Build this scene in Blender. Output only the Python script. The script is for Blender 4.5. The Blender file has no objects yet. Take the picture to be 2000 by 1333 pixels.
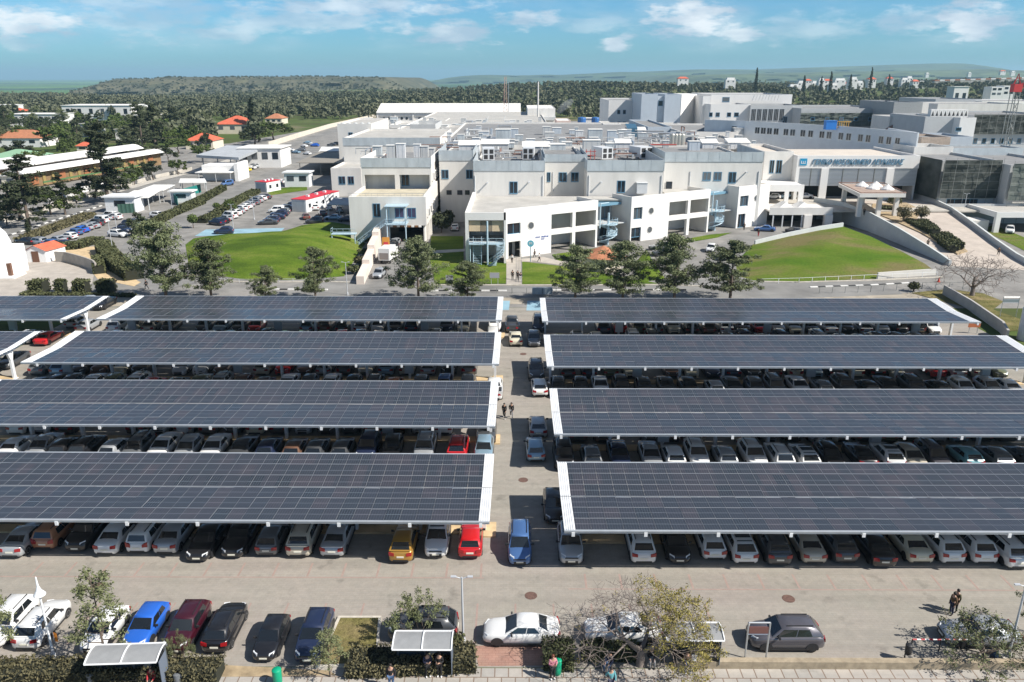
import bpy, bmesh, math, random
import numpy as np
from mathutils import Vector, Matrix
R = math.radians
sc = bpy.context.scene
col = sc.collection
rng = random.Random(7)
# ------------------------------------------------------------------ camera model (pixels of the 2000x1333 photograph)
F = 1530.0; PITCH = R(18.64); H = 33.0; YAW = math.atan(8 / 1530)
def ray(u, v):
    x = (u - 1000) / F; y = -(v - 666.5) / F
    fx, fy, fz = x, math.cos(PITCH) + y * math.sin(PITCH), -math.sin(PITCH) + y * math.cos(PITCH)
    c, s = math.cos(YAW), math.sin(YAW)
    return fx * c - fy * s, fx * s + fy * c, fz
def P(u, v, z=0.0):
    d = ray(u, v); t = (z - H) / d[2]
    return Vector((d[0] * t, d[1] * t, z))
def PY(u, v, Y):
    d = ray(u, v); t = Y / d[1]
    return Vector((d[0] * t, Y, H + d[2] * t))
def XU(u, Y, z=0.0):            # world x that shows at column u for a point at distance Y and height z
    zc = Y * math.cos(PITCH) + (H - z) * math.sin(PITCH)
    return (u - 1008) / F * zc
def ZV(v, Y): return PY(1008, v, Y).z

# ------------------------------------------------------------------ materials
_m = {}
def nodes_of(m):
    m.use_nodes = True
    nt = m.node_tree
    return nt, nt.nodes, nt.links, nt.nodes['Principled BSDF']
def mat(name, rgb, rough=0.7, metal=0.0, var=0.0, scale=1.0, var2=None, coat=0.0, spec=None, bump=0.0, bscale=20.0, stretch=None, rand=0.0, alpha=1.0, emit=None):
    if name in _m: return _m[name]
    m = bpy.data.materials.new(name); nt, N, L, b = nodes_of(m)
    b.inputs['Base Color'].default_value = (*rgb, 1); b.inputs['Roughness'].default_value = rough
    b.inputs['Metallic'].default_value = metal
    if coat: b.inputs['Coat Weight'].default_value = coat; b.inputs['Coat Roughness'].default_value = 0.05
    if spec is not None: b.inputs['Specular IOR Level'].default_value = spec
    if alpha < 1: b.inputs['Alpha'].default_value = alpha
    if emit: b.inputs['Emission Color'].default_value = (*emit, 1); b.inputs['Emission Strength'].default_value = 1
    if var or rand:
        tc = N.new('ShaderNodeTexCoord'); mp = N.new('ShaderNodeMapping'); nz = N.new('ShaderNodeTexNoise')
        L.new(tc.outputs['Object'], mp.inputs['Vector']); L.new(mp.outputs[0], nz.inputs['Vector'])
        if stretch: mp.inputs['Scale'].default_value = stretch
        nz.inputs['Scale'].default_value = scale; nz.inputs['Detail'].default_value = 6; nz.inputs['Roughness'].default_value = 0.62
        rp = N.new('ShaderNodeMapRange'); rp.inputs[1].default_value = 0.32; rp.inputs[2].default_value = 0.68
        L.new(nz.outputs['Fac'], rp.inputs[0])
        mx = N.new('ShaderNodeMix'); mx.data_type = 'RGBA'
        c2 = var2 if var2 else tuple(min(1, c * (1 + var)) for c in rgb)
        c1 = rgb if var2 else tuple(c * (1 - var) for c in rgb)
        mx.inputs[6].default_value = (*c1, 1); mx.inputs[7].default_value = (*c2, 1)
        L.new(rp.outputs[0], mx.inputs[0]); out = mx.outputs[2]
        if rand:
            oi = N.new('ShaderNodeObjectInfo'); mr = N.new('ShaderNodeMapRange'); mr.inputs[3].default_value = 1 - rand; mr.inputs[4].default_value = 1 + rand
            L.new(oi.outputs['Random'], mr.inputs[0])
            hs = N.new('ShaderNodeHueSaturation'); L.new(mr.outputs[0], hs.inputs['Value']); L.new(out, hs.inputs['Color']); out = hs.outputs[0]
        L.new(out, b.inputs['Base Color'])
    if bump:
        tc = N.new('ShaderNodeTexCoord'); nz = N.new('ShaderNodeTexNoise'); nz.inputs['Scale'].default_value = bscale; nz.inputs['Detail'].default_value = 4
        L.new(tc.outputs['Object'], nz.inputs['Vector']); bp = N.new('ShaderNodeBump'); bp.inputs['Strength'].default_value = bump
        L.new(nz.outputs['Fac'], bp.inputs['Height']); L.new(bp.outputs[0], b.inputs['Normal'])
    _m[name] = m
    return m
# ------------------------------------------------------------------ mesh builder
class MB:
    def __init__(s): s.v = []; s.f = []; s.m = []
    def add(s, vs, fs, m=0):
        o = len(s.v); s.v.extend([tuple(p) for p in vs])
        for f in fs: s.f.append(tuple(i + o for i in f)); s.m.append(m)
    def box(s, x0, x1, y0, y1, z0, z1, m=0):
        s.add([(x0,y0,z0),(x1,y0,z0),(x1,y1,z0),(x0,y1,z0),(x0,y0,z1),(x1,y0,z1),(x1,y1,z1),(x0,y1,z1)],
              [(0,3,2,1),(4,5,6,7),(0,1,5,4),(1,2,6,5),(2,3,7,6),(3,0,4,7)], m)
    def obox(s, c, size, rz=0.0, m=0, rx=0.0):
        M_ = Matrix.Translation(c) @ Matrix.Rotation(rz, 4, 'Z') @ Matrix.Rotation(rx, 4, 'X')
        a, b, h = size[0] / 2, size[1] / 2, size[2] / 2
        s.add([M_ @ Vector(p) for p in [(-a,-b,-h),(a,-b,-h),(a,b,-h),(-a,b,-h),(-a,-b,h),(a,-b,h),(a,b,h),(-a,b,h)]],
              [(0,3,2,1),(4,5,6,7),(0,1,5,4),(1,2,6,5),(2,3,7,6),(3,0,4,7)], m)
    def prism(s, poly, z0, z1, m=0):
        n = len(poly)
        a = sum(poly[i][0] * poly[(i+1) % n][1] - poly[(i+1) % n][0] * poly[i][1] for i in range(n))
        if a < 0: poly = poly[::-1]
        zz0 = z0 if hasattr(z0, '__len__') else [z0] * n; zz1 = z1 if hasattr(z1, '__len__') else [z1] * n
        s.add([(p[0], p[1], z) for p, z in zip(poly, zz0)] + [(p[0], p[1], z) for p, z in zip(poly, zz1)],
              [tuple(range(n - 1, -1, -1)), tuple(range(n, 2 * n))] + [(i, (i+1) % n, (i+1) % n + n, i + n) for i in range(n)], m)
    def tube(s, pts, rad, n=6, m=0, cap=True):
        pts = [Vector(p) for p in pts]; k = len(pts)
        if not hasattr(rad, '__len__'): rad = [rad] * k
        rings = []; o = len(s.v); prev = None
        for i, p in enumerate(pts):
            t = (pts[min(i+1, k-1)] - pts[max(i-1, 0)]).normalized()
            if prev is None:
                a = t.orthogonal().normalized()
            else:
                a = (prev - t * prev.dot(t))
                a = a.normalized() if a.length > 1e-6 else t.orthogonal().normalized()
            prev = a; b = t.cross(a)
            for j in range(n):
                an = 2 * math.pi * j / n
                s.v.append(tuple(p + (a * math.cos(an) + b * math.sin(an)) * rad[i]))
        for i in range(k - 1):
            for j in range(n):
                s.f.append((o + i*n + j, o + i*n + (j+1) % n, o + (i+1)*n + (j+1) % n, o + (i+1)*n + j)); s.m.append(m)
        if cap:
            s.f.append(tuple(o + j for j in range(n-1, -1, -1))); s.m.append(m)
            s.f.append(tuple(o + (k-1)*n + j for j in range(n))); s.m.append(m)
    def cyl(s, c, r, h, n=12, m=0, r2=None):
        s.tube([c, (c[0], c[1], c[2] + h)], [r, r if r2 is None else r2], n, m)
    def lathe(s, c, prof, n=14, m=0):
        o = len(s.v); k = len(prof)
        for r, z in prof:
            for j in range(n):
                an = 2 * math.pi * j / n; s.v.append((c[0] + r * math.cos(an), c[1] + r * math.sin(an), c[2] + z))
        for i in range(k - 1):
            for j in range(n):
                s.f.append((o + i*n + j, o + i*n + (j+1) % n, o + (i+1)*n + (j+1) % n, o + (i+1)*n + j)); s.m.append(m)
        s.f.append(tuple(o + j for j in range(n-1, -1, -1))); s.m.append(m)
        s.f.append(tuple(o + (k-1)*n + j for j in range(n))); s.m.append(m)
    def mesh(s, name, mats, smooth=False, angle=40):
        me = bpy.data.meshes.new(name); me.from_pydata(s.v, [], s.f)
        for m in (mats if isinstance(mats, (list, tuple)) else [mats]): me.materials.append(m)
        if isinstance(mats, (list, tuple)) and len(mats) > 1: me.polygons.foreach_set('material_index', s.m)
        if smooth:
            me.polygons.foreach_set('use_smooth', [True] * len(me.polygons)); me.set_sharp_from_angle(angle=R(angle))
        me.update()
        return me
    def build(s, name, mats, parent=None, smooth=False, angle=40, world=True):
        return link(name, s.mesh(name, mats, smooth, angle), parent, world)
def mworld(o):
    m = Matrix.LocRotScale(o.location, o.rotation_euler, o.scale)
    return m if o.parent is None else mworld(o.parent) @ o.matrix_parent_inverse @ m
def link(name, me, parent=None, world=True):
    o = bpy.data.objects.new(name, me); col.objects.link(o)
    if parent is not None:
        o.parent = parent
        if world: o.matrix_parent_inverse = mworld(parent).inverted()
    return o
def tag(o, label=None, cat=None, group=None, kind=None):
    if label: o['label'] = label
    if cat: o['category'] = cat
    if group: o['group'] = group
    if kind: o['kind'] = kind
    return o
def thing(name, label, cat, loc=(0, 0, 0), rz=0.0, group=None):
    o = bpy.data.objects.new(name, None); col.objects.link(o); o.empty_display_size = 0.2
    o.location = loc; o.rotation_euler = (0, 0, rz)
    return tag(o, label, cat, group)
def sheet(name, pts, z, m, kind='structure', label=None):
    mb = MB(); n = len(pts)
    me = bpy.data.meshes.new(name); bm = bmesh.new()
    vs = [bm.verts.new((p[0], p[1], z if len(p) < 3 else p[2])) for p in pts]
    f = bm.faces.new(vs); f.normal_update()
    if f.normal.z < 0: f.normal_flip()
    bmesh.ops.triangulate(bm, faces=[f]); bm.to_mesh(me); bm.free()
    me.materials.append(m); o = bpy.data.objects.new(name, me); col.objects.link(o)
    o['kind'] = kind
    if label: o['label'] = label
    return o
def px(*uv, z=0.0): return [P(u, v, z).xy for u, v in uv]
def strip_pts(pts, w):            # ribbon of width w along pts (world xy) -> polygon
    L_, R_ = [], []
    for i, p in enumerate(pts):
        a = Vector(pts[max(i-1, 0)]); b = Vector(pts[min(i+1, len(pts)-1)])
        d = (b - a).normalized(); n = Vector((-d.y, d.x))
        L_.append(Vector(p) + n * w / 2); R_.append(Vector(p) - n * w / 2)
    return L_ + R_[::-1]
ORD = ['first','second','third','fourth','fifth','sixth','seventh','eighth','ninth','tenth','eleventh','twelfth','thirteenth','fourteenth','fifteenth','sixteenth','seventeenth','eighteenth','nineteenth','twentieth']
def nth(i): return ORD[i] if i < 20 else 'twenty-' + ORD[i - 20] if i < 29 else 'thirtieth'
# ================================================================== camera, light, sky
cd = bpy.data.cameras.new('camera'); cam = bpy.data.objects.new('camera', cd); col.objects.link(cam)
cd.sensor_width = 36; cd.lens = F / 2000 * 36; cd.clip_start = 0.5; cd.clip_end = 60000
cam.location = (0, 0, H); cam.rotation_euler = (R(90) - PITCH, 0, YAW)
sc.camera = cam
SUN = Vector((0.97, -0.40, 1.0)).normalized()
ld = bpy.data.lights.new('sun', 'SUN'); ld.energy = 5.0; ld.angle = R(0.53); ld.color = (1.0, 0.95, 0.87)
sun = bpy.data.objects.new('sun', ld); col.objects.link(sun); sun.rotation_euler = SUN.to_track_quat('Z', 'Y').to_euler()
sun.location = (60, -40, 120)
w = bpy.data.worlds.new('World'); sc.world = w; w.use_nodes = True
nt = w.node_tree; N, L = nt.nodes, nt.links; bg = N['Background']
sky = N.new('ShaderNodeTexSky'); sky.sky_type = 'NISHITA'; sky.sun_disc = False
sky.sun_elevation = math.asin(SUN.z); sky.sun_rotation = math.atan2(SUN.x, SUN.y)
sky.air_density = 1.0; sky.dust_density = 0.6; sky.ozone_density = 2.0; sky.altitude = 150
tc = N.new('ShaderNodeTexCoord'); sep = N.new('ShaderNodeSeparateXYZ'); L.new(tc.outputs['Generated'], sep.inputs[0])
# clouds: flattened noise towards the horizon
dv = N.new('ShaderNodeVectorMath'); dv.operation = 'MULTIPLY'; dv.inputs[1].default_value = (1, 1, 3.4)
L.new(tc.outputs['Generated'], dv.inputs[0])
ad = N.new('ShaderNodeVectorMath'); ad.operation = 'ADD'; ad.inputs[1].default_value = (3.10, 0.4, 0.62); L.new(dv.outputs[0], ad.inputs[0])
n1 = N.new('ShaderNodeTexNoise'); n1.inputs['Scale'].default_value = 6.5; n1.inputs['Detail'].default_value = 9; n1.inputs['Roughness'].default_value = 0.56; n1.inputs['Distortion'].default_value = 0.25
L.new(ad.outputs[0], n1.inputs['Vector'])
r1 = N.new('ShaderNodeMapRange'); r1.interpolation_type = 'SMOOTHSTEP'; r1.inputs[1].default_value = 0.44; r1.inputs[2].default_value = 0.74; r1.inputs[4].default_value = 0.55; L.new(n1.outputs['Fac'], r1.inputs[0])
n2 = N.new('ShaderNodeTexNoise'); n2.inputs['Scale'].default_value = 13; n2.inputs['Detail'].default_value = 6; n2.inputs['Roughness'].default_value = 0.5
ad2 = N.new('ShaderNodeVectorMath'); ad2.operation = 'ADD'; ad2.inputs[1].default_value = (0.0, 0.0, 0.05); L.new(ad.outputs[0], ad2.inputs[0]); L.new(ad2.outputs[0], n2.inputs['Vector'])
el = N.new('ShaderNodeMapRange'); el.interpolation_type = 'SMOOTHSTEP'; el.inputs[1].default_value = 0.018; el.inputs[2].default_value = 0.05; L.new(sep.outputs['Z'], el.inputs[0])
mu = N.new('ShaderNodeMath'); mu.operation = 'MULTIPLY'; L.new(r1.outputs[0], mu.inputs[0]); L.new(el.outputs[0], mu.inputs[1])
acc = mu.outputs[0]
n4 = N.new('ShaderNodeTexNoise'); n4.inputs['Scale'].default_value = 30; n4.inputs['Detail'].default_value = 8; n4.inputs['Roughness'].default_value = 0.6; L.new(dv.outputs[0], n4.inputs['Vector'])
for u_, v_, ru, rv, am in ((40, 40, 100, 26, .95), (45, 88, 60, 12, .5), (290, 20, 150, 55, .55), (440, 62, 70, 20, .6), (600, 40, 170, 22, .6), (700, 12, 220, 20, .75), (885, 66, 85, 24, .85), (1030, 38, 55, 17, .8), (1205, 86, 32, 15, .9), (1345, 34, 85, 36, 1.0), (1440, 66, 50, 22, .85), (1560, 55, 120, 26, .4), (1780, 42, 60, 22, .6), (1905, 40, 66, 32, 1.0), (1160, 48, 90, 16, .35)):
    d_ = Vector(ray(u_, v_)).normalized(); sb = N.new('ShaderNodeVectorMath'); sb.operation = 'SUBTRACT'; sb.inputs[1].default_value = d_; L.new(tc.outputs['Generated'], sb.inputs[0])
    ms = N.new('ShaderNodeVectorMath'); ms.operation = 'MULTIPLY'; ms.inputs[1].default_value = (F / ru, F / ru, F / rv); L.new(sb.outputs[0], ms.inputs[0])
    ln = N.new('ShaderNodeVectorMath'); ln.operation = 'LENGTH'; L.new(ms.outputs[0], ln.inputs[0])
    nn_ = N.new('ShaderNodeMath'); nn_.operation = 'MULTIPLY_ADD'; nn_.inputs[1].default_value = -3.4; L.new(n4.outputs['Fac'], nn_.inputs[0]); L.new(ln.outputs['Value'], nn_.inputs[2])
    rg = N.new('ShaderNodeMapRange'); rg.interpolation_type = 'SMOOTHSTEP'; rg.inputs[1].default_value = -0.45; rg.inputs[2].default_value = -1.45; rg.inputs[3].default_value = 0; rg.inputs[4].default_value = am; L.new(nn_.outputs[0], rg.inputs[0])
    mm = N.new('ShaderNodeMath'); mm.operation = 'MAXIMUM'; L.new(acc, mm.inputs[0]); L.new(rg.outputs[0], mm.inputs[1]); acc = mm.outputs[0]
mu2 = N.new('ShaderNodeMath'); mu2.operation = 'MULTIPLY'; mu2.inputs[1].default_value = 0.92; L.new(acc, mu2.inputs[0])
cc = N.new('ShaderNodeMix'); cc.data_type = 'RGBA'; cc.inputs[6].default_value = (3.6, 4.5, 5.5, 1); cc.inputs[7].default_value = (7.2, 7.6, 7.9, 1)
r2 = N.new('ShaderNodeMapRange'); r2.inputs[1].default_value = 0.41; r2.inputs[2].default_value = 0.64; L.new(n2.outputs['Fac'], r2.inputs[0]); L.new(r2.outputs[0], cc.inputs[0])
# the clear band low over the plain: sky colour corrected to the blue of the clear winter air
gr = N.new('ShaderNodeMix'); gr.data_type = 'RGBA'; gr.blend_type = 'MULTIPLY'; gr.inputs[0].default_value = 1.0
gm = N.new('ShaderNodeMix'); gm.data_type = 'RGBA'; gm.inputs[6].default_value = (0.33, 0.665, 0.95, 1); gm.inputs[7].default_value = (0.42, 0.48, 0.55, 1)
ge = N.new('ShaderNodeMapRange'); ge.inputs[1].default_value = 0.12; ge.inputs[2].default_value = 0.4; L.new(sep.outputs['Z'], ge.inputs[0]); L.new(ge.outputs[0], gm.inputs[0])
L.new(sky.outputs[0], gr.inputs[6]); L.new(gm.outputs[2], gr.inputs[7])
mxc = N.new('ShaderNodeMix'); mxc.data_type = 'RGBA'; L.new(mu2.outputs[0], mxc.inputs[0]); L.new(gr.outputs[2], mxc.inputs[6]); L.new(cc.outputs[2], mxc.inputs[7])
L.new(mxc.outputs[2], bg.inputs['Color']); bg.inputs['Strength'].default_value = 0.095
sc.view_settings.view_transform = 'Standard'; sc.view_settings.look = 'None'; sc.view_settings.exposure = 0.55; sc.view_settings.gamma = 1.0
sc.cycles.use_denoising = True
sc.cycles.max_bounces = 6; sc.cycles.transparent_max_bounces = 12; sc.cycles.volume_bounces = 0
# ================================================================== terrain
def sst(a, b, x):
    t = min(1, max(0, (x - a) / (b - a))); return t * t * (3 - 2 * t)
def hn(x, y): return math.sin(x * 0.0061 + 1.3) * math.cos(y * 0.0043) + 0.5 * math.sin(x * 0.0137 + y * 0.0091)
def th(x, y):
    z = sst(650, 1250, y) * (13 * sst(-250, 150, x) + 5 * sst(300, 900, x)) + sst(700, 1500, y) * 3.5 * hn(x, y)
    z -= 10 * sst(900, 1700, y) * sst(-300, -900, x)
    z -= 24 * sst(1900, 3200, y)
    return z
ys = [-60, 0, 60, 120, 200, 300, 400, 500, 600] + [650 + i * 45 for i in range(30)] + [2100, 2400, 2800, 3300, 4000, 5000, 7000, 10000, 14000, 20000]
xf = [i / 30 for i in range(-30, 31)]
mb = MB(); nx = len(xf)
for y in ys:
    half = 160 + abs(y) * 1.05
    for a in xf: mb.v.append((a * half, y, th(a * half, y) if y > 600 else 0.0))
for i in range(len(ys) - 1):
    for j in range(nx - 1):
        mb.f.append((i*nx + j, i*nx + j + 1, (i+1)*nx + j + 1, (i+1)*nx + j)); mb.m.append(0)
gm_ = bpy.data.materials.new('field_ground'); nt, N, L, b = nodes_of(gm_)
tc = N.new('ShaderNodeTexCoord'); nz = N.new('ShaderNodeTexNoise'); nz.inputs['Scale'].default_value = 0.012; nz.inputs['Detail'].default_value = 8; nz.inputs['Roughness'].default_value = 0.65
L.new(tc.outputs['Object'], nz.inputs['Vector'])
cr = N.new('ShaderNodeValToRGB'); e = cr.color_ramp.elements
e[0].position = 0.36; e[0].color = (0.075, 0.078, 0.035, 1); e[1].position = 0.62; e[1].color = (0.17, 0.15, 0.09, 1)
k = e.new(0.5); k.color = (0.075, 0.11, 0.03, 1)
L.new(nz.outputs['Fac'], cr.inputs[0])
# distant fields: broad green strips
sp = N.new('ShaderNodeSeparateXYZ'); L.new(tc.outputs['Object'], sp.inputs[0])
mr = N.new('ShaderNodeMapRange'); mr.inputs[1].default_value = 1800; mr.inputs[2].default_value = 3500; L.new(sp.outputs['Y'], mr.inputs[0])
mp = N.new('ShaderNodeMapping'); mp.inputs['Scale'].default_value = (0.25, 1, 1); L.new(tc.outputs['Object'], mp.inputs[0])
vo = N.new('ShaderNodeTexVoronoi'); vo.inputs['Scale'].default_value = 0.0016; L.new(mp.outputs[0], vo.inputs['Vector'])
cr2 = N.new('ShaderNodeValToRGB'); e = cr2.color_ramp.elements; e[0].color = (0.05, 0.085, 0.05, 1); e[1].color = (0.16, 0.27, 0.07, 1); k = e.new(0.55); k.color = (0.09, 0.17, 0.05, 1)
sv = N.new('ShaderNodeSeparateColor'); L.new(vo.outputs['Color'], sv.inputs[0]); L.new(sv.outputs[0], cr2.inputs[0])
mx = N.new('ShaderNodeMix'); mx.data_type = 'RGBA'; L.new(mr.outputs[0], mx.inputs[0]); L.new(cr.outputs[0], mx.inputs[6]); L.new(cr2.outputs[0], mx.inputs[7])
L.new(mx.outputs[2], b.inputs['Base Color']); b.inputs['Roughness'].default_value = 0.95; b.inputs['Specular IOR Level'].default_value = 0.1
tag(mb.build('ground', gm_, smooth=True, angle=80), kind='structure')

def nz2(x, s, seed=0):          # 1-d fractal noise
    r = 0; a = 1; f = 1
    for k in range(5):
        i = math.floor(x * f / s); t = x * f / s - i; t = t * t * (3 - 2 * t)
        h0 = random.Random(i * 7919 + k * 101 + seed).random(); h1 = random.Random((i + 1) * 7919 + k * 101 + seed).random()
        r += a * ((h0 * (1 - t) + h1 * t) - 0.5); a *= 0.5; f *= 2
    return r
RIDGE = {}
def ridge(name, u0, u1, Y, depth, vt, seed, m, amp, n=160, rows=14, flat=0.0, base=-40):
    mb = MB()
    for i in range(n + 1):
        u = u0 + (u1 - u0) * i / n
        e = sst(0, 1, min(8 * i / n, 6 * (n - i) / n))
        x = XU(u, Y); ztop = base + e * (ZV(vt(u), Y) - base) + amp * e * nz2(x, (u1 - u0) * Y / F / 14, seed)
        for j in range(rows + 1):
            t = j / rows                    # 0 front foot, 1 top edge, then plateau
            zz = base + (ztop - base) * (sst(0, 1, t) ** 0.8)
            yy = Y - depth * (1 - t) + depth * 0.25 * nz2(x + 311 * j, (u1 - u0) * Y / F / 30, seed + 5) * (1 - t) * 1.2
            mb.v.append((x * yy / Y if False else x, yy, zz))
        mb.v.append((x, Y + depth * 2.5, ztop - 2)); mb.v.append((x, Y + depth * 3, base))
    k = rows + 3; RIDGE[name + str(len(RIDGE))] = (mb.v[:], k)
    for i in range(n):
        for j in range(k - 1):
            mb.f.append((i*k + j, (i+1)*k + j, (i+1)*k + j + 1, i*k + j + 1)); mb.m.append(0)
    return tag(mb.build(name, m, smooth=True, angle=80), kind='structure')
mesa_m = mat('mesa_slope', (0.035, 0.045, 0.025), 0.95, var=0.5, scale=0.03, var2=(0.135, 0.125, 0.075), stretch=(0.5, 0.5, 2.2))
far_m = mat('far_hill', (0.025, 0.045, 0.03), 0.95, var=0.4, scale=0.0035, var2=(0.10, 0.15, 0.055), stretch=(0.5, 1, 3))
def vt_mesa(u):
    if u < 300: return 158 - 3.5 * sst(185, 260, u)
    return 155 - 4.6 * sst(300, 330, u) + 0.8 * math.sin(u * 0.02) + (1.2 if u > 700 else 0) - 1.2 * sst(520, 620, u)
ridge('mesa_hill', 150, 850, 2500, 420, vt_mesa, 3, mesa_m, 2.0, n=220)
ridge('hills', 780, 2080, 8200, 1500, lambda u: 146.5 - 18 * sst(950, 1900, u) + 2 * math.sin(u * 0.013), 11, far_m, 20)
ridge('hills', 1250, 2120, 5200, 900, lambda u: 147 - 10 * sst(1300, 1950, u), 17, mat('near_hill', (0.028, 0.045, 0.025), 0.95, var=0.4, scale=0.008, var2=(0.12, 0.16, 0.06), stretch=(0.5, 1, 3)), 10)
# haze: an even volume round everything
mb = MB(); mb.box(-21800, 21800, -300, 20600, -75, 190)
hz = bpy.data.materials.new('haze_air'); hz.use_nodes = True; nt = hz.node_tree; nt.nodes.remove(nt.nodes['Principled BSDF'])
pv = nt.nodes.new('ShaderNodeVolumePrincipled'); pv.inputs['Color'].default_value = (0.50, 0.80, 1.0, 1); pv.inputs['Density'].default_value = 0.00008; pv.inputs['Anisotropy'].default_value = 0.1
nt.links.new(pv.outputs[0], nt.nodes['Material Output'].inputs['Volume'])
tag(mb.build('haze', hz), kind='stuff', label='pale blue haze over the distant plain and hills')
# ================================================================== paved ground, roads, lawns
def paver_mat(name, c1, c2, c3, bw, bh, mortar=(0.25, 0.22, 0.19), ms=0.012, rot=0.0, mstr=0.35):
    m = bpy.data.materials.new(name); nt, N, L, b = nodes_of(m)
    tc = N.new('ShaderNodeTexCoord'); mp = N.new('ShaderNodeMapping'); mp.inputs['Rotation'].default_value = (0, 0, rot); L.new(tc.outputs['Object'], mp.inputs[0])
    # big laying batches of slightly different tint
    bk = N.new('ShaderNodeTexBrick'); bk.inputs['Scale'].default_value = 1; bk.inputs['Brick Width'].default_value = 5.1; bk.inputs['Row Height'].default_value = 3.7; bk.inputs['Mortar Size'].default_value = 0
    bk.inputs['Color1'].default_value = (*c1, 1); bk.inputs['Color2'].default_value = (*c2, 1); bk.offset = 0.37
    nz0 = N.new('ShaderNodeTexNoise'); nz0.inputs['Scale'].default_value = 0.3; nz0.inputs['Detail'].default_value = 3
    va = N.new('ShaderNodeVectorMath'); va.operation = 'MULTIPLY_ADD'; va.inputs[1].default_value = (2.2, 2.2, 0); L.new(nz0.outputs['Color'], va.inputs[0]); L.new(mp.outputs[0], va.inputs[2]); L.new(mp.outputs[0], nz0.inputs['Vector'])
    L.new(va.outputs[0], bk.inputs['Vector'])
    nz = N.new('ShaderNodeTexNoise'); nz.inputs['Scale'].default_value = 0.11; nz.inputs['Detail'].default_value = 9; nz.inputs['Roughness'].default_value = 0.66; L.new(mp.outputs[0], nz.inputs['Vector'])
    mr = N.new('ShaderNodeMapRange'); mr.inputs[1].default_value = 0.38; mr.inputs[2].default_value = 0.66; L.new(nz.outputs['Fac'], mr.inputs[0])
    mx = N.new('ShaderNodeMix'); mx.data_type = 'RGBA'; L.new(mr.outputs[0], mx.inputs[0]); L.new(bk.outputs[0], mx.inputs[6]); mx.inputs[7].default_value = (*c3, 1)
    # single blocks
    b2 = N.new('ShaderNodeTexBrick'); b2.inputs['Scale'].default_value = 1; b2.inputs['Brick Width'].default_value = bw; b2.inputs['Row Height'].default_value = bh; b2.inputs['Mortar Size'].default_value = ms
    b2.inputs['Color1'].default_value = (1.05, 1.03, 1.0, 1); b2.inputs['Color2'].default_value = (0.88, 0.89, 0.9, 1); b2.inputs['Mortar'].default_value = (*[q / max(c1) for q in mortar], 1)
    L.new(mp.outputs[0], b2.inputs['Vector'])
    m2 = N.new('ShaderNodeMix'); m2.data_type = 'RGBA'; m2.blend_type = 'MULTIPLY'; m2.inputs[0].default_value = mstr + 0.42; L.new(mx.outputs[2], m2.inputs[6]); L.new(b2.outputs[0], m2.inputs[7])
    n3 = N.new('ShaderNodeTexNoise'); n3.inputs['Scale'].default_value = 1.7; n3.inputs['Detail'].default_value = 6; n3.inputs['Roughness'].default_value = 0.75; L.new(mp.outputs[0], n3.inputs['Vector'])
    mr3 = N.new('ShaderNodeMapRange'); mr3.inputs[1].default_value = 0.25; mr3.inputs[2].default_value = 0.7; mr3.inputs[3].default_value = 0.84; mr3.inputs[4].default_value = 1.08; L.new(n3.outputs['Fac'], mr3.inputs[0])
    m3 = N.new('ShaderNodeMix'); m3.data_type = 'RGBA'; m3.blend_type = 'MULTIPLY'; m3.inputs[0].default_value = 1; L.new(m2.outputs[2], m3.inputs[6]); L.new(mr3.outputs[0], m3.inputs[7])
    n5 = N.new('ShaderNodeTexNoise'); n5.inputs['Scale'].default_value = 0.55; n5.inputs['Detail'].default_value = 4; n5.inputs['Roughness'].default_value = 0.6; L.new(mp.outputs[0], n5.inputs['Vector'])
    mr5 = N.new('ShaderNodeMapRange'); mr5.inputs[1].default_value = 0.60; mr5.inputs[2].default_value = 0.72; mr5.inputs[3].default_value = 1.0; mr5.inputs[4].default_value = 0.70; L.new(n5.outputs['Fac'], mr5.inputs[0])
    mp6 = N.new('ShaderNodeMapping'); mp6.inputs['Scale'].default_value = (0.035, 0.9, 1); L.new(tc.outputs['Object'], mp6.inputs[0]); n6 = N.new('ShaderNodeTexNoise'); n6.inputs['Scale'].default_value = 1.0; n6.inputs['Detail'].default_value = 3; L.new(mp6.outputs[0], n6.inputs['Vector'])
    mr6 = N.new('ShaderNodeMapRange'); mr6.inputs[1].default_value = 0.35; mr6.inputs[2].default_value = 0.65; mr6.inputs[3].default_value = 0.90; mr6.inputs[4].default_value = 1.06; L.new(n6.outputs['Fac'], mr6.inputs[0])
    mm_ = N.new('ShaderNodeMath'); mm_.operation = 'MULTIPLY'; L.new(mr5.outputs[0], mm_.inputs[0]); L.new(mr6.outputs[0], mm_.inputs[1])
    m4 = N.new('ShaderNodeMix'); m4.data_type = 'RGBA'; m4.blend_type = 'MULTIPLY'; m4.inputs[0].default_value = 1; L.new(m3.outputs[2], m4.inputs[6]); L.new(mm_.outputs[0], m4.inputs[7])
    L.new(m4.outputs[2], b.inputs['Base Color']); b.inputs['Roughness'].default_value = 0.85
    _m[name] = m; return m
M_pave = paver_mat('parking_pavers', (0.328, 0.300, 0.264), (0.320, 0.284, 0.256), (0.290, 0.275, 0.238), 0.42, 0.21, mstr=0.0)
M_walk = paver_mat('sidewalk_slabs', (0.42, 0.39, 0.355), (0.41, 0.375, 0.34), (0.37, 0.35, 0.32), 0.8, 0.8, mortar=(0.2, 0.15, 0.12), ms=0.035, rot=0.0, mstr=0.5)
M_red = paver_mat('red_pavers', (0.37, 0.21, 0.165), (0.34, 0.2, 0.16), (0.38, 0.27, 0.21), 0.4, 0.2)
M_asph = mat('road_asphalt', (0.205, 0.20, 0.19), 0.9, var=0.28, scale=0.14)
M_asph2 = mat('old_asphalt', (0.225, 0.215, 0.20), 0.9, var=0.3, scale=0.2)
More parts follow.
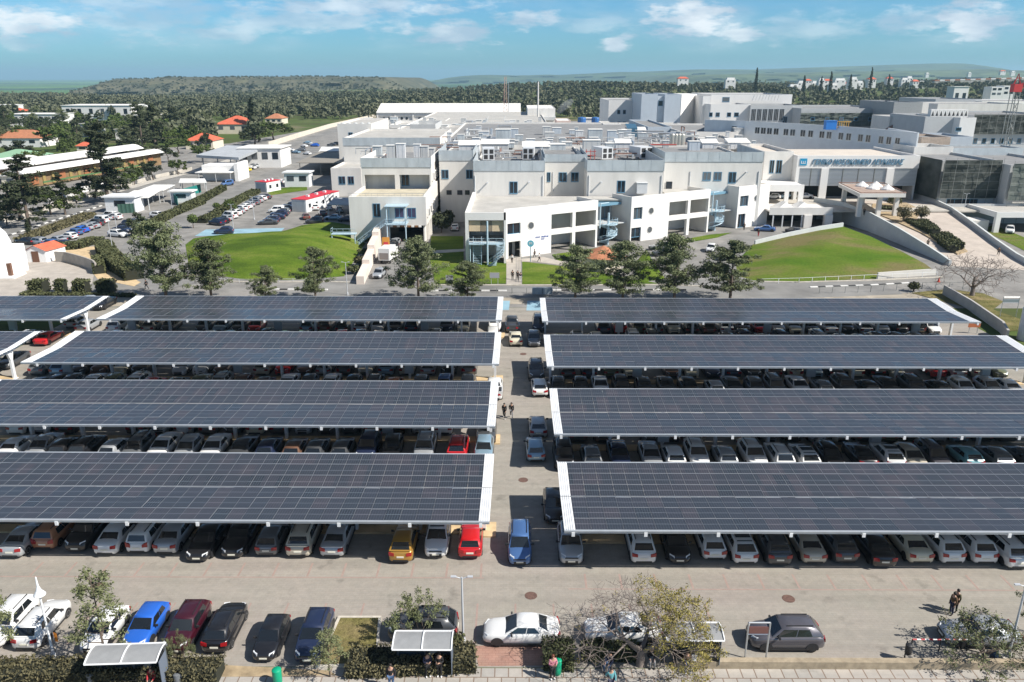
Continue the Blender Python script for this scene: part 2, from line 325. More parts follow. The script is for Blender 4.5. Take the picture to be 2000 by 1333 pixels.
M_conc = mat('concrete', (0.46, 0.43, 0.38), 0.85, var=0.16, scale=0.5)
M_kerb = mat('kerb_concrete', (0.52, 0.48, 0.41), 0.85, var=0.2, scale=1.5)
M_tan = mat('island_screed', (0.55, 0.41, 0.24), 0.9, var=0.2, scale=0.9)
M_soil = mat('bare_soil', (0.34, 0.26, 0.16), 0.95, var=0.3, scale=1.2)
M_white = mat('road_paint', (0.74, 0.73, 0.7), 0.7, var=0.12, scale=3)
M_black = mat('kerb_black', (0.04, 0.04, 0.04), 0.7)
M_plaza = mat('plaza_paving', (0.40, 0.36, 0.315), 0.85, var=0.14, scale=0.6)
M_ramp = mat('ramp_paving', (0.46, 0.40, 0.345), 0.85, var=0.12, scale=0.5)
def grass_mat(name, a, b_, c, s=0.12):
    m = bpy.data.materials.new(name); nt, N, L, b = nodes_of(m)
    tc = N.new('ShaderNodeTexCoord'); mp = N.new('ShaderNodeMapping'); mp.inputs['Scale'].default_value = (0.6, 1.3, 1); L.new(tc.outputs['Object'], mp.inputs[0])
    n1 = N.new('ShaderNodeTexNoise'); n1.inputs['Scale'].default_value = s; n1.inputs['Detail'].default_value = 7; n1.inputs['Roughness'].default_value = 0.62; L.new(mp.outputs[0], n1.inputs['Vector'])
    cr = N.new('ShaderNodeValToRGB'); e = cr.color_ramp.elements; e[0].position = 0.38; e[0].color = (*a, 1); e[1].position = 0.62; e[1].color = (*c, 1); k = e.new(0.5); k.color = (*b_, 1)
    L.new(n1.outputs['Fac'], cr.inputs[0])
    n2 = N.new('ShaderNodeTexNoise'); n2.inputs['Scale'].default_value = 3.5; n2.inputs['Detail'].default_value = 5; n2.inputs['Roughness'].default_value = 0.8; L.new(tc.outputs['Object'], n2.inputs['Vector'])
    mr = N.new('ShaderNodeMapRange'); mr.inputs[1].default_value = 0.3; mr.inputs[2].default_value = 0.7; mr.inputs[3].default_value = 0.55; mr.inputs[4].default_value = 1.4; L.new(n2.outputs['Fac'], mr.inputs[0])
    mx = N.new('ShaderNodeMix'); mx.data_type = 'RGBA'; mx.blend_type = 'MULTIPLY'; mx.inputs[0].default_value = 1; L.new(cr.outputs[0], mx.inputs[6]); L.new(mr.outputs[0], mx.inputs[7])
    L.new(mx.outputs[2], b.inputs['Base Color']); b.inputs['Roughness'].default_value = 0.95; b.inputs['Specular IOR Level'].default_value = 0.15
    bp = N.new('ShaderNodeBump'); bp.inputs['Strength'].default_value = 0.6; bp.inputs['Distance'].default_value = 0.3; L.new(n2.outputs['Fac'], bp.inputs['Height']); L.new(bp.outputs[0], b.inputs['Normal'])
    _m[name] = m; return m
M_grass = grass_mat('lawn_grass', (0.060, 0.105, 0.010), (0.098, 0.158, 0.014), (0.15, 0.185, 0.032))
M_grass2 = grass_mat('worn_grass', (0.070, 0.135, 0.010), (0.105, 0.155, 0.018), (0.17, 0.15, 0.06), 0.07)
M_grass3 = grass_mat('dry_grass', (0.11, 0.11, 0.035), (0.18, 0.16, 0.06), (0.27, 0.21, 0.11), 0.2)

sheet('parking_ground', [(-64, 37.6), (64, 37.6), (64, 113.5), (-64, 113.5)], 0.006, M_pave)
# site base: worn tarmac and concrete all round the hospital
sheet('site_ground', [(-150, 113.6), (160, 113.6), (190, 260), (230, 420), (60, 640), (-120, 640), (-150, 420), (-250, 300)], 0.003, M_asph2)
sheet('road', [(-40, 120.0), (-20, 119.2), (45, 119.2), (62, 121.5), (62, 129.5), (45, 131), (-35, 131.5)], 0.012, M_asph)
# front walk, retaining kerb
sheet('sidewalk', [(-60, 20), (60, 20), (60, 37.55), (-60, 37.55)], 0.004, M_walk)
mb = MB(); mb.box(9.5, 60, 37.55, 37.95, 0, 0.5); mb.box(9.5, 60, 37.95, 38.2, 0, 0.18)
tag(mb.build('low_wall', mat('low_wall_stone', (0.33, 0.27, 0.19), 0.9, var=0.25, scale=2.0)), 'low tan stone wall between the sidewalk and the car park, running to the right', 'low wall')
sheet('kerb_strip', px((-40, 1308), (0, 1300), (190, 1300), (445, 1300), (640, 1310), (660, 1320), (-40, 1328)), 0.012, M_soil)
sheet('red_paving', px((925, 1262), (1075, 1262), (1085, 1300), (935, 1302)), 0.014, M_red)
# planted island at the foreground
isl = px((663, 1208), (742, 1208), (735, 1300), (620, 1304)); sheet('planting_bed', isl, 0.10, M_grass3)
def kerb_loop(name, pts, w=0.18, h=0.13, m=None, closed=True, m2=None, seg=None):
    mb = MB(); n = len(pts); k = 0
    for i in range(n if closed else n - 1):
        a = Vector(pts[i]); b = Vector(pts[(i+1) % n]); L_ = (b - a).length
        if L_ < 0.05: continue
        d = (b - a) / L_; ang = math.atan2(d.y, d.x); ns = max(1, int(L_ / seg)) if seg else 1
        for q in range(ns):
            c = a + d * L_ * (q + 0.5) / ns
            mb.obox((c.x, c.y, h / 2), (L_ / ns + (0 if ns > 1 else w * 0.9), w, h + 0.002 * (i % 2)), ang, k % 2); k += 1
    return tag(mb.build(name, [m or M_kerb, m2 or m or M_kerb]), kind='structure')
kerb_loop('kerb', isl)
# bay lines of red blocks and white bay numbers at the mouth of the bays
M_bay = mat('red_bay_blocks', (0.32, 0.235, 0.205), 0.85, var=0.12, scale=2)
mb = MB()
for row_y0, xs in ((46.4, range(-14, 1)), (45.2, range(2, 16))):
    for i in xs:
        x = i * 2.42
        if -1.2 < x < 2.5: continue
        mb.box(x - 0.07, x + 0.07, row_y0, row_y0 + 1.6, 0.006, 0.0105)
for x0, x1, y in ((-38, -2.2, 46.35), (3.6, 38, 45.15)): mb.box(x0, x1, y - 0.1, y, 0.006, 0.0105)
for i in range(-13, 6):
    x = i * 2.5; mb.box(x - 0.06, x + 0.06, 39.4, 43.5, 0.006, 0.0105)
tag(mb.build('bay_markings', M_bay), kind='structure')

# ------------------------------------------------------------------ solar canopies
M_steel = mat('canopy_white_steel', (0.72, 0.73, 0.74), 0.45, var=0.06, scale=2)
M_galv = mat('canopy_grey_trim', (0.48, 0.51, 0.54), 0.42, metal=0.35, var=0.08, scale=1.5)
M_under = mat('canopy_purlin', (0.34, 0.36, 0.38), 0.5, metal=0.4)
M_pframe = mat('panel_frame', (0.44, 0.46, 0.49), 0.45, metal=0.5)
mc = bpy.data.materials.new('solar_cells'); nt, N, L, b = nodes_of(mc); _m['solar_cells'] = mc
PW, PL = 1.10, 1.66
tc = N.new('ShaderNodeTexCoord')
bk = N.new('ShaderNodeTexBrick'); bk.offset = 0; bk.inputs['Scale'].default_value = 1; bk.inputs['Brick Width'].default_value = PW / 6; bk.inputs['Row Height'].default_value = PL / 10; bk.inputs['Mortar Size'].default_value = 0.011; bk.inputs['Mortar Smooth'].default_value = 0.3
bk.inputs['Color1'].default_value = (0.024, 0.027, 0.034, 1); bk.inputs['Color2'].default_value = (0.030, 0.031, 0.037, 1); bk.inputs['Mortar'].default_value = (0.095, 0.105, 0.12, 1)
L.new(tc.outputs['Object'], bk.inputs['Vector'])
sp = N.new('ShaderNodeSeparateXYZ'); L.new(tc.outputs['Object'], sp.inputs[0])
# the split line across the middle of each half-cell panel
dv = N.new('ShaderNodeMath'); dv.operation = 'DIVIDE'; dv.inputs[1].default_value = PL; L.new(sp.outputs['Y'], dv.inputs[0])
fr = N.new('ShaderNodeMath'); fr.operation = 'FRACT'; L.new(dv.outputs[0], fr.inputs[0])
cmpn = N.new('ShaderNodeMath'); cmpn.operation = 'COMPARE'; cmpn.inputs[1].default_value = 0.5; cmpn.inputs[2].default_value = 0.016; L.new(fr.outputs[0], cmpn.inputs[0])
mx = N.new('ShaderNodeMix'); mx.data_type = 'RGBA'; L.new(cmpn.outputs[0], mx.inputs[0]); L.new(bk.outputs[0], mx.inputs[6]); mx.inputs[7].default_value = (0.16, 0.175, 0.195, 1)
# panel to panel tint: by the panel cell
def cellid():
    vd = N.new('ShaderNodeVectorMath'); vd.operation = 'DIVIDE'; vd.inputs[1].default_value = (PW, PL, 1); L.new(tc.outputs['Object'], vd.inputs[0])
    vf = N.new('ShaderNodeVectorMath'); vf.operation = 'FLOOR'; L.new(vd.outputs[0], vf.inputs[0])
    oi = N.new('ShaderNodeObjectInfo'); va = N.new('ShaderNodeVectorMath'); va.operation = 'ADD'; L.new(vf.outputs[0], va.inputs[0])
    ml = N.new('ShaderNodeVectorMath'); ml.operation = 'SCALE'; ml.inputs['Scale'].default_value = 0.37; L.new(oi.outputs['Location'], ml.inputs[0]); L.new(ml.outputs[0], va.inputs[1]); return va.outputs[0]
wn = N.new('ShaderNodeTexWhiteNoise'); wn.noise_dimensions = '3D'; L.new(cellid(), wn.inputs['Vector'])
ti = N.new('ShaderNodeValToRGB'); e = ti.color_ramp.elements; e[0].color = (0.9, 0.97, 1.0, 1); e[1].color = (1.35, 1.18, 1.18, 1); k = e.new(0.6); k.color = (1.0, 1.0, 1.05, 1); L.new(wn.outputs['Value'], ti.inputs[0])
m2 = N.new('ShaderNodeMix'); m2.data_type = 'RGBA'; m2.blend_type = 'MULTIPLY'; m2.inputs[0].default_value = 1; L.new(mx.outputs[2], m2.inputs[6]); L.new(ti.outputs[0], m2.inputs[7])
L.new(m2.outputs[2], b.inputs['Base Color'])
rr = N.new('ShaderNodeMapRange'); rr.inputs[3].default_value = 0.26; rr.inputs[4].default_value = 0.38; L.new(wn.outputs['Value'], rr.inputs[0]); L.new(rr.outputs[0], b.inputs['Roughness'])
b.inputs['IOR'].default_value = 1.48
def panel_shape(mb, x, y, zf, g=0.018):
    x0, x1, y0, y1 = x + .01, x + PW - .01, y + g, y + PL - g; t = 0.02; tx = 0.007; h = 0.04
    def q(a, c, dz): return (a, c, zf(c) + dz)
    mb.add([q(x0,y0,0),q(x1,y0,0),q(x1,y1,0),q(x0,y1,0),q(x0,y0,h),q(x1,y0,h),q(x1,y1,h),q(x0,y1,h),q(x0+tx,y0+t,h),q(x1-tx,y0+t,h),q(x1-tx,y1-t,h),q(x0+tx,y1-t,h)],
           [(0,3,2,1),(0,1,5,4),(1,2,6,5),(2,3,7,6),(3,0,4,7),(4,5,9,8),(6,7,11,10)], 0); mb.add([q(x1,y0,h),q(x1,y1,h),q(x1-tx,y1-t,h),q(x1-tx,y0+t,h),q(x0,y1,h),q(x0,y0,h),q(x0+tx,y0+t,h),q(x0+tx,y1-t,h)],[(0,1,2,3),(4,5,6,7)],2)
    mb.add([q(x0+tx,y0+t,h),q(x1-tx,y0+t,h),q(x1-tx,y1-t,h),q(x0+tx,y1-t,h)], [(0,1,2,3)], 1)
pm = MB(); panel_shape(pm, 0, 0, lambda y: 0); M_pside = mat('panel_side', (0.16, 0.17, 0.19), 0.5); PANEL = pm.mesh('solar_panel', [M_pframe, mc, M_pside])
ZE, ZC = 3.9, 3.64
CANOPY = {}
def canopy(key, x0, x1, Y0, D, label, ends=(True, True), skew=0.0, lab_end=None):
    """butterfly roof from x0 to x1, front eave at Y0; rotated by skew about (x of the aisle end, Y0)"""
    xa = x1 if abs(x1) < abs(x0) else x0
    root = thing('solar_canopy', label, 'solar canopy', (xa, Y0, 0), skew, 'solar canopies over the parking bays')
    py = (D / 2 - 0.09) / 3; s = py / PL; half = D / 2
    n = int((x1 - x0 - 0.75 * sum(ends)) / PW)
    if xa == x1: px1 = x1 - 0.75 * ends[1]; px0 = px1 - n * PW
    else: px0 = x0 + 0.75 * ends[0]; px1 = px0 + n * PW
    ang = math.atan2(ZE - ZC, half)
    cells = []
    for r in range(6):
        for c in range(n):
            wx = px0 + c * PW; ly = 0.03 + r * py if r < 3 else half + 0.09 + (r - 3) * py - 0.03
            cells.append((r, c, wx, ly))
    def score(q):
        X = q[2] + PW / 2; Y = Y0 + q[3] + py / 2
        zc = Y * 0.9475 + 29 * 0.3196
        infr = abs(X + 0.1) / zc < 1000 / F
        return (0 if infr else 1, zc + abs(X) * 0.02)
    cells.sort(key=score)
    def zf(y): return ZC + (ZE - ZC) * abs(y - half) / half
    for r, c, wx, ly in cells[:100]:
        o = link('solar_panel', PANEL, root, False)
        o.location = (wx - xa, ly, zf(ly)); o.scale = (1, s, 1); o.rotation_euler = (math.atan2(zf(ly + py) - zf(ly), py) + rng.gauss(0, .005), rng.gauss(0, .006), 0)
    if len(cells) > 100:
        mb = MB()
        for r, c, wx, ly in cells[100:]:
            panel_shape(mb, wx - xa, 0, lambda y: 0); k = len(mb.v) - 24
            for q in range(k, k + 24):
                p = mb.v[q]; yy = p[1] + ly / s; mb.v[q] = (p[0], yy, p[2] + zf(yy * s))
        o = mb.build('solar_panels', [M_pframe, mc, M_pside], root, world=False); o.scale = (1, s, 1); o['kind'] = 'stuff'
    # roof deck edge strips of white ribbed sheet at the ends
    for side, on in ((0, ends[0]), (1, ends[1])):
        if not on: continue
        a = (x0 if side == 0 else px1) - xa; bnd = (px0 if side == 0 else x1) - xa
        for ya, yb in ((0.0, half - 0.06), (half + 0.06, D)):
            mb = MB(); k = 5; wv = (bnd - a) / k
            for i in range(k):
                xa_, xb_ = a + i * wv, a + (i + 0.62) * wv
                mb.add([(xa_, ya, zf(ya) + .03), (xb_, ya, zf(ya) + .03), (xb_, yb, zf(yb) + .03), (xa_, yb, zf(yb) + .03), (xa_, ya, zf(ya) + .075), (xb_, ya, zf(ya) + .075), (xb_, yb, zf(yb) + .075), (xa_, yb, zf(yb) + .075)],
                       [(0,3,2,1),(4,5,6,7),(0,1,5,4),(1,2,6,5),(2,3,7,6),(3,0,4,7)])
                xc_, xd_ = xb_, a + (i + 1) * wv
                mb.add([(xc_, ya, zf(ya) + .04), (xd_, ya, zf(ya) + .04), (xd_, yb, zf(yb) + .04), (xc_, yb, zf(yb) + .04)], [(0, 1, 2, 3)])
            mb.build('end_sheeting', M_steel, root, world=False)
    # eave gutters, purlins, middle gutter
    for nm, y, dz in (('eave_gutter', -0.10, -0.16), ('eave_gutter', D - 0.02, -0.16)):
        mb = MB(); mb.box(x0 - xa, x1 - xa, y, y + 0.12, ZE + dz, ZE + 0.035)
        mb.box(x0 - xa, x1 - xa, y - 0.04, y + 0.01, ZE - 0.03, ZE + 0.045); mb.build(nm, M_galv, root, world=False)
    mb = MB(); mb.box(x0 - xa, x1 - xa, half - 0.05, half + 0.05, ZC - 0.1, ZC - 0.01); mb.build('valley_gutter', M_galv, root, world=False)
    mb = MB()
    for q in (0.6, 1.7, 2.4, 3.4, 4.2):
        for y in (q, D - q): mb.box(x0 - xa + .02, x1 - xa - .02, y - 0.04, y + 0.04, zf(y) - 0.14, zf(y) - 0.012)
    pu = mb.build('purlins', M_under, root, world=False)
    # frames every two bays
    nb = int((x1 - x0) / 4.9); 
    for i in range(nb + 1):
        x = (x1 - 0.6 - i * 4.9 if xa == x1 else x0 + 0.6 + i * 4.9) - xa
        mb = MB()
        for ya, yb in ((-0.16, half), (half, D + 0.16)):
            za, zb = zf(ya), zf(yb)
            ha, hb = (0.16, 0.34) if ya < half - 1 else (0.34, 0.16)
            mb.add([(x-.08,ya,za-.14-ha),(x+.08,ya,za-.14-ha),(x+.08,yb,zb-.14-hb),(x-.08,yb,zb-.14-hb),(x-.08,ya,za-.15),(x+.08,ya,za-.15),(x+.08,yb,zb-.15),(x-.08,yb,zb-.15)],
                   [(0,3,2,1),(4,5,6,7),(0,1,5,4),(1,2,6,5),(2,3,7,6),(3,0,4,7)])
        mb.box(x - .11, x + .11, -0.2, -0.145, ZE - 0.36, ZE - 0.06)
        mb.build('cross_beam', M_steel, root, world=False)
        mb = MB(); w0, w1 = 0.20, 0.5
        big = (i % 4 == 2)
        mb.prism([(x - .12, half - w0), (x + .12, half - w0), (x + .12, half + w0), (x - .12, half + w0)], 0, 2.3)
        mb.add([(x-.12,half-w0,2.3),(x+.12,half-w0,2.3),(x+.12,half+w0,2.3),(x-.12,half+w0,2.3),(x-.12,half-w1,3.13),(x+.12,half-w1,3.13),(x+.12,half+w1,3.13),(x-.12,half+w1,3.13)],
               [(0,1,5,4),(1,2,6,5),(2,3,7,6),(3,0,4,7),(4,5,6,7)])
        mb.box(x - .26, x + .26, half - .34, half + .34, 0, 0.06)
        cl = mb.build('column', M_steel, root, world=False)
        if big:
            mb = MB(); mb.box(x - 0.5, x + 0.5, half - 0.52, half - 0.21, 0.9, 2.2); mb.box(x - 0.42, x + 0.42, half - 0.56, half - 0.52, 1.0, 2.1)
            mb.build('inverter_cabinet', mat('inverter_grey', (0.42, 0.44, 0.46), 0.5), cl, world=False)
    CANOPY[key] = (x0, x1, Y0, D)
    return root
RY = [(46.18, 9.81), (61.27, 10.26), (77.86, 10.6), (94.02, 10.8)]
LY = [(47.25, 10.14), (62.83, 10.6), (78.55, 10.85), (94.5, 10.95)]
rl = ['front', 'second', 'third', 'rear']
for i in range(4):
    canopy('R%d' % (i + 1), 3.3, 58.2, RY[i][0], RY[i][1], 'long solar panel canopy right of the central aisle, %s row' % rl[i], (True, True))
    canopy('L%d' % (i + 1), -53.2, -1.8, LY[i][0], LY[i][1], 'long solar panel canopy left of the central aisle, %s row' % rl[i], (True, True), skew=R(-0.25))
canopy('FL4', -76, -56.9, LY[3][0], LY[3][1], 'short solar canopy at the far left edge beside the clipped bushes', (False, True))
canopy('FL3', -76, -57.2, LY[2][0], LY[2][1], 'short solar canopy cut by the left edge, beside the red car', (False, True))
# islands at the row ends
for key in CANOPY:
    x0, x1, Y0, D = CANOPY[key]; m = Y0 + D / 2
    mb = MB(); mb.box(max(x0, -75) + (0.9 if x0 > 0 else 0.3), min(x1, 58) - 0.6, m - 0.55, m + 0.55, 0, 0.13)
    if key[0] == 'L': mb.box(-2.6, -1.5, m - 1.0, m + 1.0, 0, 0.14)
    tag(mb.build('kerb_island', M_tan), kind='structure')
# ================================================================== cars
M_glass = mat('car_glass', (0.012, 0.015, 0.018), 0.06, coat=0.0)
M_glass.node_tree.nodes['Principled BSDF'].inputs['IOR'].default_value = 1.85
M_tyre = mat('tyre_rubber', (0.018, 0.018, 0.019), 0.8)
M_rim = mat('alloy_rim', (0.42, 0.43, 0.45), 0.3, metal=0.8)
M_trim = mat('black_plastic', (0.022, 0.022, 0.024), 0.55)
M_tail = mat('tail_lamp_red', (0.30, 0.012, 0.015), 0.2, coat=0.5)
M_head = mat('headlamp_glass', (0.70, 0.72, 0.74), 0.12, coat=0.6)
M_plate = mat('number_plate', (0.72, 0.70, 0.6), 0.5)
PAINT = {'white': (0.72, 0.72, 0.71), 'silver': (0.42, 0.44, 0.46), 'grey': (0.17, 0.18, 0.19), 'dark grey': (0.055, 0.058, 0.063), 'black': (0.012, 0.012, 0.014),
         'navy': (0.014, 0.022, 0.055), 'blue': (0.02, 0.11, 0.48), 'mid blue': (0.08, 0.17, 0.38), 'light blue': (0.27, 0.40, 0.50), 'red': (0.50, 0.012, 0.016), 'maroon': (0.042, 0.005, 0.012),
         'gold': (0.44, 0.24, 0.045), 'copper': (0.42, 0.19, 0.10), 'beige': (0.50, 0.45, 0.36), 'mauve grey': (0.11, 0.105, 0.12), 'teal': (0.14, 0.34, 0.38), 'olive': (0.13, 0.14, 0.08), 'orange': (0.55, 0.15, 0.03), 'brown': (0.14, 0.075, 0.05), 'cream': (0.62, 0.57, 0.43), 'yellow': (0.65, 0.5, 0.03)}
def paint(c):
    return mat('car_paint_' + c.replace(' ', '_'), PAINT[c], 0.34 if c in ('silver', 'grey', 'mauve grey') else 0.3, metal=0.35 if c in ('silver', 'grey', 'mauve grey', 'light blue', 'gold', 'mid blue') else 0.0, coat=0.9)
#       half-length, half-width, height, belt, hood, deck, yA windscreen foot, yB roof front, yC roof rear, yD rear foot
CT = {'hatchback': (2.02, .87, 1.50, .95, .94, 1.00, .98, .22, -1.45, -1.90),
      'sedan': (2.33, .90, 1.45, .95, .93, 1.04, 1.00, .22, -1.02, -1.72),
      'suv': (2.22, .91, 1.68, 1.08, 1.08, 1.10, 1.08, .42, -1.62, -2.08),
      'crossover': (2.12, .90, 1.60, 1.04, 1.04, 1.06, 1.05, .30, -1.40, -2.02),
      'van': (2.2, .88, 1.84, 1.08, 1.02, 1.10, 1.42, .82, -1.98, -2.14),
      'minivan': (2.2, .87, 1.66, 1.0, 1.0, 1.04, 1.22, .5, -1.85, -2.1),
      'pickup': (2.6, .92, 1.76, 1.08, 1.10, 1.08, 1.15, .55, -.55, -.85)}
def loft(mb, rings, m=0, cap=True, mfun=None):
    n = len(rings[0]); o = len(mb.v)
    for r in rings: mb.v.extend(r)
    for i in range(len(rings) - 1):
        for j in range(n):
            mb.f.append((o+i*n+j, o+i*n+(j+1) % n, o+(i+1)*n+(j+1) % n, o+(i+1)*n+j)); mb.m.append(mfun(j) if mfun else m)
    if cap:
        mb.f.append(tuple(o + j for j in range(n-1, -1, -1))); mb.m.append(m)
        mb.f.append(tuple(o + (len(rings)-1)*n + j for j in range(n))); mb.m.append(m)
def quadat(a, b, c, d, s, t):
    return a.lerp(b, s).lerp(d.lerp(c, s), t)
def slab(mb, a, b, c, d, s0, s1, t0, t1, off, m=0):
    q = [quadat(a, b, c, d, s, t) for s, t in ((s0, t0), (s1, t0), (s1, t1), (s0, t1))]
    n = (q[1] - q[0]).cross(q[3] - q[0]).normalized()
    mb.add([p - n * 0.01 for p in q] + [p + n * off for p in q], [(4, 5, 6, 7), (0, 1, 5, 4), (1, 2, 6, 5), (2, 3, 7, 6), (3, 0, 4, 7)], m)
def car_meshes(kind, roof_black=False):
    hl, w, Hc, belt, hood, deck, yA, yB, yC, yD = CT[kind]
    out = {}
    mb = MB()
    wf, wr = hl - 0.88, -hl + 0.80
    st = [(-hl, .78*w, .42, .62, deck-.34), (-hl+.05, .88*w, .30, .62, deck-.16), (-hl+.16, .95*w, .24, .62, deck-.05), (-hl+.5, w, .20, .62, deck), (yD+.25 if yD+.25 > -hl+.55 else -hl+.62, w, .2, .62, deck),
          (min(yC, -.5), w, .2, .62, belt+.02), (0.2, w, .2, .62, belt), (yA-.1, w, .2, .62, belt-.01), (yA+.12, .99*w, .2, .6, hood), (hl-.62, .97*w, .2, .58, hood-.06), (hl-.25, .90*w, .22, .55, hood-.16), (hl-.08, .80*w, .26, .53, hood-.27), (hl, .66*w, .36, .52, hood-.40)]
    st.sort(key=lambda q: q[0])
    rings = []
    for y, hw, zb, zm, zd in st:
        half = [(.84*hw, zb), (hw*.985, zb+.12), (hw*1.0, zm), (hw*.985, max(zd-.16, zm+.03)), (hw*.93, max(zd-.04, zm+.06)), (hw*.80, zd+.0), (hw*.4, zd+.03)]
        ring = [(x, y, z) for x, z in half] + [(-x, y, z) for x, z in half[::-1]]
        rings.append(ring[::-1])
    nr = 14
    loft(mb, rings, 0, True, lambda j: 1 if j in (6, 0, 12, 13 - 13 + 12) and False else 0)
    # greenhouse
    wb, wt, wi = .92*w, .74*w, .60*w
    zb = belt - .03
    ys_b = [yD, yD + (yA-yD)*.30, yD + (yA-yD)*.62, yA]; ys_t = [yC, yC + (yB-yC)*.33, yC + (yB-yC)*.7, yB]
    def zt(i): return Hc - .075 - (.05 if i == 0 else .0 if i < 3 else .03)
    Lb = [Vector((-wb, y, zb + (.05 if i == 0 else 0))) for i, y in enumerate(ys_b)]; Rb = [Vector((wb, v.y, v.z)) for v in Lb]
    Lt = [Vector((-wt, y, zt(i))) for i, y in enumerate(ys_t)]; Rt = [Vector((-v.x, v.y, v.z)) for v in Lt]
    Lr = [Vector((-wi, y + (.12 if i == 0 else -.10 if i == 3 else 0), Hc - (.045 if i == 0 else .0 if i < 3 else .02))) for i, y in enumerate(ys_t)]; Rr = [Vector((-v.x, v.y, v.z)) for v in Lr]
    vs = Lb + Rb + Lt + Rt + Lr + Rr; fs = []
    for i in range(3):
        fs += [(i+1, i, 8+i, 9+i), (4+i, 5+i, 13+i, 12+i), (9+i, 8+i, 16+i, 17+i), (12+i, 13+i, 21+i, 20+i), (17+i, 16+i, 20+i, 21+i)]
    fs += [(3, 11, 15, 7), (0, 4, 12, 8), (11, 19, 23, 15), (8, 12, 20, 16)]
    mb.add(vs, [f for f in fs], 0)
    if roof_black:
        mb.add([v + Vector((0, 0, .012)) for v in (Lr[0], Rr[0], Rr[3], Lr[3])] + [], [(0, 1, 2, 3)], 1)
        mb.add([v + Vector((0, 0, .012)) for v in (Lr[1], Rr[1], Rr[2], Lr[2])], [(0, 1, 2, 3)], 1)
    if kind == 'pickup':      # open load bed: raised sides
        for s in (-1, 1): mb.box(s*w*.97-.05, s*w*.97+.05, -hl+.05, yD-.05, .9, 1.2, 0)
        mb.box(-w*.95, w*.95, -hl+.02, -hl+.10, .7, 1.2, 0); mb.box(-w*.8, w*.8, -hl+.12, yD-.06, 1.085, 1.10, 1)
    # dark sill, wheel arches, bumper intakes
    for s in (-1, 1):
        mb.box(s*w*.99-.03, s*w*.99+.015, -hl+1.1, hl-1.15, .19, .30, 1)
        for yw in (wf, wr):
            pts = [(yw + .385*math.cos(a), .32 + .385*math.sin(a)) for a in [math.pi*k/10 for k in range(-1, 12)]]
            x0, x1 = s*(w-.06), s*(w+.012)
            n = len(pts); o = [(x0, y, max(z, .2)) for y, z in pts] + [(x1, y, max(z, .2)) for y, z in pts]
            mb.add(o, [tuple(range(n, 2*n)) if s > 0 else tuple(range(2*n-1, n-1, -1))] + [(i, i+1, n+i+1, n+i) for i in range(n-1)], 1)
    mb.box(-.5*w, .5*w, hl-.06, hl+.012, .26, .50, 1); mb.box(-.62*w, .62*w, -hl-.012, -hl+.08, .30, .42, 1)
    mb.box(-.52*w, .52*w, hl-.11, hl+.006, hood-.40, hood-.31, 1)
    if kind in ('suv', 'minivan'):
        for s in (-1, 1): mb.box(s*wi-.02, s*wi+.02, yC+.2, yB-.25, Hc-.02, Hc+.04, 1)
    # door shut lines
    out['body'] = mb.mesh('body_' + kind, [paint('white'), M_trim], True, 62)
    g = MB(); slab(g, Rb[3], Lb[3], Lt[3], Rt[3], .05, .95, .06, .93, .012); out['windscreen'] = g.mesh('windscreen', M_glass)
    g = MB(); slab(g, Lb[0], Rb[0], Rt[0], Lt[0], .08, .92, .14 if kind != 'sedan' else .08, .92, .012); out['rear_window'] = g.mesh('rear_window', M_glass)
    sw = []
    for A, B_, C_, D_, flip in ((Lb, Lb, Lt, Lt, True), (Rb, Rb, Rt, Rt, False)):
        for lo, hi in ((0.22, 0.52), (0.54, 0.93)):
            g = MB()
            a, b_, c, d = A[0], A[3], C_[3], C_[0]
            if flip: slab(g, b_, a, d, c, 1-hi, 1-lo, .08, .88, .012)
            else: slab(g, a, b_, c, d, lo, hi, .08, .88, .012)
            sw.append(g.mesh('side_window', M_glass))
    if kind in ('suv', 'minivan', 'van'):
        pass
    out['side_window'] = sw
    g = MB(); pr = [(.16, -.1), (.29, -.1), (.325, -.06), (.325, .06), (.29, .1), (.16, .1)]
    def wheel_mb(prof):
        b2 = MB(); b2.lathe((0, 0, 0), prof, 18); b2.v = [(p[2], p[0], p[1]) for p in b2.v]; return b2
    out['wheel'] = wheel_mb(pr).mesh('wheel', M_tyre, True, 50)
    b2 = wheel_mb([(.0, -.085), (.2, -.085), (.215, -.1), (.215, .1), (.2, .104), (.06, .085), (.01, .09)])
    for k in range(5):
        a = 2*math.pi*k/5
    out['rim'] = b2.mesh('rim', M_rim, True, 50)
    out['wpos'] = [(s*(w-.09), y, .325) for y in (wf, wr) for s in (-1, 1)]
    hb = []
    for s in (-1, 1):
        g = MB(); x0, x1 = .46*w, .83*w; z1 = hood-.175
        g.add([(s*x0, hl-.02, z1-.14), (s*x1, hl-.22, z1-.11), (s*x1, hl-.30, z1+.06), (s*x0, hl-.10, z1-.02), (s*x0, hl-.2, z1-.14), (s*x1*.95, hl-.4, z1-.11), (s*x1*.95, hl-.45, z1+.04), (s*x0, hl-.3, z1-.03)],
              [(0,1,2,3),(3,2,6,7),(0,4,5,1),(1,5,6,2),(0,3,7,4)]); hb.append(g.mesh('headlight', M_head))
    out['headlight'] = hb; tb = []
    for s in (-1, 1):
        g = MB(); x0, x1 = (.50*w, .93*w); zz = deck-.26
        hgt = .30 if kind in ('van', 'minivan') else .17
        g.add([(s*x0, -hl-.05, zz-.08), (s*x1, -hl+.03, zz-.08), (s*x1*1.02, -hl+.07, zz+hgt), (s*x0, -hl-.005, zz+.12), (s*x0, -hl+.2, zz-.08), (s*x1*.9, -hl+.35, zz-.08), (s*x1*.9, -hl+.4, zz+hgt-.02), (s*x0, -hl+.2, zz+.10)],
              [(0,1,2,3),(3,2,6,7),(0,4,5,1),(1,5,6,2),(0,3,7,4)]); tb.append(g.mesh('tail_light', M_tail))
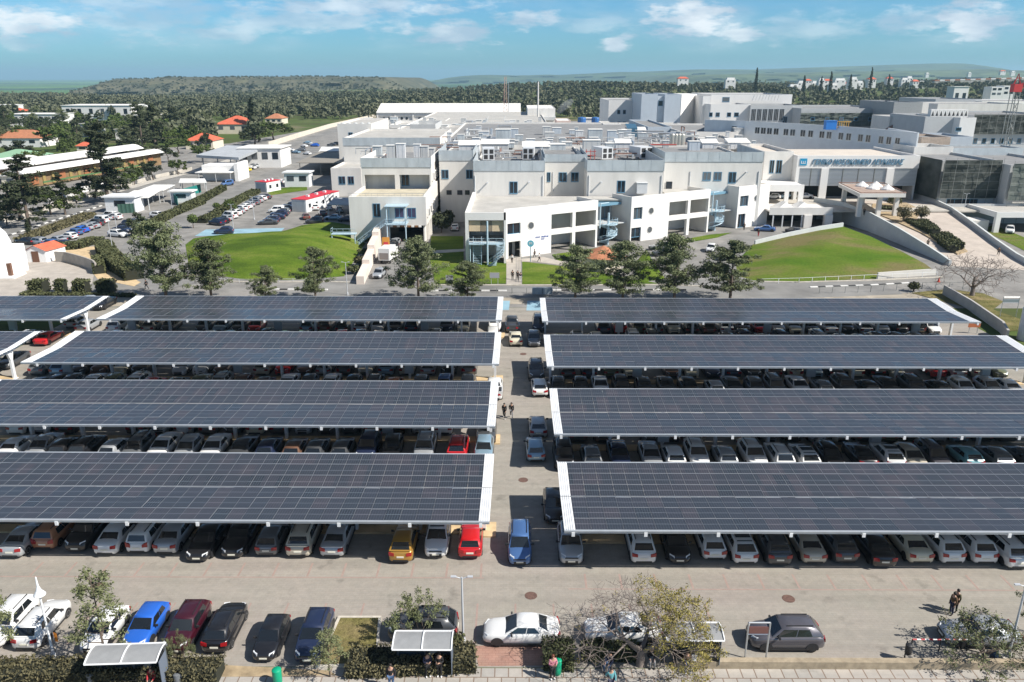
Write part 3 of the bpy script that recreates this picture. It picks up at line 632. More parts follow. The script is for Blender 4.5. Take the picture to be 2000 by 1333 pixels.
    out['tail_light'] = tb
    g = MB(); g.box(-.26, .26, -hl-.03, -hl+.02, .58, .70); out['plate_r'] = g.mesh('number_plate', M_plate)
    g = MB(); g.box(-.26, .26, hl-.01, hl+.025, .40, .51); out['plate_f'] = g.mesh('number_plate', M_plate)
    mi = []
    for s in (-1, 1):
        g = MB(); g.obox((s*(w+.09), yA-.42, belt+.06), (.2, .1, .14), 0); g.box(min(s*(w-.06), s*w), max(s*(w-.06), s*w), yA-.45, yA-.38, belt+.0, belt+.05); mi.append(g.mesh('wing_mirror', M_trim))
    out['wing_mirror'] = mi
    return out
_cm = {}
def make_car(kind, colr, loc, rz, label, group, detail=2, black_roof=False):
    k = (kind, black_roof)
    if k not in _cm: _cm[k] = car_meshes(kind, black_roof)
    c = _cm[k]
    root = thing('parked_car' if kind != 'pickup' else 'pickup_truck', label, 'car' if kind not in ('van', 'pickup') else {'van': 'van', 'pickup': 'pickup'}[kind], loc, rz, group)
    if kind == 'van': pass
    root.scale = (rng.uniform(.97, 1.03), rng.uniform(.95, 1.04), rng.uniform(.97, 1.04)); b = link('body', c['body'], root, False); b.material_slots[0].link = 'OBJECT'; b.material_slots[0].material = paint(colr)
    link('windscreen', c['windscreen'], root, False); link('rear_window', c['rear_window'], root, False)
    if detail >= 1:
        for m in c['side_window']: link('side_window', m, root, False)
        for p in c['wpos']:
            wo = link('wheel', c['wheel'], root, False); wo.location = p
            if detail >= 2: link('rim', c['rim'], wo, False)
        for m in c['tail_light']: link('tail_light', m, root, False)
        for m in c['headlight']: link('headlight', m, root, False)
    if detail >= 2:
        link('number_plate', c['plate_r'], root, False); link('number_plate', c['plate_f'], root, False)
        for m in c['wing_mirror']: link('wing_mirror', m, root, False)
    return root
KN = {'h': 'hatchback', 's': 'sedan', 'u': 'suv', 'x': 'crossover', 'v': 'van', 'm': 'minivan', 'p': 'pickup'}
CN = {'w': 'white', 'i': 'silver', 'g': 'grey', 'd': 'dark grey', 'k': 'black', 'n': 'navy', 'b': 'blue', 'mb': 'mid blue', 'lb': 'light blue', 'r': 'red', 'mr': 'maroon', 'go': 'gold', 'co': 'copper', 'be': 'beige', 'ma': 'mauve grey', 't': 'teal', 'o': 'olive', 'or': 'orange', 'br': 'brown', 'c': 'cream', 'y': 'yellow'}
KW = {'suv': 'tall SUV', 'x': 'crossover'}
def kname(k): return {'suv': 'SUV'}.get(k, k)
# (u of the near end, row) - near ends of cars line up on a common line; facing: f = bonnet to the camera, r = tail to the camera
def row(key, vnear, lst, where, detail, jit=0.25, seed=1):
    r = random.Random(seed)
    side = -1 if key[0] == 'L' else 1
    srt = sorted(lst, key=lambda q: abs(q[0] - 1008))
    for i, q in enumerate(srt):
        u, cc_, kk, fc = q[:4]; v = q[4] if len(q) > 4 else vnear
        kind = KN[kk]; hl = CT[kind][0]
        p = P(u, v); y = p.y + hl + (r.uniform(-jit, jit) if len(q) < 5 else 0); x = p.x
        rz = (math.pi if fc == 'f' else 0) + r.uniform(-.018, .018)
        make_car(kind, CN[cc_], (x, y, .008), rz, '%s %s, %s, %s, %s from aisle' % (CN[cc_], kname(kind), 'nose out' if fc == 'f' else 'tail out', where, nth(i)), 'cars under the solar canopies', detail, kk == 'x' and cc_ == 'w')
row('L1', 1092, [(20,'i','s','r',1096),(84,'co','m','r',1080),(147,'k','u','f',1084),(206,'w','s','r',1090),(268,'w','m','r',1087),(322,'i','s','r',1089),(385,'k','s','f',1102),(452,'k','s','f',1096),(520,'g','h','r',1091),(582,'be','u','r',1093),(650,'i','s','r',1093),(783,'go','x','r',1106),(850,'w','x','f',1095),(917,'r','h','r',1097)], 'front left canopy row', 2, seed=2)
row('R1', 1108, [(1117,'i','u','f',1109),(1257,'w','u','r',1106),(1328,'k','h','f',1106),(1396,'w','h','r',1100),(1457,'w','x','r',1108),(1524,'d','u','r',1111),(1592,'be','s','r',1107),(1652,'d','u','r',1105),(1728,'k','s','r',1114),(1800,'c','s','r',1108),(1862,'w','u','r',1109),(1926,'w','u','r',1109),(1990,'w','u','r',1116),(2060,'g','h','r',1110)], 'front right canopy row', 2, seed=3)
def vfoot(key, back=False): # near-end foot line of the bays of a canopy: about 0.6 m behind the eave
    x0, x1, Y0, D = CANOPY[key]
    y = Y0 + 0.35 if not back else Y0 + D / 2 + 0.75
    th_ = math.atan2(H, y); return 666.5 + F * math.tan(th_ - PITCH)
row('L2', vfoot('L2'), [(5,'w','s','r'),(58,'i','s','f'),(108,'k','h','r'),(150,'k','u','r'),(208,'i','h','r'),(250,'g','m','f'),(300,'w','s','f'),(352,'i','h','f'),(404,'w','s','f'),(462,'d','s','r'),(515,'n','h','r'),(568,'br','h','r'),(612,'d','h','r'),(662,'d','h','r'),(712,'n','u','f'),(760,'k','h','f'),(826,'i','u','f'),(892,'r','u','r'),(944,'lb','h','f')], 'second left canopy row', 1, .15, 4)
row('R2', vfoot('R2'), [(1103,'k','u','f'),(1158,'g','h','r'),(1214,'n','s','f'),(1277,'i','s','f'),(1322,'w','h','r'),(1370,'w','u','f'),(1424,'i','h','r'),(1482,'w','u','f'),(1533,'w','u','r'),(1583,'w','x','r'),(1635,'k','h','f'),(1698,'k','s','r'),(1750,'w','x','r'),(1795,'be','h','f'),(1842,'ma','m','f'),(1906,'t','h','r'),(1962,'g','h','r'),(2020,'d','h','r')], 'second right canopy row', 1, .15, 5)
row('L3', vfoot('L3'), [(62,'n','h','r'),(90,'k','s','f'),(122,'d','h','f'),(163,'w','s','f'),(203,'o','h','f'),(250,'w','u','f'),(287,'r','h','r'),(333,'d','h','r'),(376,'o','s','f'),(418,'i','u','f'),(462,'br','h','f'),(508,'maroon' and 'mr','h','r'),(553,'w','s','f'),(595,'d','h','f'),(637,'w','s','f'),(683,'k','h','f'),(727,'d','u','r'),(766,'or','h','r'),(818,'g','h','f'),(865,'mb','h','f'),(912,'g','m','r')], 'third left canopy row', 1, .12, 6)
row('R3', vfoot('R3'), [(1092,'d','h','f'),(1137,'k','h','f'),(1176,'w','s','f'),(1218,'k','u','f'),(1262,'d','h','f'),(1308,'d','s','f'),(1352,'k','s','f'),(1402,'i','h','r'),(1440,'d','s','f'),(1484,'g','h','f'),(1524,'g','m','f'),(1572,'w','s','f'),(1616,'g','h','r'),(1662,'d','u','f'),(1705,'k','h','r'),(1750,'k','s','f'),(1800,'d','u','f'),(1845,'k','h','r'),(1897,'w','h','f'),(1948,'i','h','f'),(1985,'w','s','r')], 'third right canopy row', 1, .12, 7)
r4 = random.Random(12); palette = ['w','w','i','i','g','d','d','k','k','n','be','r','lb','c','br','o']
def auto(u0, u1, du, seed, first=()):
    r_ = random.Random(seed); o = list(first); u = u0
    while u < u1:
        if r_.random() > .06: o.append((u, r_.choice(palette), r_.choice('hhsuuxm'), r_.choice('fr')))
        u += du * r_.uniform(.97, 1.05)
    return o
row('L4', vfoot('L4'), auto(175, 900, 37, 31, [(962,'w','v','f')]), 'rear left canopy row', 1, .2, 8)
row('R4', vfoot('R4'), auto(1092, 1860, 37, 32), 'rear right canopy row', 1, .2, 9)
# the half rows on the far side of each canopy
bk_ = {'L1': (0, 905, 54), 'R1': (1160, 2000, 54), 'L2': (30, 905, 46), 'R2': (1130, 2000, 46), 'L3': (70, 930, 40), 'R3': (1110, 1990, 40), 'L4': (220, 930, 34), 'R4': (1110, 1850, 34)}
names = {'1': 'front', '2': 'second', '3': 'third', '4': 'rear'}
sv, sf, sm_, smats = [], [], [], []
def slot(m):
    if m not in smats: smats.append(m)
    return smats.index(m)
for i, key in enumerate(bk_):
    u0, u1, du = bk_[key]; vn = vfoot(key, True)
    for u, c_, k_, fc in auto(u0, u1, du, 50 + i):
        kind = KN[k_]
        if (kind, False) not in _cm: _cm[(kind, False)] = car_meshes(kind)
        c = _cm[(kind, False)]; p = P(u, vn); T_ = Matrix.Translation((p.x, p.y + CT[kind][0], .008)) @ Matrix.Rotation(math.pi if fc == 'f' else 0, 4, 'Z')
        for me, m0 in [(c['body'], paint(CN[c_])), (c['windscreen'], M_glass), (c['rear_window'], M_glass)] + [(m, M_glass) for m in c['side_window']] + [(m, M_tail) for m in c['tail_light']] + [(m, M_head) for m in c['headlight']]:
            o_ = len(sv); sv += [tuple(T_ @ v.co) for v in me.vertices]; sf += [tuple(q + o_ for q in pl.vertices) for pl in me.polygons]; sm_ += [slot(M_trim if pl.material_index else m0) for pl in me.polygons]
mb = MB(); mb.v, mb.f, mb.m = sv, sf, sm_
tag(mb.build('parked_cars', smats, smooth=True, angle=38), 'mass of cars in the deep shade of the back halves of the canopies', kind='stuff')
def car_at(u, v, cc_, kk, ang, label, group='cars parked in the open', detail=2, end=True, z=0.0):
    """u,v: ground pixel under the car's middle"""
    p = P(u, v, z)
    return make_car(KN[kk], CN[cc_], (p.x, p.y, z + .012), R(ang), label, group, detail)
# central aisle: tails or noses towards the camera (0 = tail to the camera, 180 = nose)
A = 'cars in the central aisle'
car_at(1015, 1076, 'mb', 'm', 180, 'blue minivan driving down the central aisle towards the camera', A)
car_at(1082, 1000, 'k', 'h', 180, 'black car half hidden by the edge of the front right canopy', A)
car_at(1045, 886, 'lb', 'h', 2, 'pale blue hatchback in the aisle, nearest of the line by the second right canopy', A)
car_at(1050, 842, 'i', 'h', 1, 'silver hatchback in the aisle, directly ahead of the pale blue one', A)
car_at(1053, 764, 'w', 'h', 2, 'white hatchback on the aisle edge at the corner of the third right canopy', A)
car_at(1047, 733, 'd', 'u', 180, 'dark grey SUV on the aisle edge behind the white hatchback', A)
car_at(1043, 670, 'g', 'h', 180, 'grey small car in the aisle beside the cream sedan', A, 1)
car_at(1052, 642, 'n', 'v', 180, 'dark blue van at the end corner of the rear right canopy', A, 1)
car_at(1007, 668, 'c', 's', 2, 'old cream sedan in the middle of the aisle', A, 1)
car_at(1000, 641, 'd', 'p', 2, 'dark grey pickup just beyond the cream sedan', A, 1)
car_at(967, 640, 'w', 'v', 180, 'white van at the end of the rear left canopy', A, 1)
car_at(966, 768, 'w', 'p', 0, 'white pickup tucked at the end of the third left canopy', A, 1)
car_at(950, 852, 'd', 's', 180, 'dark sedan at the aisle end of the second left canopy, back half', A, 1)
# open bays along the front hedge
Hh = 'cars parked along the front hedge'
def near_car(u, v, cc_, kk, ang, label, s=.93):
    p = P(u, v); k = KN[kk]
    r = make_car(k, CN[cc_], (p.x, p.y + CT[k][0] * s, .012), R(ang), label, Hh, 2); r.scale = (s, s, s)
near_car(-18, 1272, 'w', 'u', 180, 'white SUV cut by the left edge under the leaning tree')
near_car(50, 1276, 'w', 'u', 0, 'white SUV with its tail to the hedge beside the white lamp post')
near_car(178, 1284, 'w', 'h', 180, 'white hatchback nose to the hedge, half covered by the thin tree')
near_car(262, 1276, 'b', 'h', 180, 'bright blue hatchback nose to the hedge beside the bus shelter')
near_car(342, 1284, 'mr', 'u', 180, 'maroon SUV nose to the hedge behind the small leafy tree')
near_car(420, 1282, 'k', 'u', 0, 'black SUV with red tail lamps towards the hedge')
near_car(515, 1298, 'k', 'h', 180, 'small black hatchback nose to the kerb near the green bin', .88)
near_car(600, 1302, 'n', 'u', 180, 'dark navy SUV nose to the kerb beside the planted island')
car_at(828, 1240, 'd', 'u', 90, 'dark grey SUV broadside behind the bushy tree and shelter', Hh)
car_at(1018, 1246, 'w', 's', 90, 'white sedan parked broadside in the open near the middle', Hh)
car_at(1215, 1244, 'w', 's', 90, 'white sedan broadside under the big sparse tree', Hh)
car_at(1530, 1256, 'ma', 'u', 90, 'grey SUV broadside behind the tall sign frame', Hh)
car_at(1908, 1250, 'i', 's', 88, 'pale silver sedan broadside behind the small tree at right', Hh)
# far left gap between the canopies
G = 'cars in the gap at the far left of the canopies'
car_at(205, 600, 'k', 's', 180, 'black sedan in the sun at the gap by the clipped bushes', G, 1)
car_at(170, 600, 'i', 'h', 180, 'silver hatchback beside the black sedan in the gap', G, 1)
car_at(62, 665, 'w', 'h', 0, 'white hatchback beside the red car in the gap', G, 1)
car_at(98, 667, 'r', 's', 0, 'red car in the gap between the third row canopies', G, 1)
car_at(28, 712, 'd', 's', 180, 'dark grey sedan in the gap beside the white column', G, 1)
car_at(152, 636, 'i', 'h', 0, 'silver hatchback behind the Y column of the far left canopy', G, 1)
car_at(175, 643, 'i', 's', 0, 'silver sedan peeping from under the rear left canopy', G, 1)
# left car parks
Wl = 'cars in the left car park'
# direction of the left car park rows (world)
LA = [(52,473,'k','s'),(75,474,'i','m'),(98,477,'mb','h'),(112,470,'i','s'),(135,463,'w','h'),(124,478,'n','s'),(147,455,'mb','h'),(157,450,'b','s'),(167,446,'i','h'),(179,442,'i','s'),(188,437,'d','m'),(197,432,'w','v'),(205,427,'i','h'),(216,422,'w','v'),(223,425,'w','u')]
for i, (u, v, c_, k_) in enumerate(sorted(LA)):
    car_at(u, v + 4, c_, k_, 70, '%s %s, hedge side row of the left car park, %s from near end' % (CN[c_], kname(KN[k_]), nth(i)), Wl, 1)
LB = [(231,460,'w','u'),(240,451,'n','s'),(248,446,'k','h'),(257,441,'n','u'),(266,437,'d','h'),(275,433,'k','s'),(310,423,'w','u')]
for i, (u, v, c_, k_) in enumerate(LB):
    car_at(u, v + 3, c_, k_, -110, '%s %s, tree side row of the left car park, %s from near end' % (CN[c_], kname(KN[k_]), nth(i)), Wl, 1)
LC = [(424,437,'n','u'),(433,433,'k','s'),(441,429,'i','h'),(449,424,'w','v'),(457,418,'w','u'),(464,414,'i','s'),(471,409,'w','h'),(479,405,'w','s'),(486,401,'i','h'),(494,397,'g','s'),(501,393,'i','u'),(509,389,'w','h'),(516,386,'d','s')]
for i, (u, v, c_, k_) in enumerate(LC):
    car_at(u, v + 3, c_, k_, 62, '%s %s in the middle lot beside the round trees, %s from its near end' % (CN[c_], kname(KN[k_]), nth(i)), Wl, 1)
LD = [(524,437,'d','s'),(531,432,'n','h'),(539,427,'n','s'),(546,421,'n','u'),(541,414,'w','v'),(553,416,'g','h'),(560,409,'d','s'),(566,404,'n','h'),(438,455,'n','u')]
for i, (u, v, c_, k_) in enumerate(LD):
    car_at(u, v + 2, c_, k_, 100, '%s %s in the lot before the long red roofed cabin, %s of its row' % (CN[c_], kname(KN[k_]), nth(i)), Wl, 1)
LE = [(615,435,'d','m',90,'dark grey minivan broadside at the lawn edge near the blue stair'),(652,428,'lb','s',92,'pale blue car behind the dark minivan near the blue stair'),(677,431,'n','h',92,'navy hatchback right under the blue outdoor stair'),(630,420,'k','s',20,'black sedan between the white cars by the shade roof'),(598,426,'br','s',20,'brown sedan behind the corner of the red roofed cabin'),(617,408,'w','u',12,'white SUV beside the red roofed cabin'),(643,408,'w','u',14,'white SUV at the grey shade roof, left one'),(663,412,'w','s',14,'white sedan at the grey shade roof, right one'),(630,398,'mb','h',14,'blue hatchback behind the white SUVs at the shade roof'),(640,388,'i','h',14,'silver hatchback at the back of the shade roof group'),(547,357,'w','h',60,'white hatchback between the two small cabins'),(512,387,'k','s',62,'black sedan at the far end of the middle lot'),(444,361,'mb','v',150,'dark blue van on the inner road by the gatehouse')]
for u, v, c_, k_, a, lb in LE: car_at(u, v + 2, c_, k_, a, lb, Wl, 1)
LFa = [(482,335,'y'),(489,331,'w'),(496,328,'i'),(600,281,'lb'),(608,284,'w'),(615,287,'b'),(594,288,'w'),(648,285,'d'),(656,284,'k'),(643,290,'d'),(578,300,'lb'),(588,296,'g'),(600,303,'w'),(566,296,'w'),(330,300,'i'),(337,302,'w'),(345,262,'w'),(352,262,'k'),(362,259,'i'),(375,260,'w')]
for i, (u, v, c_) in enumerate(LFa):
    car_at(u, v, c_, 'hsu'[i % 3], 60 + 20 * (i % 2), '%s car in the far lots beyond the gatehouse, %s from the left' % (CN[c_], nth(sorted(q[0] for q in LFa).index(u))), 'far parked cars', 0)
car_at(735, 236, 'w', 'v', 30, 'white van on the road at the corner of the long white hall', 'far parked cars', 0)
# underpass queue, alley, right side
Q = 'cars waiting on the ramp to the underpass'
car_at(741, 541, 'i', 'h', 175, 'silver hatchback coming out at the foot of the underpass ramp', Q, 1)
car_at(757, 503, 'd', 's', 172, 'dark sedan on the underpass ramp behind the white truck', Q, 1)
car_at(766, 490, 'k', 'u', 172, 'black SUV on the underpass ramp, close to the opening', Q, 1)
car_at(771, 480, 'i', 'h', 172, 'grey silver car just outside the underpass opening', Q, 1)
car_at(889, 449, 'w', 's', 0, 'white sedan in the planted alley between the wings', Q, 1)
car_at(898, 430, 'g', 'h', 0, 'grey car deeper in the planted alley', Q, 1)
Rr = 'cars by the hospital front'
car_at(1493, 452, 'mb', 's', 75, 'blue sedan at the end of the slanted white front', Rr, 1)
car_at(1388, 491, 'w', 'h', 160, 'white hatchback on the drive behind the right hand pines', Rr, 1)
car_at(1412, 506, 'i', 's', 160, 'silver sedan on the drive, nearest to the road', Rr, 1)
car_at(1290, 488, 'g', 's', 100, 'grey sedan beside the round kiosk, farther one', Rr, 1)
car_at(1296, 500, 'd', 'u', 100, 'dark SUV beside the round kiosk, nearer one', Rr, 1)
car_at(1530, 388, 'lb', 's', 90, 'silver blue sedan on the upper deck before the entrance hall', Rr, 1, z=3.9)
car_at(1568, 388, 'w', 's', 90, 'white sedan on the upper deck at the pillar', Rr, 1, z=3.9)
car_at(1508, 389, 'w', 'h', 90, 'white hatchback on the upper deck, leftmost', Rr, 1, z=3.9)
car_at(1971, 455, 'w', 'u', 150, 'white SUV under the white carport at the right edge', Rr, 1)
car_at(1548, 456, 'd', 'h', 20, 'dark car in the shade under the lower canopy', Rr, 1)
# ================================================================== hospital
M_wall = mat('white_plaster', (0.68, 0.655, 0.615), 0.85, var=0.085, scale=0.4, stretch=(1, 1, 0.22))
M_wall2 = mat('bright_sunlit_plaster', (0.73, 0.715, 0.69), 0.85, var=0.04, scale=0.3, stretch=(1, 1, 0.3))  # lighter white for plain parts, and for sun-facing brightness put into wall colour
M_wallg = mat('grey_plaster', (0.48, 0.49, 0.49), 0.85, var=0.06, scale=0.4)
M_wallb = mat('blue_grey_cladding', (0.46, 0.51, 0.56), 0.6, var=0.05, scale=0.6)
M_galvw = mat('galvanised_screen', (0.46, 0.50, 0.52), 0.5, metal=0.1, var=0.14, scale=0.55, stretch=(1, 1, 0.4))
M_roof = mat('roof_screed', (0.42, 0.405, 0.375), 0.9, var=0.14, scale=0.25)
M_roofg = mat('roof_felt', (0.22, 0.22, 0.22), 0.9, var=0.2, scale=0.3)
M_wroof = mat('white_roof_sheet', (0.78, 0.76, 0.72), 0.6, var=0.05, scale=0.4)
M_bluef = mat('blue_window_frame', (0.10, 0.24, 0.36), 0.5)
M_pane = mat('window_glass', (0.018, 0.024, 0.032), 0.08)
nt, N, L, b = nodes_of(M_pane); oi = N.new('ShaderNodeObjectInfo'); cr = N.new('ShaderNodeValToRGB'); e = cr.color_ramp.elements; e[0].color = (0.012, 0.016, 0.022, 1); e[1].color = (0.16, 0.17, 0.18, 1); k = e.new(0.55); k.color = (0.022, 0.032, 0.045, 1); k = e.new(0.8); k.color = (0.07, 0.085, 0.10, 1); L.new(oi.outputs['Random'], cr.inputs[0]); L.new(cr.outputs[0], b.inputs['Base Color'])
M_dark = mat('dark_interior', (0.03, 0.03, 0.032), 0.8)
M_blue = mat('sky_blue_steel', (0.42, 0.55, 0.63), 0.45, var=0.08, scale=1.5)
M_acw = mat('ac_white', (0.60, 0.61, 0.62), 0.5, var=0.06, scale=1)
M_pipe = mat('rusty_pipe', (0.25, 0.15, 0.12), 0.7, var=0.3, scale=1)
M_steelp = mat('steel_pipe', (0.5, 0.52, 0.54), 0.35, metal=0.6)
M_redroof = mat('red_roof_tiles', (0.56, 0.125, 0.065), 0.85, var=0.2, scale=0.8)
M_terra = mat('terracotta_tiles', (0.40, 0.165, 0.085), 0.85, var=0.18, scale=1.0)
M_redcab = mat('red_cabin_roof', (0.58, 0.035, 0.05), 0.6, var=0.12, scale=0.6)
def walls(root, name, x0, x1, y0, y1, z0, z1, m, roofm=None, par=0.6, t=0.3, roofname='roof'):
    mb = MB(); mb.box(x0, x1, y0, y0 + t, z0, z1); mb.box(x0, x1, y1 - t, y1, z0, z1); mb.box(x0, x0 + t, y0 + t, y1 - t, z0, z1); mb.box(x1 - t, x1, y0 + t, y1 - t, z0, z1)
    o = mb.build(name, m, root)
    mb = MB(); mb.box(x0 + t, x1 - t, y0 + t, y1 - t, z1 - par - .3, z1 - par); r = mb.build(roofname, roofm or M_roof, root)
    return o, r
def blk(root, u0, u1, vtop, Y, dep, z0=0.0, m=None, roofm=None, par=0.6, name='wall'):
    z1 = ZV(vtop, Y); x0, x1 = XU(u0, Y, (z0 + z1) / 2), XU(u1, Y, (z0 + z1) / 2)
    walls(root, name, x0, x1, Y, Y + dep, z0, z1, m or M_wall, roofm, par); return x0, x1, z1
def win(root, u0, u1, v0, v1, Y, mf=None, mp=None, n=2, rec=0.05, name='window'):
    z1, z0 = ZV(v0, Y), ZV(v1, Y); x0, x1 = XU(u0, Y, (z0+z1)/2), XU(u1, Y, (z0+z1)/2)
    return winx(root, x0, x1, z0, z1, Y, mf, mp, n, name)
def winx(root, x0, x1, z0, z1, Y, mf=None, mp=None, n=2, name='window', pane=True):
    t = min(0.12, (x1 - x0) * .09); mb = MB()
    mb.box(x0, x1, Y - .06, Y - .003, z1 - t, z1); mb.box(x0, x1, Y - .1, Y - .003, z0 - t, z0 + t * .5)
    for k in range(n + 1):
        x = x0 + (x1 - x0 - t) * k / n; mb.box(x, x + t, Y - .058, Y - .003, z0 + t * .5, z1 - t)
    f = mb.build(name, mf or M_bluef, root)
    mb = MB(); mb.box(x0 + .01, x1 - .01, Y - .035, Y - .004, z0 + .01, z1 - .01); mb.build('pane', mp or M_pane, f)
    return f
def screen(root, x0, x1, y, z0, z1, name='parapet_screen', m=None, side=None):
    mb = MB(); mb.box(x0 - .05, x1 + .05, y - .12, y - .02, z0, z1)
    n = int((x1 - x0) / 2.4)
    for k in range(n + 1): mb.box(x0 + (x1-x0) * k / max(1, n) - .025, x0 + (x1-x0) * k / max(1, n) + .025, y - .15, y - .115, z0, z1)
    return mb.build(name, m or M_galvw, root)
HG = 'hospital wings'
hosp = thing('hospital_wing', 'white front wing of the hospital with slanted wall, blue spiral stairs and grey topped blocks', 'hospital', (20, 172, 0), 0, HG)
# --- upper blocks of the front wing: (u0,u1,top of screen,top of wall,bottom, Y)
Z0 = 0.0
def upper(root, u0, u1, vs, vw, Y, dep, z0=0.0, m=None):
    zs, zw = ZV(vs, Y), ZV(vw, Y); x0, x1 = XU(u0, Y, 12), XU(u1, Y, 12)
    walls(root, 'wall', x0, x1, Y, Y + dep, z0, zw, m or M_wall, M_roofg, 0.5)
    screen(root, x0, x1, Y, zw - .02, zs)
    mb = MB(); mb.box(x1 + .0, x1 + .1, Y - .02, Y + dep * .5, zw - .02, zs); mb.build('parapet_screen', M_galvw, root); mb = MB(); mb.box(x0 - .1, x0, Y - .02, Y + dep * .5, zw - .02, zs); mb.build('parapet_screen', M_galvw, root)
    return x0, x1, zw
b1 = upper(hosp, 925, 1063, 314, 334, 170, 60); b2 = upper(hosp, 1146, 1295, 313, 334, 170.5, 60)
r1 = upper(hosp, 1063.6, 1145, 301.5, 316, 177, 40); r2 = upper(hosp, 1296, 1487, 297, 316, 182, 45); r0 = upper(hosp, 858, 924, 294, 314, 187, 40, z0=0)
win(hosp, 995, 1011, 355, 378, 170, n=2, name='door'); win(hosp, 1205, 1221, 353, 376, 170.5, name='door')
for a in ((1068, 1075), (1091, 1107), (1115, 1130)): win(hosp, *a, 337, 355, 177)
for a in ((1372, 1388), (1393.5, 1409)): win(hosp, *a, 336, 352, 182)
win(hosp, 1422, 1437, 336, 357.5, 182, name='door'); win(hosp, 1300, 1312, 355, 378, 181.9, mf=M_dark, name='door')
for a in ((862, 876), (910, 923)): win(hosp, *a, 332, 349, 187)
for a in ((872, 882), (893, 903), (908, 917)): win(hosp, *a, 372, 380, 187, mf=M_dark)
# small wall lamps
for u, v, Y in ((952, 357, 170), (1033, 356, 170), (1174, 356, 170.5), (1457, 337, 182)):
    p = PY(u, v, Y); mb = MB(); mb.box(p.x - .12, p.x + .12, Y - .75, Y - .003, p.z - .08, p.z + .14); mb.box(p.x - .2, p.x + .2, Y - .9, Y - .751, p.z - .1, p.z + .2); mb.build('wall_lamp', M_acw, hosp)
p = PY(1253, 378, 169.5); mb = MB(); mb.box(p.x - 1.1, p.x + 1.1, 168.9, 170.45, p.z, p.z + 2.2); mb.box(p.x - 1.2, p.x + 1.2, 168.8, 170.44, p.z + 2.2, p.z + 2.32); mb.build('roof_cabinet', M_acw, hosp)
for u, Y, zt_ in ((928, 170, 13), (1060, 170, 13), (1150, 170.5, 13), (1291, 170.5, 13), (1347, 182, 12.6), (1480, 182, 12.6), (1080, 177, 13)):
    x = XU(u, Y, 11); mb = MB(); mb.tube([(x, Y - .09, 8.7), (x, Y - .09, zt_)], .085, 6); mb.build('downpipe', M_acw, hosp)
# terrace deck between the slanted wall and the blocks
S0 = Vector((-1.8, 147.0)); SD = Vector((0.853, 0.522)); SN = Vector((0.522, -0.853)); SANG = math.atan2(SD.y, SD.x)
def su(u, z=5.0):   # distance along the slanted wall that shows at column u
    k = (u - 1008) / F; return (k * (S0.y * .9475 + (H - z) * .3196) - S0.x) / (SD.x - k * SD.y * .9475)
def sp_(t, off=0.0): return S0 + SD * t + SN * off
def sbox(mb, t0, t1, o0, o1, z0, z1, m=0):
    c = sp_((t0 + t1) / 2, (o0 + o1) / 2); mb.obox((c.x, c.y, (z0 + z1) / 2), (t1 - t0, abs(o1 - o0), z1 - z0), SANG, m)
ZT = 9.5
tW1, tF1, tR1, tW2, tF2, tR2, tW3, tE = su(988), su(1073), su(1167), su(1232), su(1303), su(1385), su(1440), su(1500)
mb = MB()
a, b_, c, d, e_, f_ = sp_(tW1 + .3, -.4), sp_(tR1, -.4), sp_(tW2, -.4), sp_(tR2, -.4), sp_(tW3, -.4), sp_(tE, -.4)
mb.prism([(-9.0, 143.4), (a.x - .6, 143.4), (a.x, a.y), (b_.x, b_.y), (b_.x, 169.9), (-9.0, 169.9)], 8.35, 8.6)
cc2 = sp_(tW2, -7); mb.prism([(b_.x + .02, 165.5), (cc2.x + 2, 165.5), (cc2.x + 2, 169.9), (b_.x + .02, 169.9)], 8.35, 8.6)
mb.prism([(c.x, c.y), (d.x, d.y), (d.x, 181.9), (32.9, 181.9), (32.9, 170.4), (c.x, 170.4)], 8.35, 8.6)
mb.prism([(e_.x, e_.y), (f_.x, f_.y), (f_.x + 2, f_.y + 4), (f_.x - 3, f_.y + 9), (e_.x, e_.y + 9)], 8.35, 8.6)
mb.build('roof', M_roof, hosp)
# white front-left bay with blue stair
mb = MB(); xl, xr = XU(909, 143, 5), XU(988, 143, 5)
mb.box(xl, xl + .6, 143, 169.9, 0, ZT); mb.box(xl + .6, xr, 143, 143.35, 8.1, ZT); mb.box(xr - .35, xr + .05, 143, 147.0, 0, ZT)
mb.box(xl + .6, xr - .35, 150, 150.3, 0, 8.35)
mb.build('wall', M_wall2, hosp)
mb = MB(); mb.box(xl + .6, xr - .35, 143.4, 149.9, 3.75, 4.0); mb.build('balcony', M_wallg, hosp)
for k in range(3):
    x0 = xl + .7 + k * (xr - xl - 1.1) / 3; mb = MB(); wv = (xr - xl - 1.3) / 3
    mb.add([(x0, 143.3, 6.0), (x0 + wv, 143.3, 6.0), (x0 + wv, 143.5, 7.9), (x0, 143.5, 7.9), (x0, 143.38, 6.0), (x0 + wv, 143.38, 6.0), (x0 + wv, 143.58, 7.9), (x0, 143.58, 7.9)], [(0,1,2,3),(7,6,5,4),(0,4,5,1),(3,2,6,7),(0,3,7,4),(1,5,6,2)])
    mb.build('awning', mat('tan_awning', (0.50, 0.40, 0.27), 0.9, var=0.12, scale=1) if k != 1 else mat('brown_awning', (0.22, 0.18, 0.13), 0.9), hosp)
def rail(mb, pts, h=1.05, m=0, n=5):
    mb.tube([(p[0], p[1], p[2] + h) for p in pts], .045, 4, m); mb.tube([(p[0], p[1], p[2] + h * .5) for p in pts], .03, 4, m)
    for i in range(len(pts) - 1):
        a, b_ = Vector(pts[i]), Vector(pts[i+1]); k = max(1, int((b_ - a).length / 1.2))
        for q in range(k + (i == len(pts) - 2)):
            p = a.lerp(b_, q / k); mb.tube([p, p + Vector((0, 0, h))], .03, 4, m)
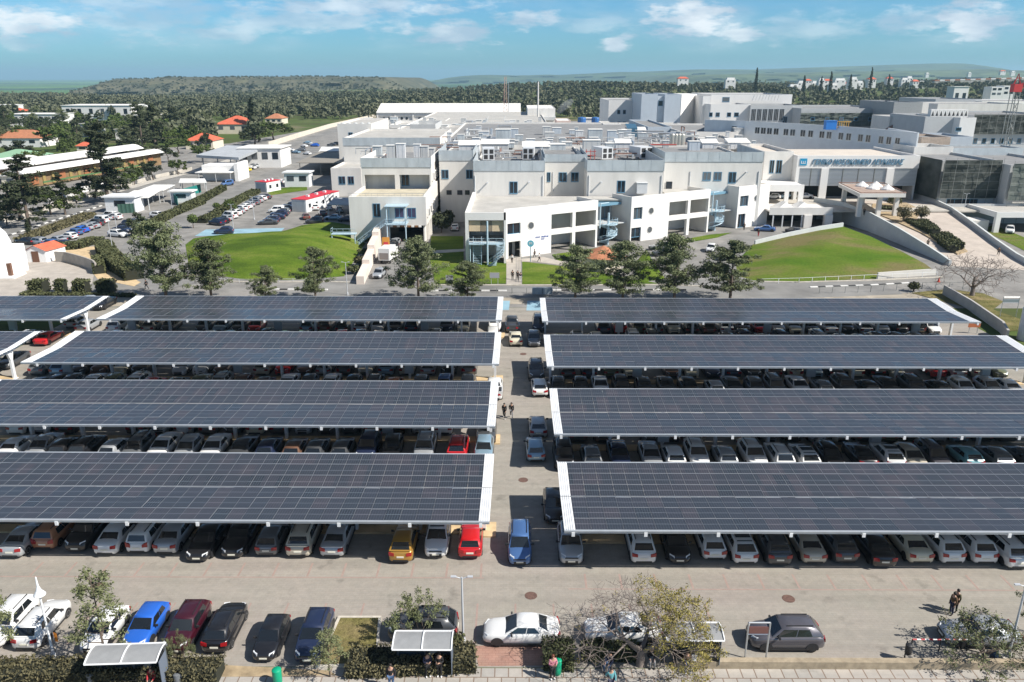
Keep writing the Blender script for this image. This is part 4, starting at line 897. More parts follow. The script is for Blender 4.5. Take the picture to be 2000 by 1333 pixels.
def stair(root, a, b_, w, name='stair', m=None, n=14):
    """straight flight from a (low) to b (high)"""
    mb = MB(); a, b_ = Vector(a), Vector(b_); d = (b_ - a); hd = Vector((d.x, d.y, 0)); L_ = hd.length; hd.normalize(); nn = Vector((-hd.y, hd.x, 0)); ang = math.atan2(hd.y, hd.x)
    for k in range(n):
        c = a + d * (k + .5) / n; mb.obox((c.x, c.y, a.z + d.z * (k + 1) / n - .05), (L_ / n, w, .07), ang)
    for s in (-1, 1):
        mb.tube([a + nn * s * w / 2, b_ + nn * s * w / 2], .09, 4); rail(mb, [a + nn * s * w / 2, b_ + nn * s * w / 2])
    return mb.build(name, m or M_blue, root)
st = stair(hosp, (xl + 2.2, 141.8, 0), (xl + 2.2, 143.2, 4.0), 1.5)
mb = MB(); xm = xl + 4.1
mb.tube([(xm, 141.5, 0), (xm, 141.5, 8.2)], .17, 8); mb.tube([(xl + .9, 142, 0), (xl + .9, 142, 4)], .1, 6)
mb.box(xl + .7, xr - .5, 141.6, 143.35, 3.8, 3.95); rail(mb, [(xl + .7, 141.6, 3.95), (xr - .5, 141.6, 3.95)]); mb.build('landing', M_blue, st)
mb = MB()
for k in range(16):
    an = -2.6 + k * .22; c = Vector((xm + 1.6, 141.3, .15 + k * .24)); mb.obox((c.x + math.cos(an) * .8, c.y + math.sin(an) * .8, c.z), (1.5, .4, .06), an)
rail(mb, [(xm + 1.6 + 1.6 * math.cos(-2.6 + k * .4), 141.3 + 1.6 * math.sin(-2.6 + k * .4), .15 + k * .44) for k in range(9)]); mb.build('curved_flight', M_blue, st)
# slanted white walls with openings
def wallpanel(root, t0, t1, holes, z0=0.0, z1=ZT, th_=0.4, m=None, name='slanted_wall', offz=0.0):
    """vertical panel along the slanted line with rectangular holes (t0,t1,z0,z1)"""
    ts = sorted({t0, t1, *[h[0] for h in holes], *[h[1] for h in holes]}); mb = MB()
    for ta, tb in zip(ts, ts[1:]):
        hs = sorted([(h[2], h[3]) for h in holes if h[0] <= ta + 1e-6 and h[1] >= tb - 1e-6]); z = z0
        for h0, h1 in hs:
            if h0 > z + .01: sbox(mb, ta, tb, -th_, 0, z, h0)
            z = h1
        if z1 > z + .01: sbox(mb, ta, tb, -th_, 0, z, z1)
    return mb.build(name, m or M_wall2, root)
def swin(root, t0, t1, z0, z1, off=-.3, mf=None):
    mb = MB(); sbox(mb, t0, t1, off - .05, off, z0, z0 + .1); sbox(mb, t0, t1, off - .05, off, z1 - .1, z1); sbox(mb, (t0+t1)/2 - .04, (t0+t1)/2 + .04, off - .05, off, z0 + .1, z1 - .1); sbox(mb, t0, t0 + .1, off - .05, off, z0 + .1, z1 - .1); sbox(mb, t1 - .1, t1, off - .05, off, z0 + .1, z1 - .1)
    f = mb.build('window', mf or M_bluef, root); mb = MB(); sbox(mb, t0, t1, off - .09, off - .06, z0, z1); mb.build('pane', M_pane, f)
def port(root, t, z, r=.62):
    mb = MB(); n = 18; c = sp_(t, .0)
    for (ra, rb, oa, ob, m) in ((r, r + .14, .0, .05, 0),):
        for k in range(n):
            a0, a1 = 2*math.pi*k/n, 2*math.pi*(k+1)/n
            q = [sp_(t + ra*math.cos(a0), ob), sp_(t + rb*math.cos(a0), ob), sp_(t + rb*math.cos(a1), ob), sp_(t + ra*math.cos(a1), ob)]; zz = [z + ra*math.sin(a0), z + rb*math.sin(a0), z + rb*math.sin(a1), z + ra*math.sin(a1)]
            mb.add([(p.x, p.y, h) for p, h in zip(q, zz)], [(0, 1, 2, 3), (3, 2, 1, 0)])
            mb.add([(sp_(t + rb*math.cos(a), o_).x, sp_(t + rb*math.cos(a), o_).y, z + rb*math.sin(a)) for a, o_ in ((a0, .004), (a1, .004), (a1, ob), (a0, ob))], [(0, 1, 2, 3)])
    f = mb.build('round_window', M_wall2, root)
    mb = MB(); mb.add([(sp_(t + r*math.cos(2*math.pi*k/n), .015).x, sp_(t + r*math.cos(2*math.pi*k/n), .015).y, z + r*math.sin(2*math.pi*k/n)) for k in range(n)], [tuple(range(n))]); mb.build('pane', mat('round_glass', (0.09, 0.10, 0.11), 0.15), f)
d0, d1 = su(993), su(1017)
wallpanel(hosp, tW1, tF1, [(d0, d1, 0, 3.2), (su(991), su(1017), 4.6, 6.7)])
swin(hosp, su(991), su(1017), 4.6, 6.7); mb = MB(); sbox(mb, d0, d1, -2.2, -2.1, 0, 3.3); nd = mb.build('door', M_wallg, hosp); mb = MB(); sbox(mb, su(1000), su(1011), -2.09, -2.04, 0, 2.6); mb.build('pane', M_pane, nd)
mb = MB(); sbox(mb, d0 - .05, d1 + .1, -.9, .0, 3.25, 3.4); mb.build('door_hood', M_wall2, hosp)
port(hosp, su(1037), 5.9)
def frame(t0, t1, zs=(0, 3.6, 4.6, 7.6)):
    t_ = t1 - t0; w_ = .75; half = (t_ - 3 * w_) / 2
    hl_ = [(t0 + w_ * .6, t0 + w_ * .6 + half + .3, zs[0], zs[1]), (t0 + w_ * .6, t0 + w_ * .6 + half + .3, zs[2], zs[3]), (t1 - w_ * .6 - half - .3, t1 - w_ * .6, zs[0], zs[1]), (t1 - w_ * .6 - half - .3, t1 - w_ * .6, zs[2], zs[3])]
    wallpanel(hosp, t0, t1, hl_, th_=.7)
frame(tF1 + .02, tR1); frame(tF2 + .02, tR2)
wallpanel(hosp, tW2, tF2, [(su(1237), su(1254), 4.7, 7.2), (su(1234), su(1253), 0, 3.0)])
swin(hosp, su(1237), su(1254), 4.7, 7.2); swin(hosp, su(1234), su(1253), .9, 3.0)
port(hosp, su(1271), 6.2); port(hosp, su(1270), 2.2)
wallpanel(hosp, tW3, tE, [(su(1444), su(1460), 4.9, 7.3), (su(1443), su(1457), 0, 3.2)])
swin(hosp, su(1444), su(1460), 4.9, 7.3); swin(hosp, su(1443), su(1457), 0, 3.2); port(hosp, su(1475), 6.5)
for t, dep in ((tR1, 7), (tW2, 6.5), (tR2, 7), (tW3, 6.5)):
    q = -.32 if t in (tR1, tR2) else .32; mb = MB(); sbox(mb, min(t, t + q), max(t, t + q), -dep, -.42, 0, ZT - .03); mb.build('return_wall', M_wall, hosp)
pe = sp_(tE); mb = MB(); mb.obox((pe.x - .2 * SD.x - 4.5 * .522, pe.y + 4.2, ZT / 2 - .02), (9.2, .35, ZT - .04), SANG + math.pi / 2); mb.build('end_wall', M_wall, hosp)
for ta, tb in ((tF1 + .2, tR1 - .5), (tF2 + .2, tR2 - .5)): mb = MB(); sbox(mb, ta, tb, -7.4, -7.05, 0, 8.34); mb.build('rear_wall', M_wall, hosp)
mb = MB()
for ta, tb in ((tR1 + .1, tW2 - .1), (tR2 + .1, tW3 - .1)): sbox(mb, ta, tb, -6.6, -6.3, 0, 8.3); sbox(mb, ta + .3, tb - .3, -6.25, -1.2, 4.0, 4.2)
mb.build('recess_wall', M_wallg, hosp)
for ta, tb in ((tR1, tW2), (tR2, tW3)):
    for z0, z1 in ((.3, 2.9), (4.3, 7.0)):
        for f0, f1 in ((.35, .55), (.62, .9)):
            swin(hosp, ta + (tb - ta) * f0, ta + (tb - ta) * f1, z0, z1, off=-6.15)
    mb = MB(); sbox(mb, ta + .1, tb - .2, -6.2, -3.2, 8.0, 8.12); sbox(mb, ta + .1, tb - .2, -3.25, -3.1, 7.6, 8.1); mb.build('glass_hood', mat('blue_glass_hood', (0.16, 0.30, 0.40), 0.2), hosp)
def spiral(root, t, z1, r=1.7, off=-.6):
    c = sp_(t, off); mb = MB(); mb.tube([(c.x, c.y, 0), (c.x, c.y, z1 + 2.2)], .22, 8)
    n = int(z1 / .19)
    for k in range(n):
        an = 2.2 + k * .36; mb.obox((c.x + math.cos(an) * r * .55, c.y + math.sin(an) * r * .55, .15 + k * .19), (r * .95, .5, .05), an)
    s = mb.build('spiral_stair', M_blue, root)
    mb = MB(); pts = [(c.x + r*math.cos(2.2 + k*.36), c.y + r*math.sin(2.2 + k*.36), .15 + k*.19) for k in range(n)]
    mb.tube([(p[0], p[1], p[2] + 1.0) for p in pts], .06, 4); mb.tube([(p[0], p[1], p[2] + .02) for p in pts], .11, 4)
    for p in pts[::2]: mb.tube([p, (p[0], p[1], p[2] + 1)], .03, 4)
    mb.build('handrail', M_blue, s)
    for z in (z1 * .5, z1):
        mb = MB(); an0 = SANG - 2.4
        arc = [(c.x + 1.9*math.cos(an0 + k*.36), c.y + 1.9*math.sin(an0 + k*.36)) for k in range(9)]
        mb.prism(arc + [(c.x, c.y)], z - .12, z); rail(mb, [(p[0], p[1], z) for p in arc]); mb.build('landing', M_blue, s)
spiral(hosp, su(1192), 4.4); spiral(hosp, su(1402), 4.6)
for u in (1176, 1395):
    c = sp_(su(u), -.7); mb = MB(); mb.tube([(c.x, c.y, 3.6), (c.x, c.y, 8.7)], .12, 6); mb.tube([(c.x, c.y, 8.6), (c.x + 2, c.y + 3, 8.4)], .1, 6); mb.build('steel_post', M_blue, hosp)
# lettering and emblem on the white wall
M_sign = mat('sign_blue', (0.03, 0.08, 0.33), 0.5); M_teal = mat('sign_teal', (0.02, 0.28, 0.40), 0.45)
def text(body, parent, loc, size, rx, rz, m, name='lettering', shear=0.0, ext=0.03, sx=1.0):
    cu = bpy.data.curves.new('lettering', 'FONT'); cu.body = body; cu.size = size; cu.extrude = ext; cu.shear = shear; cu.align_x = 'CENTER'; cu.align_y = 'CENTER'; cu.offset = 0.012 * size
    o = bpy.data.objects.new('tmp', cu); col.objects.link(o); dg = bpy.context.evaluated_depsgraph_get(); me = bpy.data.meshes.new_from_object(o.evaluated_get(dg)); bpy.data.objects.remove(o)
    me.materials.clear(); me.materials.append(m); r = bpy.data.objects.new(name, me); col.objects.link(r)
    r.rotation_euler = (rx, 0, rz); r.location = loc; r.scale = (sx, 1, 1)
    if parent is not None:
        r.parent = parent; r.matrix_parent_inverse = mworld(parent).inverted()
    return r
mb = MB(); r_ = random.Random(3); LT0 = su(1046)
for base, t0_, t1_ in ((3.3, 0, 1.0), (3.3, 1.35, 2.9), (2.85, 1.35, 2.1)):      # two short lines of small dark blue lettering, too small to read
    t = t0_
    while t < t1_: sbox(mb, LT0 + t, LT0 + t + .07, 0, .04, base, base + r_.choice((.28, .34))); sbox(mb, LT0 + t + .07, LT0 + t + .14, .001, .038, base + r_.choice((0, .14, .24)), base + .06 + r_.choice((.06, .2))); t += .19
mb.build('lettering', M_sign, hosp)
# --- left wing
lw = thing('hospital_wing', 'white left wing of the hospital with open loggias above the underpass', 'hospital', (-28, 165, 0), 0, HG)
xa, xb = XU(683, 162, 5), XU(828, 162, 5); z1 = ZV(385, 162)
ga, gb = XU(760, 162, 2), XU(827, 162, 2); zg = ZV(441, 162)
mb = MB(); mb.box(xa, ga, 162, 162.4, 0, z1); mb.box(ga, xb, 162, 162.4, zg, z1); mb.box(gb, xb + .02, 162.4, 178, 0, z1 - .01); mb.box(xa, xa + .4, 162.4, 179, 0, z1); mb.box(xb + .02, xb + .5, 162.01, 200, zg, z1)
for y in (166, 171, 176, 181): mb.box(xb + .1, xb + .6, y, y + .6, 0, zg)
mb.build('wall', M_wall, lw)
mb = MB(); mb.box(xa + .4, xb, 162.4, 179, z1 - 1.0, z1 - .7); mb.build('roof', mat('stained_roof', (0.50, 0.45, 0.34), 0.9, var=0.2, scale=0.35), lw)
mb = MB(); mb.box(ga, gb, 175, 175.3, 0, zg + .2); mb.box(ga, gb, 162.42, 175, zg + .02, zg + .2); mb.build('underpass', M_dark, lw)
mb = MB(); n = 9
for k in range(n): mb.box(ga + .2 + (gb - ga - .4) * k / n, ga + .2 + (gb - ga - .4) * (k + .8) / n, 161.9, 161.99, zg - .35, zg + .02, k % 2)
mb.build('height_bar', [M_white, mat('bar_brown', (0.25, 0.12, 0.05), 0.6)], lw)
for a in ((771, 789), (795, 812.5)): win(lw, *a, 406.5, 425.5, 162, mp=mat('purple_blind', (0.05, 0.05, 0.11), 0.15))
win(lw, 728, 743, 398, 424, 162, name='door')
u2 = (706, 842); Y2 = 178.8; zs, zw, zb = ZV(309, Y2), ZV(327, Y2), ZV(367, Y2); x0, x1 = XU(706, Y2, 12), XU(842, Y2, 12)
oz0, oz1 = ZV(366, Y2), ZV(342, Y2); oa = (XU(712, Y2, 11), XU(771, Y2, 11)); ob = (XU(780, Y2, 11), XU(839, Y2, 11))
mb = MB(); mb.box(x0, x1, Y2, Y2 + .4, oz1, zw); mb.box(x0, oa[0], Y2, Y2 + .4, z1 - 1.2, oz1); mb.box(oa[1], ob[0], Y2, Y2 + .4, z1 - 1.2, oz1); mb.box(ob[1], x1, Y2, Y2 + .4, z1 - 1.2, oz1)
mb.box(x0, x0 + .3, Y2 + .4, Y2 + 42, 0, zw); mb.box(x1 - .3, x1, Y2 + .4, Y2 + 22, 0, zw + .4); mb.box(x0, x1, Y2 + 2.8, Y2 + 3.1, z1 - 1.2, oz1 + .2); mb.build('wall', M_wall, lw)
mb = MB(); mb.box(x0 + .3, x1 - .3, Y2 + .4, Y2 + 42, zw - .8, zw - .5); mb.build('roof', M_roofg, lw)
screen(lw, x0, x1, Y2, zw - .02, zs); mb = MB(); mb.box(x0 - .1, x0, Y2, Y2 + 20, zw, zs); mb.build('parapet_screen', M_wall2, lw); mb = MB(); mb.box(x1 + .02, x1 + .12, Y2, Y2 + 20, zw + .4, zs + .3); mb.build('parapet_screen', M_wall2, lw)
wx0, wx1 = XU(784, Y2 + 2.8, 11), XU(799, Y2 + 2.8, 11); winx(lw, wx0, wx1, oz0, oz1 - .15, Y2 + 2.8, name='door')
mb = MB(); rail(mb, [(x0, 163.2, z1 - .3), (xb, 163.2, z1 - .3)], .8); mb.build('roof_rail', M_steelp, lw)
# windows with hoods down the side of the wing
for k in range(5):
    y = Y2 + 2 + k * 4; mb = MB(); mb.box(x1, x1 + .35, y, y + 1.4, 10.5, 12.4); f = mb.build('window', M_wall2, lw); mb = MB(); mb.box(x1 + .352, x1 + .37, y + .2, y + 1.2, 10.7, 12.2); mb.build('pane', M_pane, f)
for k in range(4):
    y = 163.6 + k * 4; mb = MB(); mb.box(xb + .5, xb + .9, y, y + 1.5, 5.2, 7); f = mb.build('window', M_wall2, lw); mb = MB(); mb.box(xb + .902, xb + .92, y + .2, y + 1.3, 5.4, 6.8); mb.build('pane', M_pane, f)
sx = xa + 3.2   # blue outdoor stair at its left corner
st = stair(lw, (sx - 1.5, 159.2, 0), (sx + 4.8, 159.2, 4.6), 1.4)
mb = MB(); mb.box(sx + 4.8, sx + 9.0, 158.4, 161.9, 4.4, 4.55); rail(mb, [(sx + 9.0, 161.8, 4.55), (sx + 9.0, 158.4, 4.55), (sx + 4.8, 158.4, 4.55)])
for q in ((sx + 5, 158.6), (sx + 8.8, 158.6), (sx + 5, 161.6)): mb.tube([(q[0], q[1], 0), (q[0], q[1], 8.2)], .13, 6)
mb.box(sx + 4.6, sx + 9.2, 158.3, 161.95, 8.1, 8.2); mb.build('landing', M_blue, st)
mb = MB(); mb.box(sx - 6.5, sx - 1.5, 158.4, 160.2, 2.4, 2.55); rail(mb, [(sx - 6.5, 160.2, 2.55), (sx - 6.5, 158.4, 2.55), (sx - 1.5, 158.4, 2.55)])
for q in ((sx - 6.4, 158.6), (sx - 1.7, 158.6)): mb.tube([(q[0], q[1], 0), (q[0], q[1], 2.5)], .12, 6)
mb.build('lower_landing', M_blue, st)
a3 = blk(lw, 647, 706, 329, 230, 17.5); 
for a in ((661, 674), (679, 691)): win(lw, *a, 345, 360, 230)
a4 = blk(lw, 672, 860, 270, 248, 45); zz = ZV(285, 248); screen(lw, a4[0], a4[1], 248, zz, a4[2] + .1)
a5 = blk(lw, 661, 727, 242, 292, 40); win(lw, 680, 688.5, 259, 266, 292)
for k in range(5):
    x = a5[0] + 1.5 + k * 2.4; mb = MB(); mb.lathe((x, 294, a5[2] - .6), [(1.0, 0), (.9, .4), (.5, .8), (.05, .95)], 10); mb.build('roof_dome', M_wallg, lw)
# --- core roofs
core = thing('hospital_wing', 'low core of the hospital with flat roofs crowded with plant', 'hospital', (20, 230, 0), 0, HG)
ZR = 14.0
walls(core, 'wall', XU(858, 228, ZR), XU(1478, 228, ZR), 228, 345, 0, ZR + .6, M_wall, M_roofg)
walls(core, 'wall', XU(745, 330, 9), XU(1085, 330, 9), 346, 560, 0, 10.3, M_wall, M_roof)
for (u0, u1, vt, Y, dep, m) in ((800, 850, 256, 345.9, 30, M_wallg), (870, 905, 262, 325, 14, M_wall), (905, 960, 247, 380, 40, M_wall), (1000, 1060, 270, 290, 18, M_wall), (1062, 1084, 246, 360, 30, M_wall2), (1088, 1135, 268, 300, 20, M_wall), (1178, 1212, 242, 340, 20, M_wall2), (830, 870, 236, 450, 30, M_wall), (950, 985, 233, 470, 40, M_wallg), (760, 800, 250, 420, 40, M_wroof)):
    blk(core, u0, u1, vt, Y, dep, 9.5 if Y > 346 else ZR - .2, m, par=.3)
# --- long white hall
hall = thing('long_hall', 'long white hall with pitched roof and pairs of round windows at the back', 'hall', (-50, 600, 0))
hx0, hx1 = XU(737, 600, 5), XU(1015, 600, 5); ze, zr = ZV(220, 600), ZV(203.5, 622)
mb = MB(); mb.box(hx0, hx1, 600, 600.5, 0, ze - .4); mb.box(hx0, hx0 + .5, 600.5, 650, 0, ze - .4); mb.box(hx1 - .5, hx1, 600.5, 650, 0, ze - .4); mb.box(hx0, hx1, 599.3, 599.9, ze - 2.6, ze - .5)
for k in range(9): x = hx0 + (hx1 - hx0) * k / 8; mb.box(x - .5, x + .5, 599.0, 599.95, 0, ze - .5)
mb.build('wall', M_wall, hall)
mb = MB(); y0, y1, yr = 598.5, 651, 622
mb.add([(hx0 - .6, y0, ze - .4), (hx1 + .6, y0, ze - .4), (hx1 + .6, yr, zr), (hx0 - .6, yr, zr), (hx1 + .6, y1, ze - .4), (hx0 - .6, y1, ze - .4), (hx0 - .6, y0, ze + .1), (hx1 + .6, y0, ze + .1), (hx1 + .6, yr, zr + .5), (hx0 - .6, yr, zr + .5), (hx1 + .6, y1, ze + .1), (hx0 - .6, y1, ze + .1)],
       [(6,7,8,9),(9,8,10,11),(0,3,2,1),(3,5,4,2),(0,1,7,6),(4,5,11,10),(0,6,9,3),(3,9,11,5),(1,2,8,7),(2,4,10,8)]); mb.build('roof', M_wroof, hall)
for k in range(8):
    for q in (.36, .64):
        x = hx0 + (hx1 - hx0) * (k + q) / 8; mb = MB(); n = 14
        mb.add([(x + .95 * math.cos(2*math.pi*i/n), 599.97, 3.9 + .95 * math.sin(2*math.pi*i/n)) for i in range(n)] + [(x + .95 * math.cos(2*math.pi*i/n), 599.9, 3.9 + .95 * math.sin(2*math.pi*i/n)) for i in range(n)], [tuple(range(n, 2*n))] + [(i, (i+1) % n, n + (i+1) % n, n + i) for i in range(n)])
        mb.build('round_window', M_pane, hall)
boil = thing('boiler_house', 'pinkish flat roofed boiler house beside the long white hall', 'plant building', (22, 430, 0))
bx = blk(boil, 1030, 1084, 212, 520, 60, 0, M_wall, M_wroof, .2); mb = MB(); mb.box(bx[0], bx[1], 512, 519.9, 7, 9); mb.build('awning', M_wallg, boil)
for k in range(3): winx(boil, bx[0] + 2 + k * 5, bx[0] + 5 + k * 5, 2, 5, 520)
blk(boil, 1087, 1114, 236, 440, 25, 0, mat('pink_plaster', (0.6, 0.47, 0.42), 0.85), M_wroof, .2)
def pole_thing(name, label, cat, p, h, r, m, group=None, n=8):
    mb = MB(); mb.tube([(p.x, p.y, p.z), (p.x, p.y, p.z + h)], [r, r * .75], n); return tag(mb.build(name, m), label, cat, group)
pole_thing('chimney', 'tall thin white chimney of the boiler house', 'chimney', Vector((XU(1050, 500), 500, 0)), ZV(160, 500), .55, mat('chimney_white', (0.6, 0.58, 0.55), 0.7))
p = Vector((XU(987, 590), 590, 0)); mb = MB(); hm = ZV(150, 590)
for dx, dy in ((-1, -1), (1, -1), (1, 1), (-1, 1)): mb.tube([(p.x + dx * 1.5, p.y + dy * 1.5, 0), (p.x + dx * .5, p.y + dy * .5, hm)], .22, 4)
for k in range(12):
    z = hm * k / 12; q = 1.5 - 1.0 * k / 12; mb.tube([(p.x - q, p.y - q, z), (p.x + q, p.y - q, z + hm / 12)], .12, 3); mb.tube([(p.x + q, p.y - q, z), (p.x + q, p.y + q, z + hm / 12)], .12, 3)
tag(mb.build('lattice_mast', mat('mast_red_white', (0.5, 0.32, 0.27), 0.7)), 'reddish lattice mast behind the long white hall', 'mast')
pole_thing('antenna_pole', 'thin pole beside the lattice mast behind the hall', 'pole', Vector((XU(993, 590), 590, 0)), ZV(160, 590), .2, M_steelp)
# --- rear tower group on the right
tow = thing('hospital_wing', 'tall grey and white rear block of the hospital with small square windows', 'hospital', (80, 350, 0), 0, HG)
Yt = 345
def bw(root, u0, u1, vt, Y, dep, m, z0=0.0, par=.6): return blk(root, u0, u1, vt, Y, dep, z0, m, M_roofg, par)
bw(tow, 1187, 1252, 196, 372, 40, M_wall2);  # tower fronts: lighter wall colour makes up for the weak sun on them
for a, v in (((1205, 1211), 215), ((1216, 1222), 215), ((1242, 1249), 215), ((1205, 1211), 238), ((1216, 1222), 238)): win(tow, *a, v, v + 8, 372, n=1)
bw(tow, 1250, 1281, 184, Yt, 30, M_wallb); bw(tow, 1295, 1327, 184.5, Yt, 30, M_wallb); bw(tow, 1281.2, 1294.8, 188, Yt + 2, 25, M_wallb); win(tow, 1285, 1294, 197, 207, Yt + 2, n=1)
q0_, q1_ = Vector((XU(1327.3, 345, 15), 344.9)), Vector((XU(1362, 352, 15), 357)); mb = MB(); mb.prism([tuple(q0_), tuple(q1_), (q1_.x, 375), (q0_.x, 375)], 0, ZV(186, 340)); mb.build('slanted_wall', M_wall2, tow); bw(tow, 1368, 1383, 188, 340, 30, M_wall2); bw(tow, 1384, 1540, 185, 352, 40, M_wall2); win(tow, 1410, 1424, 190, 199, 352, n=1)
bw(tow, 1383.5, 1460, 204, 330, 21, M_wall2); 
for a in ((1384, 1391), (1397, 1405), (1419, 1427), (1433, 1442)): win(tow, *a, 220, 228, 330, n=1)
bw(tow, 1460.3, 1560, 206, 328, 22, M_wallg)
for u in range(1466, 1530, 11): win(tow, u, u + 9, 213, 236, 328, mf=M_steelp, mp=M_dark, n=3, name='louvre')
win(tow, 1527, 1536, 228, 244, 328, name='door')
for k in range(9):
    x = XU(1468 + k * 6, 345, 24); mb = MB(); z = ZV(197, 345); mb.add([(x - .1, 344, z), (x + 1.2, 344, z), (x + .55, 344, z + 2.3), (x - .1, 344.6, z), (x + 1.2, 344.6, z), (x + .55, 344.6, z + 2.3)], [(0,1,2),(5,4,3),(0,3,4,1),(1,4,5,2),(2,5,3,0)]); mb.build('roof_vent', M_wall2, tow)
bw(tow, 1264, 1310, 248, 290, 50, M_wallb, 9); bw(tow, 1330, 1440, 258, 270, 50, M_wall, 9)
# netted rear wing
M_net = mat('green_net', (0.05, 0.075, 0.065), 0.9, var=0.4, scale=0.25, var2=(0.17, 0.185, 0.165), stretch=(1, 1, 0.5))
M_netd = mat('dark_net', (0.008, 0.014, 0.012), 0.9, var=0.4, scale=0.16, var2=(0.09, 0.10, 0.09), stretch=(1, 1, 1.6))
M_scaff = mat('scaffold_tube', (0.22, 0.23, 0.22), 0.6)
net = thing('hospital_wing', 'rear hospital wing wrapped in green scaffold netting', 'hospital', (130, 320, 0), 0, HG)
bw(net, 1558, 1735, 212, 318, 40, M_wallg)
def netting(root, x0, x1, y, z0, z1, m, dz=2.0, wob=1):
    mb = MB(); n = max(4, int((x1 - x0) / 1.4)); r_ = random.Random(int(x0 * 7)); rows_ = 8
    for j in range(rows_ + 1):
        for i in range(n + 1): mb.v.append((x0 + (x1 - x0) * i / n, y - .5 + wob * r_.uniform(-.22, .22), z0 + (z1 - z0) * j / rows_))
    for j in range(rows_):
        for i in range(n):
            q = j * (n + 1) + i; mb.f.append((q, q + 1, q + n + 2, q + n + 1)); mb.m.append(0)
    o = mb.build('scaffold_net', m, root)
    mb = MB(); k = max(2, int((x1 - x0) / 2.5))
    for i in range(k + 1): x = x0 + (x1 - x0) * i / k; mb.tube([(x, y - .85, 0 if z0 < 6 else z0), (x, y - .85, z1 + .6)], .045, 4)
    z = z0
    while z <= z1 + .1: mb.tube([(x0, y - .86, z), (x1, y - .86, z)], .04, 4); z += dz
    mb.build('scaffold_poles', M_scaff, root)
netting(net, XU(1560, 317, 15), XU(1733, 317, 15), 317.5, ZV(246, 317), ZV(221, 317), M_net)
for k in range(5): win(net, 1582 + k * 28, 1590 + k * 28, 229, 236, 316, n=1)
bw(net, 1735, 1790, 200, 300, 30, mat('corrugated_grey', (0.30, 0.31, 0.31), 0.6, var=0.1, scale=2), 0); bw(net, 1768.3, 1802, 201, 303, 20, M_wall, 0); 
bw(net, 1728, 1800, 228, 285, 14.5, M_wall, 0)
for a in ((1760, 1772),): win(net, *a, 242, 254, 285)
# --- curved wing with paired windows
cw = thing('hospital_wing', 'long pale curved hospital wing with a row of paired windows', 'hospital', (120, 240, 0), 0, HG)
pts = []; NB = 16
for k in range(NB + 1):
    u = 1375 + (1787 - 1375) * k / NB; Y = 282 - 66 * (k / NB) ** 1.25; pts.append((u, Y, Vector((XU(u, Y, 16), Y))))
mb = MB()
for k in range(NB):
    a, b_ = pts[k][2], pts[k+1][2]; d = (b_ - a).normalized(); n_ = Vector((-d.y, d.x)); mb.prism([tuple(a), tuple(b_), tuple(b_ + n_ * .4), tuple(a + n_ * .4)], 0, 18.9)
e0, e1 = pts[0][2], pts[-1][2]; mb.prism([tuple(e1), (e1.x + .4, e1.y), (e1.x + 1.4, e1.y + 20), (e1.x + 1, e1.y + 20)], 0, 18.9); mb.build('wall', mat('pale_blue_plaster', (0.66, 0.69, 0.71), 0.85, var=0.07, scale=0.3), cw)
mb = MB(); mb.prism([tuple(q[2] + Vector((.1, .45))) for q in pts] + [(e1.x + 1, e1.y + 20), (e0.x + 8, e0.y + 22)], 17.6, 17.9); mb.build('roof', M_roofg, cw)
for i, u in enumerate([1433, 1478, 1490, 1502, 1515, 1534, 1547, 1567, 1582, 1604, 1618, 1641, 1656, 1679, 1694, 1719, 1734, 1751]):
    f = (u - 1375) / (1787 - 1375) * NB; k = int(f); a, b_ = pts[k][2], pts[k+1][2]; c = a.lerp(b_, f - k); d = (b_ - a).normalized(); ang = math.atan2(d.y, d.x)
    n_ = Vector((d.y, -d.x)); c = c + n_ * .03
    mb = MB()
    for q0, q1, z0, z1_ in ((-1, 1, 14.95, 15.1), (-1, 1, 17.0, 17.12), (-1, -.85, 15.1, 17), (.85, 1, 15.1, 17), (-.06, .06, 15.1, 17)):
        cc3 = c + d * (q0 + q1) / 2; mb.obox((cc3.x, cc3.y, (z0 + z1_) / 2), (q1 - q0, .06, z1_ - z0), ang)
    f_ = mb.build('window', M_steelp, cw); mb = MB(); mb.obox((c.x, c.y, 16.03), (1.9, .03, 2.0), ang); mb.build('pane', M_pane, f_)
# blue box and orange frame on its roof
p = PY(1621, 250, 245); mb = MB(); mb.box(p.x - 1.6, p.x + 1.6, 244, 246, 17.9, 20.3); mb.box(p.x - 1.7, p.x + 1.7, 243.9, 246.1, 20.3, 20.5); tag(mb.build('hoist_drum', mat('hoist_blue', (0.03, 0.2, 0.6), 0.5)), 'blue hoist housing on the curved wing roof beside the yellow frame', 'hoist')
mb = MB()
for k in range(6): mb.tube([(p.x + 2 + k * .7, 245, 17.9), (p.x + 2 + k * .7, 245, 20.2)], .1, 4)
for z in (18.6, 20.2): mb.tube([(p.x + 1.9, 245, z), (p.x + 6, 245, z)], .14, 4)
tag(mb.build('yellow_frame', mat('frame_orange', (0.55, 0.3, 0.05), 0.6)), 'orange yellow steel frame beside the blue hoist on the roof', 'steel frame')
